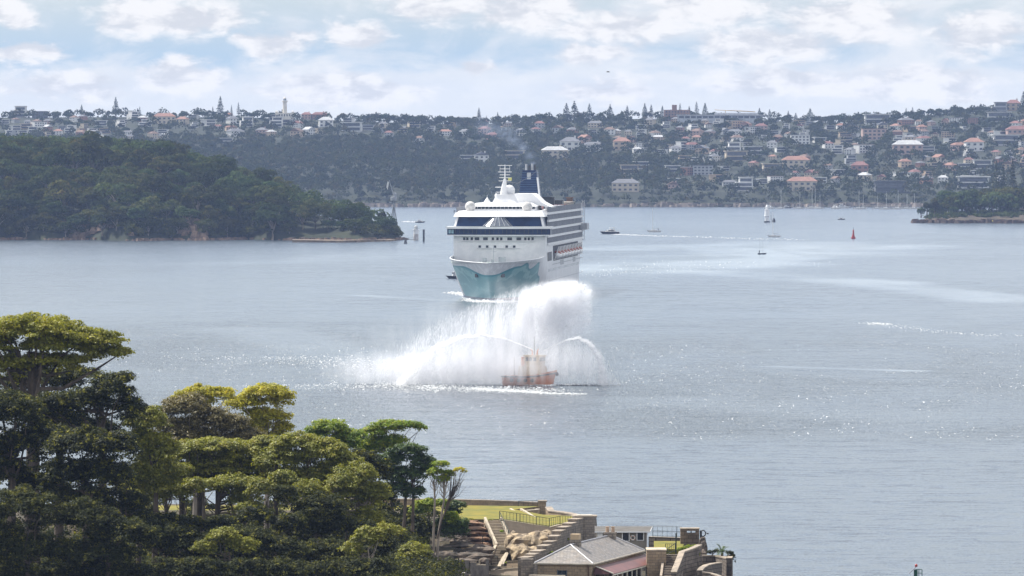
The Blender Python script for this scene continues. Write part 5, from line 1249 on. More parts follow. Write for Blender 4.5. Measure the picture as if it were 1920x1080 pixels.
# vertical streak density: bundles of drops
bund = .5 + .5 * np.sin(xx * 2.1 + np.sin(xx * .7) * 3) * np.sin(xx * .83 + 1.0)
sk &= rs.random(n) < (.45 + .55 * bund)
sk &= rs.random(n) < (1 - .62 * np.clip((t - .35) / .65, 0, 1))
zk = (zz > 0) & sk
cen = np.stack([xx, yy, zz], 1)[zk]; k = len(cen)
dr = np.stack([np.full(k, -.22), np.zeros(k), np.full(k, -1.0)], 1) + rs.normal(size=(k, 3)) * .12
# fingers of water at the head of the plume
FG = [((1010, 650), (1112, 543), .9), ((1010, 648), (1108, 554), .7), ((1012, 648), (1113, 570), .8), ((1012, 648), (1105, 583), .7), ((1012, 648), (1111, 598), .8), ((1008, 648), (1101, 533), 1), ((1006, 648), (1084, 528), 1), ((1006, 648), (1062, 529), .9), ((1010, 648), (1094, 612), .5), ((1008, 648), (1040, 531), .8), ((1008, 648), (1014, 536), .6)]
fc = []; fd = []
for i, (a, b_, am) in enumerate(FG):
    m_ = int(1700 * am); q = rs.random(m_) ** .5; ax_, az_ = XZ(*a); bx_, bz_ = XZ(*b_)
    bulge = np.sin(q * pi) * 2.2 * (1 if i % 2 else .6)
    px_ = ax_ + (bx_ - ax_) * q - bulge * .6; pz_ = az_ + (bz_ - az_) * q ** .8 + bulge * .6
    r_ = .12 + 1.0 * q ** 1.4; r_ = r_ * (1 - .9 * np.clip((q - .86) / .14, 0, 1)); q = q + rs.normal(size=m_) * .012
    fc.append(np.stack([px_ + rs.normal(size=m_) * r_ * .55 - np.abs(rs.normal(size=m_)) * .5 * q, TP.y + 6 * q + rs.normal(size=m_) * r_ * .8, pz_ + rs.normal(size=m_) * r_ * .32 - rs.exponential(.9, m_) * q], 1))
    fd.append(np.stack([np.full(m_, 1.0), np.zeros(m_), np.full(m_, .6) - q * .9], 1) + rs.normal(size=(m_, 3)) * .3)
fc = np.concatenate(fc); fd = np.concatenate(fd)
lw = np.concatenate([rs.uniform(.25, .8, k), rs.uniform(.08, .25, len(fc))]); wd = np.concatenate([rs.uniform(.006, .020, k), rs.uniform(.02, .05, len(fc))])
streaks('spray_plume', np.concatenate([cen, fc]), np.concatenate([dr, fd]), lw, wd, rs, 'tall white plume of spray blown left across the bow of the cruise ship', 'spray', (TP.x, TP.y + 6, 10))
# fine mist hanging under the plume
def mist(name, boxc, boxd, blobs, dens, label, col=(.95, .96, 1.0), streak=(1, 1, .22), nsc=.5, aniso=.25, cat='mist', thr=(.34, .66)):
    m, N = mat_new(name + '_air'); co = N.n('ShaderNodeTexCoord').outputs['Object']; acc = None
    for (x, y, z, rx, ry, rz, k_) in blobs:
        d_ = N.vm('LENGTH', N.vm('MULTIPLY', N.vm('SUBTRACT', co, (x - boxc[0], y - boxc[1], z - boxc[2])), (1 / rx, 1 / ry, 1 / rz)), out=1)
        e_ = N.m('MULTIPLY', N.sm(d_, 1.0, .0), k_); acc = e_ if acc is None else N.m('ADD', acc, e_)
    nzz = N.sm(N.noise(N.vm('MULTIPLY', co, streak), nsc, 3, .55), *thr)
    de = N.m('MULTIPLY', N.m('MULTIPLY', acc, nzz), dens)
    v_ = N.n('ShaderNodeVolumePrincipled', {'Color': (*col, 1), 'Density': de, 'Anisotropy': aniso}); finish(m, N, None, v_.outputs[0])
    m.cycles.volume_step_rate = .6
    o = MB().bc((0, 0, 0), boxd).build(name, m, loc=boxc); return tag(o, label, cat, kind='stuff')
def bl(px, py, rx, rz, k_, y=0, ry=7): x, z = XZ(px, py); return (x, TP.y + 6 + y, z, rx * sT, ry, rz * sT, k_)
blobs = [bl(1060, 556, 74, 40, 1.2), bl(1020, 600, 60, 60, .6), bl(1010, 590, 90, 60, 1.0), bl(940, 620, 110, 70, .5), bl(870, 670, 130, 70, .5), bl(790, 700, 110, 45, .8), bl(1050, 640, 60, 90, .22), bl(890, 695, 120, 46, .6), bl(1100, 680, 45, 50, .3), bl(720, 695, 110, 50, .15), bl(1090, 600, 40, 60, .3), bl(940, 545, 90, 40, .06), bl(1010, 580, 100, 60, .6), bl(860, 690, 180, 60, .35), bl(960, 700, 120, 40, .35), bl(760, 650, 150, 80, .06), bl(990, 690, 95, 62, .45, -10, 5), bl(1060, 680, 80, 55, .45, -10, 5), bl(910, 685, 130, 55, .45, -10, 6), bl(985, 700, 60, 40, .35, -10, 5), bl(1000, 640, 60, 50, .3, -10, 5), bl(880, 610, 150, 70, .10), bl(700, 700, 130, 50, .3)]
mist('spray_mist', (TP.x - 14, TP.y + 2, 12.3), (92, 34, 24.4), blobs, .56, 'soft white mist hanging below the plume and left of the tug')
# funnel smoke drifting left
fpos = Vector((-8.3, 2348, 0)) + Matrix.Rotation(-radians(4.3), 3, 'Z') @ Vector((2.6, 165, 47)); Df = fpos.y
def bs(px, py, r, k_, y=0): return ((px - 960) / F * Df, Df + y, H - (py - YH) / F * Df, r * Df / F, r * 1.1 * Df / F, r * .8 * Df / F, k_)
sm_b = [bs(1000, 306, 10, 1.2), bs(993, 292, 15, .9), bs(980, 276, 18, .75), bs(962, 262, 22, .6), bs(945, 250, 22, .5), bs(925, 242, 26, .38), bs(905, 238, 28, .25), bs(960, 245, 24, .3)]
bcx, bcz = (950 - 960) / F * Df, H - (265 - YH) / F * Df
mist('funnel_smoke', (bcx, Df, bcz), (26, 12, 19), sm_b, .17, 'thin grey blue exhaust smoke drifting left from the ship funnel', col=(.42, .50, .66), streak=(1, 1, 1.2), nsc=.6, aniso=.0, cat='smoke', thr=(.35, .65))

# foam and wakes: thin broken sheets of froth on the water
def foam_mat():
    m, N = mat_new('foam'); co = N.n('ShaderNodeNewGeometry').outputs['Position']
    nz_ = N.noise(co, .5, 4, .6); c_ = N.mix(nz_, (.62, .66, .70), (.88, .89, .9))
    b_ = N.n('ShaderNodeBsdfDiffuse', {'Color': c_}); t_ = N.n('ShaderNodeBsdfTranslucent', {'Color': c_}); return finish(m, N, N.n('ShaderNodeMixShader', {0: .5, 1: b_.outputs[0], 2: t_.outputs[0]}).outputs[0])
FOAM = foam_mat()
def froth(name, label, path, n, w0, w1, size, seed, cat='wake', dens_end=1.0):
    """path in photo pixels on the water; w: half width in metres"""
    rq = np.random.default_rng(seed); P = np.array([[*Gz(*p)[:2]] for p in path]); seg = np.linalg.norm(np.diff(P, axis=0), axis=1); cum = np.concatenate([[0], np.cumsum(seg)]) / seg.sum()
    t_ = rq.random(n) ** dens_end; x_ = np.interp(t_, cum, P[:, 0]); y_ = np.interp(t_, cum, P[:, 1]); w_ = w0 + (w1 - w0) * t_
    tx = np.interp(np.clip(t_ + .02, 0, 1), cum, P[:, 0]) - np.interp(np.clip(t_ - .02, 0, 1), cum, P[:, 0]); ty = np.interp(np.clip(t_ + .02, 0, 1), cum, P[:, 1]) - np.interp(np.clip(t_ - .02, 0, 1), cum, P[:, 1]); l_ = np.hypot(tx, ty) + 1e-9
    off = rq.normal(size=n) * w_ * .5; x_ += -ty / l_ * off; y_ += tx / l_ * off
    s_ = size * rq.uniform(.3, 1.4, n); a_ = np.arctan2(ty, tx) + rq.normal(size=n) * .5
    ca, sa = np.cos(a_), np.sin(a_); z_ = .06 + rq.random(n) * .14
    Q = []
    for (u_, v_) in ((-1.5, 0), (-.3, -.5), (1.5, .05), (.3, .55)): Q.append(np.stack([x_ + (u_ * ca - v_ * sa) * s_, y_ + (u_ * sa + v_ * ca) * s_, np.maximum(z_ + rq.normal(size=n) * .12 * s_ / .3, .02)], 1))
    o = np_mesh(name, np.stack(Q, 1).reshape(-1, 3), 4, FOAM); return tag(o, label, cat, kind='stuff')
froth('tug_wake', 'white foam of the tug wake trailing away to the left of the tug', [(1040, 724), (985, 722), (930, 712), (870, 701), (800, 692), (700, 684), (560, 668)], 2200, 1.0, 34, .22, 1, dens_end=1.3)
froth('tug_wake', 'broad foam band under the falling left jet', [(1000, 736), (930, 731), (850, 726), (780, 726), (730, 724), (690, 720)], 1900, 9, 34, .2, 2)
froth('bow_wave', 'thin bright line of foam running right from the tug bow', [(1036, 723), (1080, 723), (1128, 723)], 700, .6, 1.0, .28, 3)
froth('tug_wake', 'curved secondary wave line in front of the tug', [(1095, 740), (1030, 739), (960, 734), (880, 729)], 700, 1.2, 3.0, .3, 4)
froth('bow_wave', 'churned white water at the foot of the cruise ship bow', [(893, 560), (905, 566), (930, 567), (960, 566)], 3500, 3, 5, .5, 5)
froth('bow_wave', 'small white splash off the left side of the cruise ship bow', [(884, 556), (868, 552), (850, 549)], 700, 1.5, 4, .45, 12)
froth('boat_wake', 'long pale wake curving right behind the dark hulled cruiser', [(1158, 440), (1190, 441), (1240, 443), (1300, 444.5), (1380, 447), (1500, 450)], 620, 3, 20, .38, 6, dens_end=2.4)
froth('boat_wake', 'short foam trail left of the small dark runabout', [(785, 417), (770, 416.5), (757, 416)], 260, 1, 2, .6, 7)
froth('old_wake', 'distant broken line of foam at the right side of the harbour', [(1630, 605), (1655, 609), (1700, 615), (1790, 626), (1915, 631)], 300, 4.0, 8, .2, 8)
froth('old_wake', 'bright foam patch at the left end of the distant foam line', [(1632, 606), (1664, 609)], 160, 4, 4, .26, 9)
froth('ship_wake', 'pale disturbed water trailing from the stern of the cruise ship', [(1098, 520), (1160, 510), (1260, 500), (1400, 490)], 420, 10, 70, .24, 10)
froth('landing_splash', 'scattered white splashes where the spray rains onto the water', [(700, 650), (800, 690), (900, 722)], 1100, 120, 60, .18, 11)
# sun glints: smooth tilted wavelet faces
# ------------------------------------------------------------------ foreground point: ground, walls, cottage, trees
SOIL = pbr('garden_soil', (.075, .058, .038), (.035, .034, .022), rough=.95, scale=.5, world_co=True)
LAWN = pbr('lawn_grass', (.20, .165, .020), (.11, .115, .020), rough=.95, scale=.55, world_co=True, bump=.5, lo=.3, hi=.7)
STONE = stonemat('sandstone_blocks', (.36, .28, .195), (.27, .21, .15), (.13, .11, .09), stain=.55, bw=.62, bh=.3, mort=.015)
STONEG = stonemat('weathered_blocks', (.31, .265, .22), (.20, .175, .155), (.08, .075, .07), stain=.7, bw=.55, bh=.28, mort=.015)
STONED = stonemat('dark_sea_wall', (.22, .185, .155), (.14, .12, .105), (.035, .03, .03), stain=.7)
COPE = pbr('sandstone_coping', (.50, .43, .33), (.36, .31, .25), rough=.9, scale=1.2, bump=.4)
COPED = pbr('weathered_coping', (.36, .30, .24), (.22, .19, .16), rough=.9, scale=1.5, bump=.4)
RENDER = pbr('rendered_tan', (.50, .41, .32), (.40, .33, .26), rough=.9, scale=1.0, bump=.3)
ROCKP = pbr('pale_rock', (.42, .33, .22), (.15, .12, .09), rough=.95, scale=.9, bump=.9, lo=.4, hi=.62)
ROCKR = pbr('red_brown_rock', (.26, .155, .10), (.10, .07, .055), rough=.95, scale=1.1, bump=.9, stretch=(1, 1, 2.5))
ROCKD = pbr('dark_rock', (.17, .135, .11), (.05, .045, .04), rough=.95, scale=.9, bump=.9, stretch=(1, 1, 2))
def fg_z(x, y):
    x = np.asarray(x, float); y = np.asarray(y, float); px = px_of(x, y)
    plateau = 8.15
    slope = np.interp(y, [560, 700, 775, 797, 806], [0.5, 2.5, 3.6, 5.6, 8.15])
    z = np.where(y > 806, plateau, slope)
    z = np.where((px > 914) & (y > 790) & (y < 806.5), 3.6, z); z = np.where((px > 938) & (y > 797), 5.4, z)
    z = np.where((px > 850) & (y < 806), np.minimum(z, np.interp(y, [560, 780, 806], [1.0, 2.8, 6.4])), z)
    z = np.where(px > 905, np.minimum(z, np.where(y < 797, np.interp(y, [560, 790, 797], [1.0, 3.0, 4.6]), z)), z)
    z = np.where(px > 1066, 3.0, z)
    z = z + (fbm2(x / 5, y / 5, 2) - .5) * .8 * (y < 805)
    edge = np.clip((846 - y) / 4, 0, 1) * np.clip((px_edge(y) - px) / 3, 0, 1)
    return np.where(edge < 1, z * edge - 3 * (1 - edge), z)
def px_edge(y): return np.where(np.asarray(y) > 800, 1082, np.where(np.asarray(y) > 770, 1322, 1366))
X, Y = np.meshgrid(np.linspace(-75, 26, 260), np.linspace(560, 850, 380))
g = grid_mesh('garden_ground', X, Y, fg_z(X, Y), SOIL, smooth=False); tag(g, kind='structure')
# lawn sheet
P = [(200, 976, 806), (600, 976, 806), (870, 974.5, 806.5), (935, 974.5, 806.5), (1030, 988, 806.4), (1074, 984, 809), (1078, 968, 822), (1020, 966, 827), (965, 956, 829), (1012, 950, 836), (870, 948.5, 837.5), (600, 948.5, 837.5), (200, 948.5, 837.5)]
mb = MB(); V = [Pw(*p) for p in P]; V = [Vector((v_.x, v_.y, v_.z + (.06 if v_.y > 800 else 0))) for v_ in V]
mb.add(V, [(0, 1, 11, 12), (1, 2, 10, 11), (2, 3, 8, 9, 10), (3, 4, 7, 8), (4, 5, 6, 7)]); mb.add([v_ - Vector((0, 0, 2.2)) for v_ in V], [])
o = mb.build('lawn', LAWN); tag(o, kind='structure')

def wall_run(mb, pts, th, zbot, cop=None, ch=.14, over=.07, depth_dir=None):
    """pts (px,py,D): top edge line; each span a hexahedron of given thickness behind the line"""
    V = [Pw(*p) for p in pts]; n = len(V); N_ = []
    for i in range(n):
        d = (V[min(i + 1, n - 1)] - V[max(i - 1, 0)]); d.z = 0; d.normalize(); N_.append(Vector((-d.y, d.x, 0)))
    for i in range(n - 1):
        a, b = V[i], V[i + 1]; na, nb = N_[i] * th, N_[i + 1] * th
        mb.hexa([(a.x, a.y, zbot), (b.x, b.y, zbot), (b.x + nb.x, b.y + nb.y, zbot), (a.x + na.x, a.y + na.y, zbot), (a.x, a.y, a.z - ch), (b.x, b.y, b.z - ch), (b.x + nb.x, b.y + nb.y, b.z - ch), (a.x + na.x, a.y + na.y, a.z - ch)])
        if cop is not None:
            oa, ob = N_[i] * over, N_[i + 1] * over
            q = [(a.x - oa.x, a.y - oa.y), (b.x - ob.x, b.y - ob.y), (b.x + nb.x + ob.x, b.y + nb.y + ob.y), (a.x + na.x + oa.x, a.y + na.y + oa.y)]
            zz_ = [a.z, b.z, b.z, a.z]
            cop.hexa([(q[j][0], q[j][1], zz_[j] - ch + .003) for j in range(4)] + [(q[j][0], q[j][1], zz_[j]) for j in range(4)])
    return mb
def wall_thing(name, label, pts, th, zbot, stone, cope, cat='wall', ch=.14, over=.07):
    T = thing(name, label, cat, tuple(Pw(*pts[0]).xy) + (zbot,)); a = MB(); c = MB(); wall_run(a, pts, th, zbot, c, ch, over)
    a.build('masonry', stone, T, world=True); c.build('coping', cope, T, world=True); return T
wall_thing('parapet_wall', 'long low sandstone wall along the water behind the lawn', [(560, 934, 838.5), (700, 935, 838.5), (850, 936, 838.5), (915, 937.5, 838.5), (965, 939.5, 838.5), (1010, 941.5, 838.5)], .8, 3, STONE, COPED)
T = thing('wall_pier', 'square stone pier ending the long low wall above the sea', 'pier', tuple(Pw(1017, 939, 837).xy) + (3,)); b = Pw(1017, 939, 836.5)
MB().bx(b.x - .45, b.x + .45, b.y - .3, b.y + .9, 3, b.z - .15).build('shaft', STONE, T, world=True); MB().bx(b.x - .55, b.x + .55, b.y - .4, b.y + 1.0, b.z - .147, b.z + .05).build('cap', COPED, T, world=True)
wall_thing('parapet_wall', 'lower stone wall stepping down from the square pier to the tower', [(1023, 950, 834), (1028, 957, 832), (1046, 959, 829), (1060, 961, 827), (1082, 966, 822)], .7, 3, STONE, COPED)
wall_thing('retaining_wall', 'smooth tan retaining wall under the fenced lawn edge', [(938, 973.5, 805.2), (975, 979, 805.2), (1031, 988, 805.2), (1050, 983.5, 806.5), (1073, 983, 808)], .35, 3, RENDER, COPE, ch=.1, over=.04)
wall_thing('garden_wall', 'inner stone wall with pale coping behind the small lawn steps', [(985, 957, 829.5), (1008, 955, 831), (1012, 954, 833)], .4, 6, STONE, COPE, ch=.08, over=.03)
wall_thing('garden_wall', 'low dark stone wall with pale slab beyond the lower lawn strip', [(1018, 971, 823), (1045, 969.5, 823.5), (1048, 967, 824), (1072, 966.5, 823.5)], .5, 6, STONEG, COPE, ch=.1, over=.03)
# round-shouldered tower
T = thing('bastion_tower', 'battered grey stone bastion tower at the sea edge above the cottage roof', 'tower', tuple(Pw(1096, 1060, 806).xy) + (0,)); c0 = Pw(1096, 968, 806)
def ring(c_, w, d_, n=10):
    return [(c_.x + w * math.copysign(abs(cos(a)) ** .55, cos(a)), c_.y + 1.2 + d_ * math.copysign(abs(sin(a)) ** .55, sin(a))) for a in [2 * pi * (i + .5) / n for i in range(n)]]
mb = MB().prism(ring(c0, 2.2, 2.2), 0, c0.z - .12, top=ring(c0, 1.42, 1.5)); mb.build('masonry', STONEG, T, world=True)
mb = MB().prism(ring(c0, 1.52, 1.6), c0.z - .118, c0.z + .06); mb.build('coping', COPED, T, world=True)
MB().prism(ring(c0, .95, 1.0), c0.z + .062, c0.z + .12).build('inner_floor', pbr('tower_floor', (.50, .46, .40)), T, world=True)
# stepped fort wall running down from the tower
T = thing('stepped_wall', 'thick stone wall stepping down in notches from the tower to the cottage', 'wall', tuple(Pw(1040, 1060, 790).xy) + (0,))
st = [(1086, 973, 806), (1073, 976, 803), (1063, 984, 800), (1052, 991, 797), (1043, 998, 794), (1036, 1008, 791), (1026, 1018, 788.5), (1015, 1026, 785.5), (1003, 1036, 782), (993, 1042, 779), (980, 1048, 776)]
a = MB(); c = MB()
for i in range(len(st) - 1):
    p, q = Pw(*st[i]), Pw(*st[i + 1]); zt_ = q.z + .15
    wall_run(a, [(st[i + 1][0], 0, st[i + 1][2]), (st[i][0], 0, st[i][2])], 0, 0) if False else None
    d_ = (p - q); d_.z = 0; d_.normalize(); nn = Vector((d_.y, -d_.x, 0)) * .55
    base_ = [(q.x + nn.x, q.y + nn.y), (p.x + nn.x, p.y + nn.y), (p.x - nn.x, p.y - nn.y), (q.x - nn.x, q.y - nn.y)]
    a.prism(base_, 0, zt_ - .1); cc = [(x + (x - (p.x + q.x) / 2) * .08, y + (y - (p.y + q.y) / 2) * .02) for x, y in base_]; c.prism(cc, zt_ - .098, zt_ + .02)
a.build('masonry', STONEG, T, world=True); c.build('coping', COPED, T, world=True)
b = Pw(989, 1048, 774); MB().bx(b.x - .75, b.x + .65, b.y - .5, b.y + .6, 0, b.z).build('end_pier', STONEG, T, world=True)
RISER = pbr('stair_riser_shade', (.22, .165, .13), (.16, .12, .095), rough=.95, scale=1.5, bump=.3)  # render darkened so the step faces carry painted shade
# stairs
def stair(label, top, bot, nst, w, side=RENDER, cope=COPE, rail=False):
    A, B_ = Pw(*top), Pw(*bot); T = thing('garden_stairs', label, 'stairs', (A.x, A.y, B_.z - .5)); mb = MB(); d_ = B_ - A
    for i in range(nst):
        f0, f1 = i / nst, (i + 1) / nst; x = A.x + d_.x * (f0 + f1) / 2; y0 = A.y + d_.y * f1; y1 = A.y + d_.y * f0; z = A.z + d_.z * (f0 + .5 / nst)
        mb.bx(x - w / 2, x + w / 2, y0, y1, z - 1.2, z)
    tread = mb.build('treads', RISER if side is RENDER else side, T, world=True)
    nos = MB()
    for i in range(nst):
        f0, f1 = i / nst, (i + 1) / nst; x = A.x + d_.x * (f0 + f1) / 2; y0 = A.y + d_.y * f1; z = A.z + d_.z * (f0 + .5 / nst)
        nos.bx(x - w / 2, x + w / 2, y0 - .06, y0 + .24, z - .055, z + .02)
    nos.build('nosings', cope, tread, world=False) if False else nos.build('nosings', cope, T, world=True)
    for sx in (-1, 1):
        mb = MB(); o1 = sx * (w / 2 + .003); o2 = sx * (w / 2 + .26); up = .28; dn = 2.2
        x0, x1 = sorted((o1, o2))
        mb.hexa([(B_.x + x0, B_.y - .1, B_.z - dn), (B_.x + x1, B_.y - .1, B_.z - dn), (A.x + x1, A.y + .1, A.z - dn), (A.x + x0, A.y + .1, A.z - dn), (B_.x + x0, B_.y - .1, B_.z + up), (B_.x + x1, B_.y - .1, B_.z + up), (A.x + x1, A.y + .1, A.z + up), (A.x + x0, A.y + .1, A.z + up)])
        mb.build('stringer', cope, T, world=True)
    return T, A, B_
stair('upper flight of the long sandstone stairs from lawn to landing', (924, 974, 806), (946, 1024, 799.5), 17, 1.55)
stair('lower flight of the sandstone stairs below the landing', (944, 1026, 799), (928, 1062, 794), 12, 1.5)
stair('short white edged steps inside the fenced lawn', (967, 957.5, 829), (998, 976.5, 819), 9, 1.0, side=GREYP)
b = Pw(946, 1024.5, 799.4); T = thing('stair_landing', 'small stone landing between the two flights of the long stairs', 'landing', (b.x, b.y, 4)); MB().bx(b.x - 1.3, b.x + 1.1, b.y - .6, b.y + .5, 3.5, b.z).build('slab', RENDER, T, world=True); MB().bx(b.x - 1.0, b.x + 1.0, b.y - .64, b.y - .3, b.z + .003, b.z + .05).build('edge', COPE, T, world=True)
wall_thing('stair_wall', 'curved tan wall on the right of the lower stair flight', [(926, 1068, 790), (938, 1062, 793), (943, 1050, 795), (953, 1036, 797), (959, 1024.5, 799)], .3, 2, RENDER, COPE, ch=.1, over=.05)
wall_thing('low_wall', 'pale coped low wall running from the stair foot to the pier', [(917, 1071, 787), (945, 1066, 785), (978, 1063, 782)], .4, 1, RENDER, COPE, ch=.1)
wall_thing('low_wall', 'short brown stone wall right of the stair foot', [(950, 1052, 791), (978, 1050.5, 788)], .4, 1, STONE, COPED, ch=.06)
wall_thing('low_wall', 'white coped wall crossing the bottom edge before the cottage', [(992, 1078, 727), (1040, 1079, 726), (1060, 1079, 726)], .35, 1, STONE, COPE)
# iron fences
IRON = pbr('painted_iron', (.035, .05, .04), (.025, .035, .03), rough=.6)
def fence(name, label, pts, h, every, r=.028, pick=True, mat=IRON, rails=2):
    V = [Pw(*p) for p in pts]; T = thing(name, label, 'railing', tuple(V[0])); mb = MB(); pm = MB()
    for j in range(rails):
        hh = h * (1 - j * (.88 / max(rails - 1, 1)) if rails > 1 else 1)
        mb.tube([v_ + Vector((0, 0, hh)) for v_ in V], r, 4)
    for i in range(len(V) - 1):
        L = (V[i + 1] - V[i]).length; m_ = max(1, int(L / every))
        for k_ in range(m_ + (1 if i == len(V) - 2 else 0)):
            p = V[i].lerp(V[i + 1], k_ / m_); pm.tube([p, p + Vector((0, 0, h))], r * (1.5 if k_ % 5 == 0 else .7), 4)
    mb.build('rails', mat, T, world=True); pm.build('posts', mat, T, world=True); return T
fence('iron_fence', 'thin dark iron fence along the top of the tan retaining wall', [(937, 974, 805.4), (975, 979.5, 805.5), (1030, 988, 805.5), (1050, 983.5, 806.8), (1070, 983, 808)], 1.0, .35)
fence('stair_rail', 'dark handrail down the right side of the upper flight', [(937, 974, 805.5), (959, 1020, 800)], .9, .8, r=.035)
fence('stair_rail', 'dark handrail on the stairs at the lower landing', [(921, 1060, 794), (933, 1058, 794)], .9, .5, r=.03)
fence('iron_fence', 'dark railing in front of the long low wall at its end', [(972, 952, 836), (1008, 951, 836)], .8, .5, r=.025)
# rocks
def rock_mesh(mb, c, r, seed, n=18, rough=.42):
    vs = []; q = n // 2
    for i in range(q + 1):
        a = -pi / 2 + pi * i / q
        for k_ in range(n):
            b_ = 2 * pi * k_ / n; d_ = (cos(a) * cos(b_), cos(a) * sin(b_), sin(a))
            s_ = 1 + rough * (float(fbm2(d_[0] * 1.7 + seed, d_[1] * 1.7 + d_[2] * 2.3, seed, 4)) - .5) * 2
            s_ *= 1 + .05 * math.copysign(1, sin(d_[2] * 14 + seed))
            vs.append((c[0] + d_[0] * r[0] * s_, c[1] + d_[1] * r[1] * s_, c[2] + d_[2] * r[2] * s_))
    fs = [(i * n + k_, i * n + (k_ + 1) % n, (i + 1) * n + (k_ + 1) % n, (i + 1) * n + k_) for i in range(q) for k_ in range(n)]
    mb.add(vs, fs)
def rock_thing(label, items, mat, name='rock_outcrop'):
    b = Pw(*items[0][:3]); T = None; mb = MB()
    for j, (px, py, D, rx, ry, rz) in enumerate(items): p = Pw(px, py, D); rock_mesh(mb, p, (rx, ry, rz), j * 3 + int(px))
    o = mb.build(name, mat, loc=tuple(b), world=True); return tag(o, label, 'rock')
rock_thing('big pale weathered sandstone outcrop between the stairs and stepped wall', [(983, 1022, 795, 2.0, 2.6, 1.45), (962, 1015, 796, 1.1, 1.8, 1.1), (1008, 1018, 797, 1.7, 2.2, 1.2), (1022, 1012, 799, 1.1, 1.5, 1.0), (975, 1040, 792, 1.2, 1.4, 1.1), (995, 1040, 790, 1.2, 1.3, 1.0)], ROCKP)
for i, (px, py, D, rx, rz, lab) in enumerate([(872, 981, 804, 2.0, .35, 'topmost red brown ledge under the lawn edge left of the stairs'), (880, 991, 803, 1.9, .32, 'second red brown ledge below the lawn beside the stairs'), (886, 1000, 802, 1.7, .3, 'third red brown ledge halfway down beside the stairs'),
        (892, 1010, 801, 1.5, .3, 'fourth red brown ledge low beside the stairs'), (894, 1020, 800, 1.5, .3, 'lowest red brown ledge above the dark boulders')]):
    rock_thing(lab, [(px, py, D, rx, 1.4, rz), (px + 10, py + 2, D + 1, rx * .75, 1.3, rz)], ROCKR, 'rock_ledge')
rock_thing('long dark boulder shelf with a pale cap left of the stairs', [(868, 1030, 797, 2.2, 2, .75), (895, 1032, 796, 1.8, 1.6, .6), (845, 1034, 796, 1.9, 1.6, .7)], ROCKD)
rock_thing('tumbled brown boulders between the ledges and the dark shelf', [(858, 1012, 799, 1.5, 1.2, .55), (880, 1040, 794, 1.4, 1.1, .5), (838, 1020, 799, 1.6, 1.3, .7), (905, 1036, 797, .9, .9, .5), (900, 1050, 795, .9, .8, .5), (850, 1046, 792, 1.3, 1, .5), (828, 1052, 790, 1.6, 1.2, .7), (872, 1056, 789, 1.5, 1.2, .6), (860, 1036, 795, 1.0, .9, .5)], ROCKD)
rock_thing('pale flat boulder lying on the dark shelf left of the stairs', [(876, 1025, 796, 1.2, .9, .35)], ROCKP, 'boulder')
rock_thing('low dark rocks behind the ruined stone pillars', [(860, 1052, 792, 2.4, 1.6, .9), (890, 1048, 792, 2.2, 1.5, .8), (904, 1054, 791, .8, 1.2, .7), (835, 1050, 790, 2, 1.5, 1)], ROCKD)
PIL = pbr('ruin_stone', (.24, .22, .205), (.14, .13, .125), rough=.95, scale=1.3, bump=.5)
for (px0, px1, py, lab) in [(838, 846, 1062, 'leftmost grey stone pillar of the ruin at the bottom edge'), (855, 863, 1049, 'slim grey pillar second from left in the ruin'), (872, 879, 1050, 'slim grey pillar in the middle of the ruin'), (882, 893, 1054, 'broad grey pillar of the ruin'),
                           (893, 911, 1059, 'wide grey block with a pale top in the ruin'), (911, 917, 1048, 'thin pillar of the ruin touching the stair foot')]:
    a = Pw(px0, py, 781); b = Pw(px1, py, 781); T = thing('stone_pillar', lab, 'pillar', (a.x, a.y, 0), group='pillars of the ruin'); MB().bx(0, b.x - a.x, 0, .7, 0, a.z - .08).build('shaft', PIL, T); MB().bx(-.04, b.x - a.x + .04, -.04, .74, a.z - .078, a.z).build('cap', COPE if px0 == 893 else COPED, T)
a = Pw(866, 1076, 783); T = thing('stone_table', 'pale stone slab lying low between the ruin pillars', 'slab', (a.x, a.y, 0)); MB().bx(-.5, .6, 0, .8, 0, a.z).build('block', PIL, T); MB().bx(-.55, .65, -.05, .85, a.z + .003, a.z + .12).build('top', pbr('pale_slab', (.58, .54, .50)), T)
b = Pw(912, 1038, 797); T = thing('globe_lamp', 'white globe lamp on a short dark post beside the stairs', 'lamp', (b.x, b.y, b.z - 1.6)); MB().tube([(0, 0, 0), (0, 0, 1.4)], .04, 6).build('post', IRON, T); MB().ball((0, 0, 1.6), .24, 12).build('globe', pbr('opal_globe', (.75, .75, .78), (.7, .7, .74), rough=.3), T, smooth=True)
b = Pw(905, 1026, 799); T = thing('garden_post', 'thin dark post standing among the red brown ledges', 'post', (b.x, b.y, b.z)); MB().tube([(0, 0, -.6), (0, 0, 1.2)], .04, 6).build('shaft', IRON, T); MB().ball((0, 0, 1.25), .09, 8).build('cap', IRON, T)

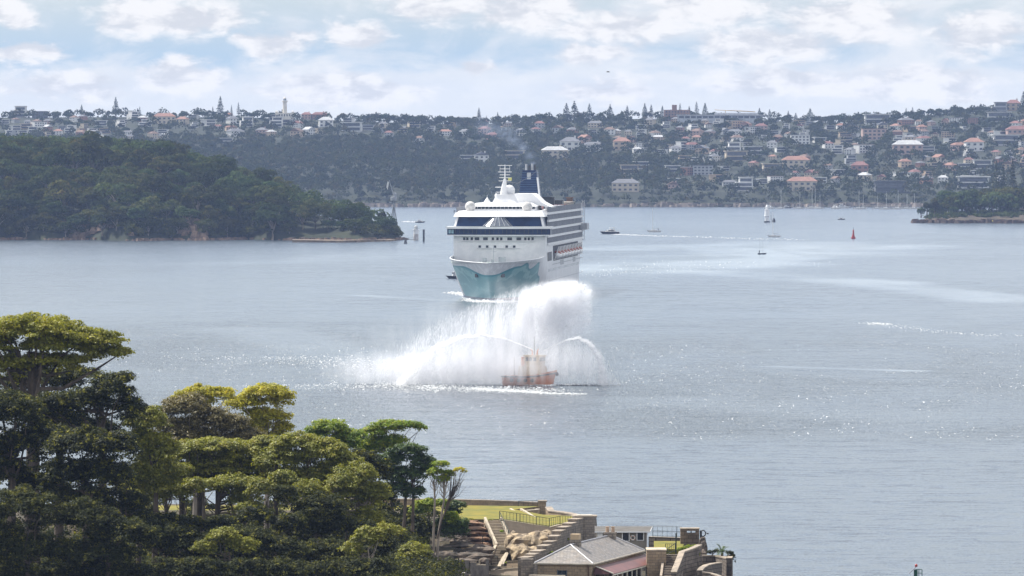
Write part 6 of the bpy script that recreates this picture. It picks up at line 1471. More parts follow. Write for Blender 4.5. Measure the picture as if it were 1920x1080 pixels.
# cottage
CO = thing('stone_cottage', 'long sandstone cottage with a grey hipped slate roof at the bottom of the view', 'cottage', (8.62, 735, 3.0), -radians(13.5))
def slate_mat():
    m, N = mat_new('slate_roof'); co = N.n('ShaderNodeTexCoord').outputs['Object']; s = N.n('ShaderNodeSeparateXYZ', {0: co})
    h = N.m('ADD', s.outputs[0], s.outputs[1]); vec = N.n('ShaderNodeCombineXYZ', {0: h, 1: N.m('MULTIPLY', s.outputs[2], 2.0), 2: 0.0}).outputs[0]
    br = N.n('ShaderNodeTexBrick', {'Vector': vec, 'Color1': (.27, .25, .235, 1), 'Color2': (.14, .13, .13, 1), 'Mortar': (.08, .078, .08, 1), 'Scale': 1.0, 'Mortar Size': .022, 'Brick Width': .36, 'Row Height': .24})
    st_ = N.sm(N.noise(co, 1.1, 5, .65), .4, .7); c_ = N.mix(N.m('MULTIPLY', st_, .6), br.outputs[0], (.20, .165, .13))
    c_ = N.vm('MULTIPLY', c_, N.mix(N.noise(co, 4, 3, .6), (.75, .75, .75), (1.25, 1.25, 1.25)))
    b_ = N.n('ShaderNodeBsdfPrincipled', {'Base Color': c_, 'Roughness': .55, 'Specular IOR Level': .5}); return finish(m, N, b_.outputs[0])
SLATE = slate_mat()
wl = MB().bx(-6.15, -.25, .25, 25.3, -2, 4.08).build('walls', STONE, CO)
rf = MB().add([(-6.4, 0, 4.2), (0, 0, 4.2), (0, 25.6, 4.2), (-6.4, 25.6, 4.2), (-3.2, 3.2, 6.0), (-3.2, 22.4, 6.0)], [(3, 2, 1, 0), (0, 1, 4), (1, 2, 5, 4), (2, 3, 5), (3, 0, 4, 5)]).build('roof', SLATE, CO)
mb = MB()
for a_, b_ in (((-6.4, 0, 4.23), (-3.2, 3.2, 6.04)), ((0, 0, 4.23), (-3.2, 3.2, 6.04)), ((-3.2, 3.2, 6.04), (-3.2, 22.4, 6.04)), ((0, 25.6, 4.23), (-3.2, 22.4, 6.04)), ((-6.4, 25.6, 4.23), (-3.2, 22.4, 6.04))): mb.tube([a_, b_], .085, 5)
mb.build('ridge_capping', pbr('lead_capping', (.52, .52, .55), (.42, .42, .45), rough=.5), rf)
MB().bx(-6.5, .06, -.1, 0, 4.08, 4.21).bx(.003, .1, .0, 25.6, 4.08, 4.21).bx(-6.45, .0, .003, 25.5, 4.085, 4.195).build('gutter', pbr('gutter_cream', (.50, .46, .38)), rf)
MB().tube([(-.55, -.02, 4.1), (-.55, .1, 3.8), (-.55, .16, -2)], .06, 6).build('downpipe', pbr('rust_pipe', (.12, .07, .05)), CO)
w_ = MB().bx(-3.9, -2.95, .16, .26, 2.6, 3.45).build('window', GLASSD, CO); MB().bx(-3.96, -3.9, .13, .25, 2.55, 3.5).bx(-2.95, -2.89, .13, .25, 2.55, 3.5).bx(-3.45, -3.4, .13, .2, 2.6, 3.45).bx(-3.9, -2.95, .13, .2, 3.0, 3.04).build('frame', pbr('window_frame_blue', (.10, .12, .15)), w_)
MB().bx(-4.05, -2.8, .1, .25, 2.42, 2.54).build('sill', COPE, w_)
for (x, y, w2, zt_, pots) in ((-3.15, 5.4, .5, 6.5, 0), (-3.0, 21.6, .56, 6.45, 2)):
    ch_ = MB().bx(x - w2, x + w2, y - .55, y + .55, 4.4, zt_ - .25).bx(x - w2 - .07, x + w2 + .07, y - .62, y + .62, zt_ - .248, zt_ - .05).build('chimney', STONEG, rf)
    if pots: [MB().lathe([(.2, 0), (.17, .55), (.22, .6)], (x + k_ * .32, y, zt_ - .05), 10).build('chimney_pot', pbr('terracotta_pale', (.50, .36, .26)), ch_) for k_ in (-1, 1)]
    else: MB().bx(x - w2 + .04, x + w2 - .04, y - .5, y + .5, zt_ - .048, zt_ + .55).build('flue_block', pbr('pale_sandstone', (.55, .42, .27), (.46, .35, .23)), ch_)
vr = MB().add([(.0, 1.3, 3.82), (.0, 25.2, 3.82), (1.75, 25.9, 3.05), (1.75, 1.9, 3.05), (.0, 1.3, 3.76), (.0, 25.2, 3.76), (1.75, 25.9, 2.99), (1.75, 1.9, 2.99)], [(0, 3, 2, 1), (4, 5, 6, 7), (0, 4, 7, 3), (3, 7, 6, 2), (2, 6, 5, 1), (1, 5, 4, 0)]).add([(.0, 1.3, 3.82), (1.75, 1.9, 3.05), (.0, .1, 3.05)], [(0, 1, 2), (2, 1, 0)]).build('verandah_roof', pbr('maroon_iron', (.17, .075, .07), (.13, .06, .058), rough=.5, scale=.5), CO)
MB().tube([(.0, 1.3, 3.86), (1.78, 1.9, 3.08)], .07, 5).tube([(.02, 25.2, 3.86), (1.78, 25.9, 3.08)], .07, 5).bx(1.7, 1.8, 1.9, 25.9, 2.86, 2.985).build('verandah_trim', pbr('cream_trim', (.62, .60, .52), (.55, .53, .47)), vr)
for i in range(11): MB().bx(1.6, 1.72, 2.1 + i * 2.36, 2.24 + i * 2.36, -1, 2.98).build('verandah_post', pbr('cream_trim', (.6, .6, .5)), CO)
for i in range(7): w_ = MB().bx(-.22, -.16, 2.6 + i * 3.2, 3.8 + i * 3.2, .8, 2.9).build('door', GLASSD if i % 2 else BLACK, CO)
# white boathouse behind it
a = Pw(1119, 997, 790); T = thing('boathouse', 'low pavilion with grey roof and white framed windows behind the cottage chimney', 'pavilion', (a.x, a.y, 3)); z_ = lambda py, D=790: H - (py - YH) * D / F - 3; s = 790 / F; X_ = lambda px: (px - 1119) * s
MB().bx(0, X_(1214), 0, 4.0, 0, z_(997)).build('walls', pbr('grey_boards', (.24, .22, .19), (.17, .155, .135), scale=.8), T)
MB().hexa([(-.2, -.35, z_(998)), (X_(1218), -.35, z_(998)), (X_(1225), 5.0, z_(998) + .28), (-.2, 5.0, z_(998) + .28), (-.2, -.35, z_(996)), (X_(1218), -.35, z_(996)), (X_(1225), 5.0, z_(996) + .3), (-.2, 5.0, z_(996) + .3)]).build('roof', pbr('grey_sheet_roof', (.12, .115, .11), (.09, .085, .08), rough=.9), T)
MB().bx(-.25, X_(1218.5), -.42, -.36, z_(998.4), z_(996)).hexa([(X_(1218.3), -.4, z_(998)), (X_(1218.9), -.4, z_(998)), (X_(1226), 5, z_(998) + .28), (X_(1225.4), 5, z_(998) + .28), (X_(1218.3), -.4, z_(995.6)), (X_(1218.9), -.4, z_(995.6)), (X_(1226), 5, z_(995.6) + .3), (X_(1225.4), 5, z_(995.6) + .3)]).build('fascia', WHITE, T)
for (p0, p1, q0, q1) in ((1167.5, 1179, 998.5, 1014), (1195, 1206, 998.5, 1012.5), (1135, 1146, 998.5, 1012)):
    w_ = MB().bx(X_(p0), X_(p1), -.04, .02, z_(q1), z_(q0)).build('window', GLASSD, T)
    MB().bx(X_(p0) - .09, X_(p0), -.1, .0, z_(q1 + 1), z_(q0)).bx(X_(p1), X_(p1) + .09, -.1, .0, z_(q1 + 1), z_(q0)).bx(X_(p0), X_(p1), -.1, .0, z_(q1 + 1), z_(q1)).build('frame', WHITE, w_)
MB().bx(X_(1212.5), X_(1214), -.12, .0, 0, z_(998)).bx(X_(1120), X_(1130), -.06, .0, z_(1008), z_(998)).build('corner_board', WHITE, T)
b = Pw(1186.5, 1008.5, 789.7); T = thing('lifebuoy', 'white ring lifebuoy hanging on the pavilion wall between two windows', 'lifebuoy', tuple(b)); mb = MB(); ring_ = [(.24 * cos(2 * pi * i / 20), 0, .24 * sin(2 * pi * i / 20)) for i in range(21)]; mb.tube(ring_, .065, 8, caps=False); mb.build('ring', HW, T, smooth=True)
mb = MB(); [mb.tube([(.24 * cos(a_ + d_), 0, .24 * sin(a_ + d_)) for d_ in (-.16, 0, .16)], .072, 8) for a_ in (pi / 4, 3 * pi / 4, 5 * pi / 4, 7 * pi / 4)]; mb.build('bands', TR, T)
# terrace, bunker, stairs and sea walls at right
wall_thing('terrace_wall', 'dark low wall under the thin railing right of the pavilion', [(1216, 1006, 786), (1278, 1008, 784)], .5, 0, STONED, COPED, ch=.06)
fence('terrace_rail', 'thin tall railing on the terrace wall against the water', [(1224, 1007, 786.2), (1278, 1008.5, 784.2)], 1.25, .62, r=.022, rails=3)
MB().prism([(Pw(1216, 0, 760).x, 758), (Pw(1290, 0, 760).x, 757), (Pw(1300, 0, 783).x, 783), (Pw(1216, 0, 784).x, 784)], 0, 5.9).build('terrace_fill', SOIL); o = C.objects['terrace_fill']; o.name = 'terrace_ground'; tag(o, kind='structure')
lw_ = [Pw(1226, 1029, 765), Pw(1278, 1029, 765), Pw(1285, 1018, 781), Pw(1226, 1018, 781)]; o = MB().add([(v_.x, v_.y, 7.05) for v_ in lw_] + [(v_.x, v_.y, 5.0) for v_ in lw_], [(0, 1, 2, 3), (0, 4, 5, 1), (1, 5, 6, 2), (2, 6, 7, 3), (3, 7, 4, 0)]).build('terrace_lawn', LAWN); tag(o, kind='structure')
a = Pw(1276, 992, 775); T = thing('lookout_block', 'brown stone lookout block with a see through slot above the sea wall', 'lookout', (a.x, a.y, 3)); s = 775 / F; X_ = lambda px: (px - 1276) * s; z_ = lambda py: H - (py - YH) * 775 / F - 3
BS = stonemat('brown_blocks', (.20, .15, .115), (.15, .115, .09), (.06, .05, .04), stain=.5)
MB().bx(0, X_(1288), 0, 1.6, 0, z_(992)).bx(X_(1304.5), X_(1311), 0, 1.6, 0, z_(992)).bx(X_(1288), X_(1304.5), 0, 1.6, 0, z_(1000)).bx(X_(1288), X_(1304.5), 0, 1.6, z_(995.5), z_(992)).build('masonry', BS, T)
MB().bx(-.05, X_(1311) + .05, -.05, 1.65, z_(992) + .003, z_(990.5)).build('cap', COPED, T); MB().bx(X_(1295), X_(1297), .4, .6, z_(1000), z_(995.5)).build('slot_post', DGREY, T)
a = Pw(1318, 1008, 774); T = thing('searchlight', 'dark round searchlight on a bracket beside the lookout block', 'searchlight', tuple(a))
mb = MB(); mb.tube([(.3 * cos(2 * pi * i / 16), 0, .48 + .34 * sin(2 * pi * i / 16)) for i in range(17)], .06, 6, caps=False); mb.tube([(0, 0, -.1), (0, 0, .2)], .08, 6); mb.build('ring', BLACK, T); MB().bx(-.35, -.12, -.2, .2, -.1, .8).build('housing', BLACK, T); MB().ball((.55, 0, .45), .1, 8).tube([(.3, 0, .5), (.55, 0, .45)], .03, 4).build('lamp', BLACK, T)
rock_thing('rough dark stone corner dropping below the lookout block', [(1317, 1018, 772, .45, .5, .7), (1318, 1030, 771, .5, .5, .8), (1316, 1045, 770, .6, .6, .9), (1317, 1062, 769, .7, .7, 1.2)], ROCKD, 'rough_corner')
T = thing('stone_pier', 'tan topped square stone pier at the head of the fort stairs', 'pier', (Pw(1213, 1030, 752).x, 752, 0)); a = Pw(1213, 1031, 752); b = Pw(1249, 1031, 752)
MB().bx(0, b.x - a.x, 0, 4.2, 0, a.z - .1).build('masonry', STONE, T); MB().bx(-.05, b.x - a.x + .05, -.05, 4.25, a.z - .098, a.z + .03).build('coping', COPE, T)
stair('worn dark stone stairs of the fort beside the curtain wall', (1264, 1038, 757), (1258, 1084, 746), 14, 1.9, side=STONED, cope=COPED)
wall_thing('curtain_wall', 'high dark stained fort wall with a pale sloping coping', [(1268, 1072, 741), (1275, 1055, 745), (1283, 1034, 750), (1300, 1028, 754), (1316, 1021, 758)], .55, -1, STONED, COPED, ch=.16, over=.05)
wall_thing('sea_bastion', 'dark outer sea wall turning the corner under the palm', [(1317, 1041, 764), (1340, 1041, 764), (1354, 1044, 760), (1362, 1046, 754), (1373, 1043, 757), (1374, 1042, 764)], .6, -1, STONED, COPED)
wall_thing('curved_wall', 'upper curved pale coped wall at the foot of the sea bastion', [(1316, 1069, 746), (1320, 1064, 747), (1328, 1059, 749), (1340, 1056, 751), (1354, 1054.5, 753)], .5, -1, STONED, COPED, ch=.12)
wall_thing('curved_wall', 'lower curved pale coped wall cut by the bottom edge', [(1317, 1072, 741), (1332, 1074.5, 741), (1345, 1079, 740), (1354, 1086, 739)], .4, -1, STONED, COPED, ch=.12)
b = Pw(1267.5, 1040, 758); T = thing('iron_post', 'tall dark iron post with a slanting rail at the fort stairs', 'post', tuple(b)); MB().bx(-.07, .07, -.07, .07, -1, 2.35).build('shaft', IRON, T); MB().tube([(0, 0, 1.3), (-1.2, -.4, .5)], .035, 4).tube([(0, 0, .6), (-1.2, -.4, -.1)], .03, 4).build('rails', IRON, T)
fence('stair_rail', 'dark railing at the top of the fort stairs', [(1248, 1036, 756), (1266, 1036, 757)], .95, .25, r=.025)

# ------------------------------------------------------------------ foreground trees
LF = leafmat('fig_leaves', (.26, .255, .028), (.15, .165, .026), (.28, .25, .04), scale=.35, trans=.42)
LD = leafmat('shaded_fig_leaves', (.036, .044, .016), (.020, .027, .014), (.26, .25, .034), scale=.28, trans=.36, rough=.6, spec=.14)  # canopy shade in the dark tones, sunlit tips painted by the third colour
LO = leafmat('olive_leaves', (.235, .24, .032), (.135, .15, .027), (.27, .24, .042), scale=.4, trans=.3)
LB = leafmat('brown_olive_leaves', (.16, .135, .058), (.10, .092, .042), (.18, .15, .06), scale=.5, trans=.25)
LY = leafmat('yellow_green_leaves', (.40, .37, .035), (.26, .26, .03), (.42, .34, .05), scale=.45, trans=.42)
LG = leafmat('bright_green_leaves', (.23, .29, .030), (.12, .19, .028), (.34, .33, .035), scale=.5, trans=.42)
LK = leafmat('deep_green_leaves', (.065, .11, .028), (.036, .065, .024), (.14, .18, .035), scale=.5, trans=.3)
LX = leafmat('shade_leaves', (.044, .052, .020), (.024, .030, .015), (.17, .165, .032), scale=.28, trans=.28, rough=.7, spec=.1)  # deep shade put into the leaf colour, with painted sunlit tips
def fg_tree(name, label, base, D, ells, leaf, q=.13, dens=1.0, lump=20, fl=.55, bark=BARK, tr=.4, limbs=6, trunks=None, seed=1, jit=.22, cat='tree', under=.12, deep=.8, group=None, nrm=.55):
    rgf = np.random.default_rng(seed + int(base[0])); s_ = D / F; b = Pw(base[0], base[1], D); b.z = b.z if name in ('small_plant', 'hedge') or base[0] > 1230 else max(float(fg_z(b.x, b.y)), .5)
    T = thing(name, label, cat, tuple(b), group=group); lumps = []
    for (px, py, rx, ry) in ells:
        c_ = Pw(px, py, D); rx *= s_; ry *= s_; ls = lump * s_; m_ = max(4, int(5.2 * (rx * ry + rx * rx * .5) / (ls * ls)))
        for i in range(m_):
            d_ = rgf.normal(size=3); d_ /= np.linalg.norm(d_); d_[2] = abs(d_[2]) if rgf.random() < .75 else d_[2]; k_ = rgf.uniform(.45, .98)
            r_ = ls * rgf.uniform(.6, 1.25); r_ = min(r_, rx * .8)
            lumps.append((c_.x - b.x + d_[0] * max(rx - r_ * .6, .1) * k_, d_[1] * max(rx - r_ * .6, .1) * deep * k_, c_.z - b.z + d_[2] * max(ry - r_ * fl * .6, .05) * k_, r_, r_, r_ * fl))
    L = np.array(lumps); area = (2 * pi * L[:, 3] ** 2 * (.5 + fl * .6)).sum(); nq = int(min(dens * .72 * area / (q * q * 1.5), 95000))
    V = crown_quads(rgf, lumps, nq, q, flat=.8, under=under, jit=jit, nn=nrm)
    np_mesh('crown', V, 4, leaf, T)
    tl = trunks or [(base[0], 0)]; mb = MB(); tops = []
    cz = float(np.mean(L[:, 2])); 
    for (tx, lean) in tl:
        x0 = (tx - base[0]) * s_; zt_ = max(cz - 1.0, .4 * max(cz, .3))
        pts = [(x0, 0, -1), (x0 + lean * .3, .1, zt_ * .35), (x0 + lean * .8 + .15, 0, zt_ * .75), (x0 + lean, 0, zt_)]
        mb.tube(pts, [tr * 1.25, tr, tr * .8, tr * .55], 8); tops.append((Vector(pts[1]), Vector(pts[2]), Vector(pts[3])))
    order = rgf.permutation(len(lumps))[:limbs * len(tl) * 2]
    for i in order:
        l = Vector(lumps[i][:3]); l.z -= lumps[i][5] * .2; tt = min(tops, key=lambda t_: (t_[1] - l).length); f_ = rgf.uniform(0, 1)
        zt_ = tt[1].z + (tt[2].z - tt[1].z) * f_; lim = l.z - (l.xy - tt[1].xy).length * .55
        if lim < tt[0].z: continue
        t0 = (tt[1].lerp(tt[2], f_) if lim > tt[1].z else tt[0].lerp(tt[1], (lim - tt[0].z) / max(tt[1].z - tt[0].z, .1)))
        m1 = t0.lerp(l, .35) + Vector((rgf.normal() * .25, rgf.normal() * .25, -.12 * (l - t0).length)); m2 = t0.lerp(l, .7) + Vector((rgf.normal() * .25, rgf.normal() * .25, -.05 * (l - t0).length))
        mb.tube([t0, m1, m2, l], [tr * .36, tr * .26, tr * .16, tr * .06], 5)
    mb.build('trunk', bark, T); return T, b, s_
FT = [
 ('fig_tree', 'huge spreading fig with sunlit yellow green top at the left edge', (60, 1010), 716, [(60, 628, 120, 42), (165, 645, 78, 36), (-40, 640, 90, 50), (222, 664, 34, 18), (90, 682, 80, 22), (10, 690, 60, 30), (120, 655, 90, 36)], LF, dict(lump=17, fl=.5, tr=.8, limbs=12, dens=1.25, q=.15)),
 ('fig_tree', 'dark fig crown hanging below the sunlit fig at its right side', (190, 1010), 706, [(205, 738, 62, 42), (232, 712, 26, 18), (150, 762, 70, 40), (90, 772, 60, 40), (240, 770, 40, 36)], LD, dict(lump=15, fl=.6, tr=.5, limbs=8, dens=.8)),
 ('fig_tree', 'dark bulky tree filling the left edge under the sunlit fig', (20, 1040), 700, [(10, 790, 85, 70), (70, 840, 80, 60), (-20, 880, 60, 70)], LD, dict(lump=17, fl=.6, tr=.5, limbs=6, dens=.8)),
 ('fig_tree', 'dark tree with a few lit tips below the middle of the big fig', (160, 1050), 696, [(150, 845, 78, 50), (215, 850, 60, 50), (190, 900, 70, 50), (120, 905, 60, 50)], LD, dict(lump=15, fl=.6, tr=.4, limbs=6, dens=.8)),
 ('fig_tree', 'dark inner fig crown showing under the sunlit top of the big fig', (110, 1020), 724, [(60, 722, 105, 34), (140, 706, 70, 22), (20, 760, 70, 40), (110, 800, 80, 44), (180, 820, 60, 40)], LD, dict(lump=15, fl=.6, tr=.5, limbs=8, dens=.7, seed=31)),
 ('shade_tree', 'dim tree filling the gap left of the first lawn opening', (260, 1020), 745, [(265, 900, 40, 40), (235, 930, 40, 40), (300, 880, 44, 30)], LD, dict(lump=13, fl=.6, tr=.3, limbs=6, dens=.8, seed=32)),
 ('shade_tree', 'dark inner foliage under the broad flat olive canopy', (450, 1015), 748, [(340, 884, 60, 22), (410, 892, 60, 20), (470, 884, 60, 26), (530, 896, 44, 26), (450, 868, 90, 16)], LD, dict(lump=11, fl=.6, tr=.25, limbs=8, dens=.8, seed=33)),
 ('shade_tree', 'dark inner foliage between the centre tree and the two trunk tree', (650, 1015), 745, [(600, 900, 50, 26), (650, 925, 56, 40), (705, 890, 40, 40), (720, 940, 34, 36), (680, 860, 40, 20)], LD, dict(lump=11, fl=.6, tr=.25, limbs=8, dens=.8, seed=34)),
 ('fig_tree', 'lit topped olive tree of the middle row over the first lawn opening', (310, 1030), 733, [(295, 905, 46, 30), (330, 890, 40, 26), (262, 925, 30, 24)], LO, dict(lump=12, fl=.7, tr=.25, limbs=8, dens=.85, seed=41)),
 ('fig_tree', 'lit topped olive tree of the middle row between the two lawn openings', (455, 1030), 731, [(440, 912, 50, 26), (480, 925, 34, 34), (400, 915, 30, 20), (450, 945, 30, 26)], LO, dict(lump=12, fl=.7, tr=.25, limbs=8, dens=.85, seed=42)),
 ('fig_tree', 'dense olive tree of the middle row under the rounded olive tree', (590, 1030), 726, [(575, 930, 50, 34), (610, 955, 50, 40), (640, 915, 36, 30), (590, 985, 50, 30)], LO, dict(lump=12, fl=.7, tr=.25, limbs=8, dens=.8, seed=43, bark=BARKL)),
 ('shade_tree', 'dark tree with olive tips above the bottom edge at left centre', (300, 1060), 712, [(300, 985, 60, 26), (250, 970, 40, 30), (350, 990, 50, 26), (200, 960, 40, 30)], LD, dict(lump=11, fl=.55, tr=.2, limbs=4, dens=.8, seed=44)),
 ('shade_tree', 'dark tree with olive tips above the bottom edge at centre', (470, 1060), 712, [(420, 988, 50, 26), (480, 975, 44, 30), (540, 985, 44, 26)], LD, dict(lump=11, fl=.55, tr=.2, limbs=4, dens=.8, seed=45)),
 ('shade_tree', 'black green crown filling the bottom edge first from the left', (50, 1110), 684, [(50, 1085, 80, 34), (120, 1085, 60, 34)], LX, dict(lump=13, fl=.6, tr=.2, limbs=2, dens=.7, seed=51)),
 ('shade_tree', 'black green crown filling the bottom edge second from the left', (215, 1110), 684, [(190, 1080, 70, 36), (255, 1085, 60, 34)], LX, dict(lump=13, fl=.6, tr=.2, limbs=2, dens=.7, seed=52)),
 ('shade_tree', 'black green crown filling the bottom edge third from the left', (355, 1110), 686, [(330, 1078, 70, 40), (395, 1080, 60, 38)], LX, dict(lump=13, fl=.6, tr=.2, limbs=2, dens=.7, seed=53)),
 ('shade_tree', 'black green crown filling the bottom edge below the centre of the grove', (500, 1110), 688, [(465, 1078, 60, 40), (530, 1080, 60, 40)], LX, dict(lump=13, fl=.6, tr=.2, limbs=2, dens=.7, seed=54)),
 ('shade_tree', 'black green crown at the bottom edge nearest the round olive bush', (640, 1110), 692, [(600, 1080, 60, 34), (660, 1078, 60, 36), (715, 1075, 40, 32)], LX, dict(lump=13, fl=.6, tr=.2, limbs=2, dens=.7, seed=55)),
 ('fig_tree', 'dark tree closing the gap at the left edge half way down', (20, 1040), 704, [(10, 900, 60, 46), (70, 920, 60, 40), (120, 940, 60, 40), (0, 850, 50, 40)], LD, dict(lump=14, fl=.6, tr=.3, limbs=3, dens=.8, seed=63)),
 ('fig_tree', 'olive tree with light brown stems behind the middle row', (380, 1020), 742, [(300, 870, 40, 34), (345, 900, 44, 26), (420, 905, 44, 26), (500, 915, 40, 26), (545, 900, 34, 30)], LO, dict(lump=10, fl=.6, tr=.2, limbs=6, dens=.8, seed=64, bark=BARKL)),
 ('fig_tree', 'leafy olive bough drooping over the left lawn gap', (345, 1040), 724, [(330, 928, 34, 22), (365, 915, 30, 22), (300, 935, 26, 20), (255, 905, 34, 26)], LO, dict(lump=10, fl=.75, tr=.15, limbs=5, dens=.85, seed=71)),
 ('fig_tree', 'leafy olive tree between the middle row and the centre tree', (500, 1040), 722, [(490, 925, 34, 30), (530, 905, 34, 26), (545, 945, 28, 24), (470, 955, 30, 18)], LO, dict(lump=10, fl=.75, tr=.15, limbs=5, dens=.85, seed=72)),
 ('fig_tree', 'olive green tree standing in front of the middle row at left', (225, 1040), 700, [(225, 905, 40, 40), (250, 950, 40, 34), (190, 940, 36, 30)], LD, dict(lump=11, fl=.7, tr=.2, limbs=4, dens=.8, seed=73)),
 ('fig_tree', 'low olive tree with bright tips at the bottom centre of the grove', (430, 1080), 690, [(420, 1010, 36, 24), (455, 1025, 34, 22), (385, 1030, 30, 22)], LO, dict(lump=9, fl=.7, tr=.15, limbs=4, dens=.75, seed=74)),
 ('fig_tree', 'low olive tree with bright tips beside the round olive bush', (690, 1080), 700, [(690, 1010, 34, 26), (720, 1000, 26, 24), (660, 1035, 30, 20)], LO, dict(lump=9, fl=.7, tr=.15, limbs=4, dens=.75, seed=75, bark=BARKL)),
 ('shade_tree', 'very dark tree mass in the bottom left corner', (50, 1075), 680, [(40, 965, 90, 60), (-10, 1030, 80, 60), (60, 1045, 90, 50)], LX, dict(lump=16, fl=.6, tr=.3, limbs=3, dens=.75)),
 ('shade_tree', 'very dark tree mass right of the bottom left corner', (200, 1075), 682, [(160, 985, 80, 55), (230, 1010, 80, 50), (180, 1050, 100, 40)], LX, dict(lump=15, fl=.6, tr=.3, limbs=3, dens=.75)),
 ('laurel_tree', 'glossy green tree with bright tips next to the big fig', (290, 1010), 722, [(285, 800, 40, 44), (300, 850, 48, 46), (262, 840, 44, 50), (275, 895, 54, 40), (310, 895, 40, 36), (255, 800, 34, 40)], LO, dict(lump=12, fl=.7, tr=.3, limbs=5, seed=4)),
 ('grey_brown_tree', 'grey brown twiggy tree left of the tall eucalypt', (365, 1000), 764, [(350, 776, 60, 44), (400, 800, 60, 40), (330, 812, 52, 36), (440, 808, 46, 34), (370, 830, 80, 34), (470, 830, 50, 30)], LB, dict(lump=13, fl=.7, tr=.3, limbs=10, bark=BARKL, jit=.4, dens=.75)),
 ('eucalypt', 'yellow green tree top with a small spike left of the tall eucalypt', (380, 990), 778, [(375, 746, 44, 24), (345, 752, 30, 22), (412, 744, 36, 22), (372, 724, 10, 9)], LY, dict(lump=10, fl=.75, tr=.25, limbs=6, bark=BARKL)),
 ('eucalypt', 'tall sunlit yellow green eucalypt standing highest in the middle', (500, 1000), 792, [(500, 742, 50, 26), (530, 750, 26, 26), (460, 762, 44, 26), (505, 785, 46, 24), (530, 805, 26, 16), (478, 800, 40, 20), (515, 828, 40, 22), (480, 826, 44, 24)], LY, dict(lump=10.5, fl=.7, tr=.3, limbs=12, bark=BARKL, dens=1.0)),
 ('fig_tree', 'broad flat layered olive canopy in the middle left of the grove', (420, 1010), 738, [(400, 842, 95, 24), (340, 862, 66, 30), (470, 856, 74, 30), (420, 884, 95, 34), (500, 838, 44, 24), (350, 905, 60, 24), (490, 905, 50, 26)], LO, dict(lump=13, fl=.58, tr=.35, limbs=12, trunks=[(345, -.5), (402, .3), (372, 0)], dens=1.1)),
 ('fig_tree', 'rounded olive tree with pale branches in the centre of the grove', (565, 1010), 732, [(560, 840, 62, 32), (610, 858, 64, 40), (525, 872, 56, 40), (640, 888, 58, 44), (580, 905, 66, 36), (530, 915, 44, 24)], LO, dict(lump=12, fl=.65, tr=.32, limbs=14, trunks=[(512, .2), (568, .6), (598, .3)], dens=.95, seed=9)),
 ('fig_tree', 'drooping olive tree right of centre in front of the bright trees', (680, 1030), 728, [(665, 900, 54, 36), (700, 935, 44, 40), (640, 930, 50, 40), (690, 985, 48, 36)], LO, dict(lump=12, fl=.6, tr=.3, limbs=10, bark=BARKL, dens=.85, jit=.3, seed=3)),
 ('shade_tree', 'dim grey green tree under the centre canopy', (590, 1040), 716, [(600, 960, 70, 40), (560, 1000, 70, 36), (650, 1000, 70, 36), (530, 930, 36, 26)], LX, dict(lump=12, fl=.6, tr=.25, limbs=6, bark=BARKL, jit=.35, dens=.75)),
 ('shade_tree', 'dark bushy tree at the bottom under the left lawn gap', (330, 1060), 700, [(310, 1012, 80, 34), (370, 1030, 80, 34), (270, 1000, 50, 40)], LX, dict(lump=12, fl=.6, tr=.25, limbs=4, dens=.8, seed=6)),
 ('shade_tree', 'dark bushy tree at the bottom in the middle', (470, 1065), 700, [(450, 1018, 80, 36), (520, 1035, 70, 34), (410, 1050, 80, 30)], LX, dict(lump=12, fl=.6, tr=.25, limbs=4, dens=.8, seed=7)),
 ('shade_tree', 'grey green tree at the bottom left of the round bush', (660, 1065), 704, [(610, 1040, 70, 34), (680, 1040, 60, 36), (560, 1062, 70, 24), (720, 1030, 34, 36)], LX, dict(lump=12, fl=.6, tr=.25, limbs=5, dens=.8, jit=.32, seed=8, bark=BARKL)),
 ('coral_tree', 'bright green dome shaped tree behind the centre canopy', (625, 990), 800, [(618, 808, 48, 24), (655, 826, 40, 24), (590, 816, 28, 20), (630, 840, 50, 24)], LG, dict(lump=10, fl=.62, tr=.25, limbs=8)),
 ('coral_tree', 'bright lime green flat topped tree with thin bare stems at right', (735, 990), 806, [(735, 800, 48, 15), (700, 815, 34, 20), (772, 798, 26, 9), (790, 803, 14, 7), (715, 838, 34, 22), (690, 845, 30, 26), (740, 830, 30, 16)], LG, dict(lump=10, fl=.6, tr=.22, limbs=14, dens=1.05)),
 ('plane_tree', 'deep green broad leaved tree with two straight trunks', (765, 1000), 790, [(765, 848, 42, 18), (735, 868, 34, 24), (790, 868, 34, 20), (760, 892, 46, 20), (745, 918, 32, 20), (775, 925, 28, 16), (800, 885, 24, 20), (725, 890, 34, 24)], LK, dict(lump=10, fl=.6, tr=.2, limbs=10, trunks=[(757, .1), (774, -.1)], bark=BARK)),
 ('slender_tree', 'slender pale tree with airy crown nearest the bare branches', (817, 1010), 784, [(828, 872, 22, 9), (818, 888, 20, 14), (842, 890, 16, 10), (832, 900, 16, 10)], LG, dict(lump=7.5, fl=.6, tr=.13, limbs=12, trunks=[(813, .0), (818, .9)], bark=BARKL, dens=.8)),
]
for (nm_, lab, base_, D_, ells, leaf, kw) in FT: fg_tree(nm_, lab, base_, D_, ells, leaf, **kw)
us = []; rgu = np.random.default_rng(55)
for yv in np.arange(655, 800, 3.2):
    for px in np.arange(-60, 868, 42.0):
        pxx = px + rgu.uniform(-18, 18); yy = yv + rgu.uniform(-1.5, 1.5)
        if pxx > 800 and yy > 768: continue
        if pxx > 850: continue
        x = (pxx - 960) / F * yy; us.append((x, yy, float(fg_z(x, yy)) - .4, rgu.uniform(.6, 1.25)))
GAPS = [(232, 262), (292, 352), (372, 392), (425, 452), (520, 560), (660, 676)]
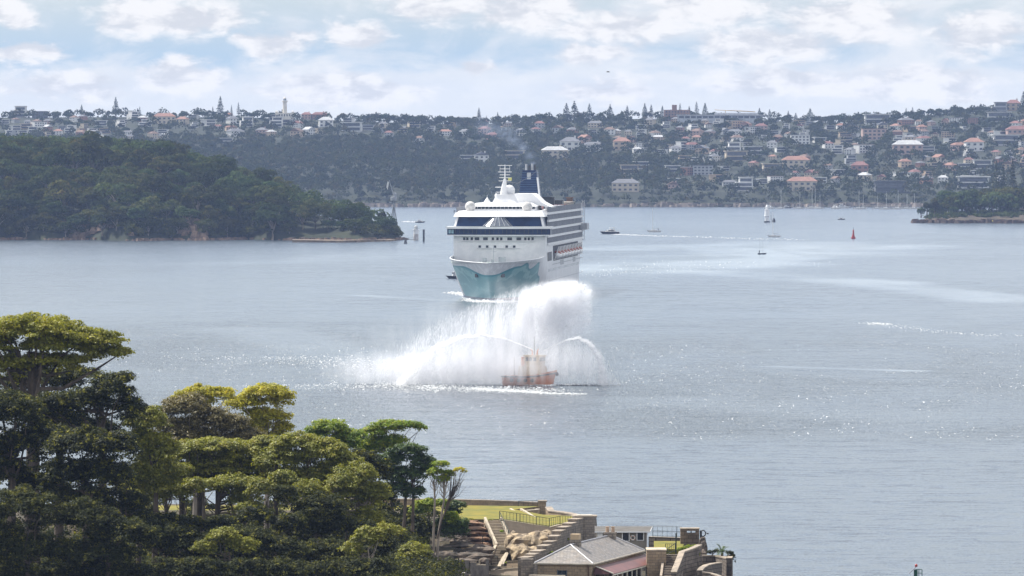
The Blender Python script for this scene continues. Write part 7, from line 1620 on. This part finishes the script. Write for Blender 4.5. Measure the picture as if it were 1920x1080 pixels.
for px in np.arange(150, 850, 13.0):
    if any(a_ < px < b_ for a_, b_ in GAPS): continue
    for yy in (797, 803, 812, 829):
        if yy > 806 and rgu.random() < .45: continue
        if px > 780 and yy < 812: continue
        x = (px + rgu.uniform(-5, 5) - 960) / F * yy; us.append((x, yy + rgu.uniform(-2, 2), float(fg_z(x, yy)) - .5, rgu.uniform(.45, .95) * (1.0 if yy < 806 else .7)))
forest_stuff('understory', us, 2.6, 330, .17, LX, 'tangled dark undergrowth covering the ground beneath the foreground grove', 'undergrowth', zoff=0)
# bare branched tree
b = Pw(826, 1000, 783); T = thing('bare_tree', 'thin bare branches reaching right with a tuft of yellow leaves', 'tree', (b.x, b.y, 5)); s = 783 / F; mb = MB(); rb = random.Random(3)
Zp = lambda py: H - (py - YH) * s - 5; Xp = lambda px: (px - 826) * s
base_pts = [(822, 985), (836, 950), (845, 925)]
mb.tube([(Xp(820), 0, Zp(1010)), (Xp(828), 0, Zp(975)), (Xp(838), 0, Zp(950)), (Xp(846), 0, Zp(928))], [.12, .1, .08, .06], 6)
for i in range(26):
    x0, y0 = rb.choice([(838, 950), (846, 928), (842, 940), (832, 965)]); x1 = rb.uniform(846, 875); y1 = rb.uniform(878, 905) if x1 < 870 else rb.uniform(884, 915); xm = (x0 + x1) / 2 + rb.uniform(-3, 6); ym = (y0 + y1) / 2 + rb.uniform(-3, 5)
    mb.tube([(Xp(x0), 0, Zp(y0)), (Xp(xm), rb.uniform(-.5, .5), Zp(ym)), (Xp(x1), rb.uniform(-.9, .9), Zp(y1))], [.045, .03, .012], 4)
mb.build('branches', BARK, T); rq = np.random.default_rng(2); V = crown_quads(rq, [(Xp(862), 0, Zp(880), .75, .7, .28), (Xp(870), .2, Zp(884), .4, .4, .2), (Xp(854), .2, Zp(883), .3, .4, .2)], 500, .10); np_mesh('leaf_tuft', V, 4, LY, T)
# shrubs
SH = [('shrub', 'round dark green shrub at the left end of the lawn', (858, 980), 800, [(856, 952, 22, 16), (848, 962, 20, 14)], LK, dict(lump=7)),
      ('banana_clump', 'bright green broad leaved clump below the slender tree', (805, 990), 796, [(800, 948, 28, 14), (785, 960, 22, 14), (825, 945, 22, 10), (845, 972, 22, 14)], LG, dict(lump=6, fl=.8)),
      ('shrub', 'dark green spiky shrub mass beside the red brown ledges', (850, 1010), 797, [(862, 985, 24, 16), (845, 998, 28, 16), (872, 998, 14, 12), (830, 985, 24, 18)], LK, dict(lump=6.5, fl=.8)),
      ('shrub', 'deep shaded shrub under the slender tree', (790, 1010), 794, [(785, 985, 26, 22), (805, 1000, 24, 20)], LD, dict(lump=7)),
      ('shrub', 'olive yellow rounded bush at the bottom below the slender tree', (785, 1078), 772, [(780, 1045, 40, 30), (760, 1065, 34, 24), (805, 1066, 30, 20), (775, 1025, 20, 12)], LO, dict(lump=8)),
      ('shrub', 'green bush at the foot of the two trunk tree', (745, 1040), 784, [(742, 1002, 24, 18), (760, 1015, 18, 14)], LO, dict(lump=7)),
      ('shrub', 'small yellow green bush at the bottom left of the ruin', (835, 1082), 778, [(826, 1075, 16, 12)], LO, dict(lump=6)),
      ('hedge', 'low green hedge in front of the lookout block', (1285, 1036), 762, [(1278, 1030, 10, 5), (1290, 1027, 12, 5), (1303, 1025, 8, 4)], LG, dict(lump=4, q=.09)),
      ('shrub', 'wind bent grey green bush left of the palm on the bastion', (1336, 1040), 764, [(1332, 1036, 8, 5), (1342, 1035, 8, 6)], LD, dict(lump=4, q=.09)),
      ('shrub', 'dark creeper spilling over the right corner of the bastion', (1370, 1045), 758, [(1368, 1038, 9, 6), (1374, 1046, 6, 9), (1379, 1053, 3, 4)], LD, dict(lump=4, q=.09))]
for (nm_, lab, base_, D_, ells, leaf, kw) in SH: fg_tree(nm_, lab, base_, D_, ells, leaf, tr=.06, limbs=3, cat='shrub', **{'q': .12, 'dens': 1.1, **kw})
for n_, zb in (('hedge', 6), ):
    pass
for i, (px, py, w_, h_, D_) in enumerate([(866, 1018, 12, 6, 800), (898, 1042, 9, 5, 795), (1006, 1046, 9, 5, 789), (955, 1056, 9, 4, 792), (1062, 1012, 7, 5, 798), (1228, 1030, 9, 4, 760), (1308, 1040, 7, 5, 757), (940, 998, 5, 4, 803), (918, 976, 10, 3, 806), (1035, 1040, 8, 6, 786), (880, 975, 12, 3, 806.5)]):
    LB_ = ['low weeds at the left of the dark boulders', 'weeds between the dark shelf and the stair foot', 'green tuft growing at the foot of the pale outcrop', 'grass tuft beside the curved stair wall', 'small plant rooted in the stepped wall', 'flat green tuft on the tan topped pier edge', 'plant spilling over the fort curtain wall', 'tiny fern beside the upper stair flight', 'grassy fringe just left of the stair top', 'dark green plant between stepped wall and cottage', 'grassy fringe under the lawn edge above the ledges'][i]
    fg_tree('small_plant', LB_, (px, py + 4), D_, [(px, py, w_, h_)], LG if i % 2 else LO, tr=.02, limbs=1, cat='plant', lump=3.5, q=.08, dens=1.0, seed=80 + i)
# palm
b = Pw(1354, 1041, 762); T = thing('palm', 'small feathery palm on top of the sea bastion corner', 'palm', (b.x, b.y, b.z - .6)); MB().tube([(0, 0, 0), (0, 0, .9)], [.18, .14], 8).build('trunk', BARK, T)
mb = MB(); rb = random.Random(9)
for i in range(16):
    a_ = i * 2.4; L = rb.uniform(.9, 1.35); up = rb.uniform(.35, 1.25); pts_ = []
    for k_ in range(7):
        f_ = k_ / 6; r_ = L * f_ * (.45 + .4 * (1.3 - up)); pts_.append(Vector((r_ * cos(a_), r_ * sin(a_), .9 + up * f_ * 1.2 - .8 * f_ * f_ * (1.2 - up * .5))))
    mb.tube(pts_, [.02] * 7, 3)
    for k_ in range(1, 7):
        p = pts_[k_]; t_ = (pts_[k_] - pts_[k_ - 1]).normalized(); sd_ = t_.cross(Vector((0, 0, 1))).normalized()
        for sg in (-1, 1):
            for h_ in (0, .5): q_ = p - t_ * .12 * h_; e_ = q_ + sd_ * sg * .24 + t_ * .12 - Vector((0, 0, .08)); mb.add([q_, q_ + t_ * .05, e_], [(0, 1, 2)])
mb.build('fronds', LK, T)
# ------------------------------------------------------------------ the air
m, N = mat_new('haze_air')
vol = N.n('ShaderNodeVolumePrincipled', {'Color': (.44, .59, .98, 1), 'Density': HAZE, 'Anisotropy': .15})
finish(m, N, None, vol.outputs[0])
hz = MB().bx(-4900, 4900, -500, 10500, -6, 150).build('haze', m); tag(hz, kind='stuff')
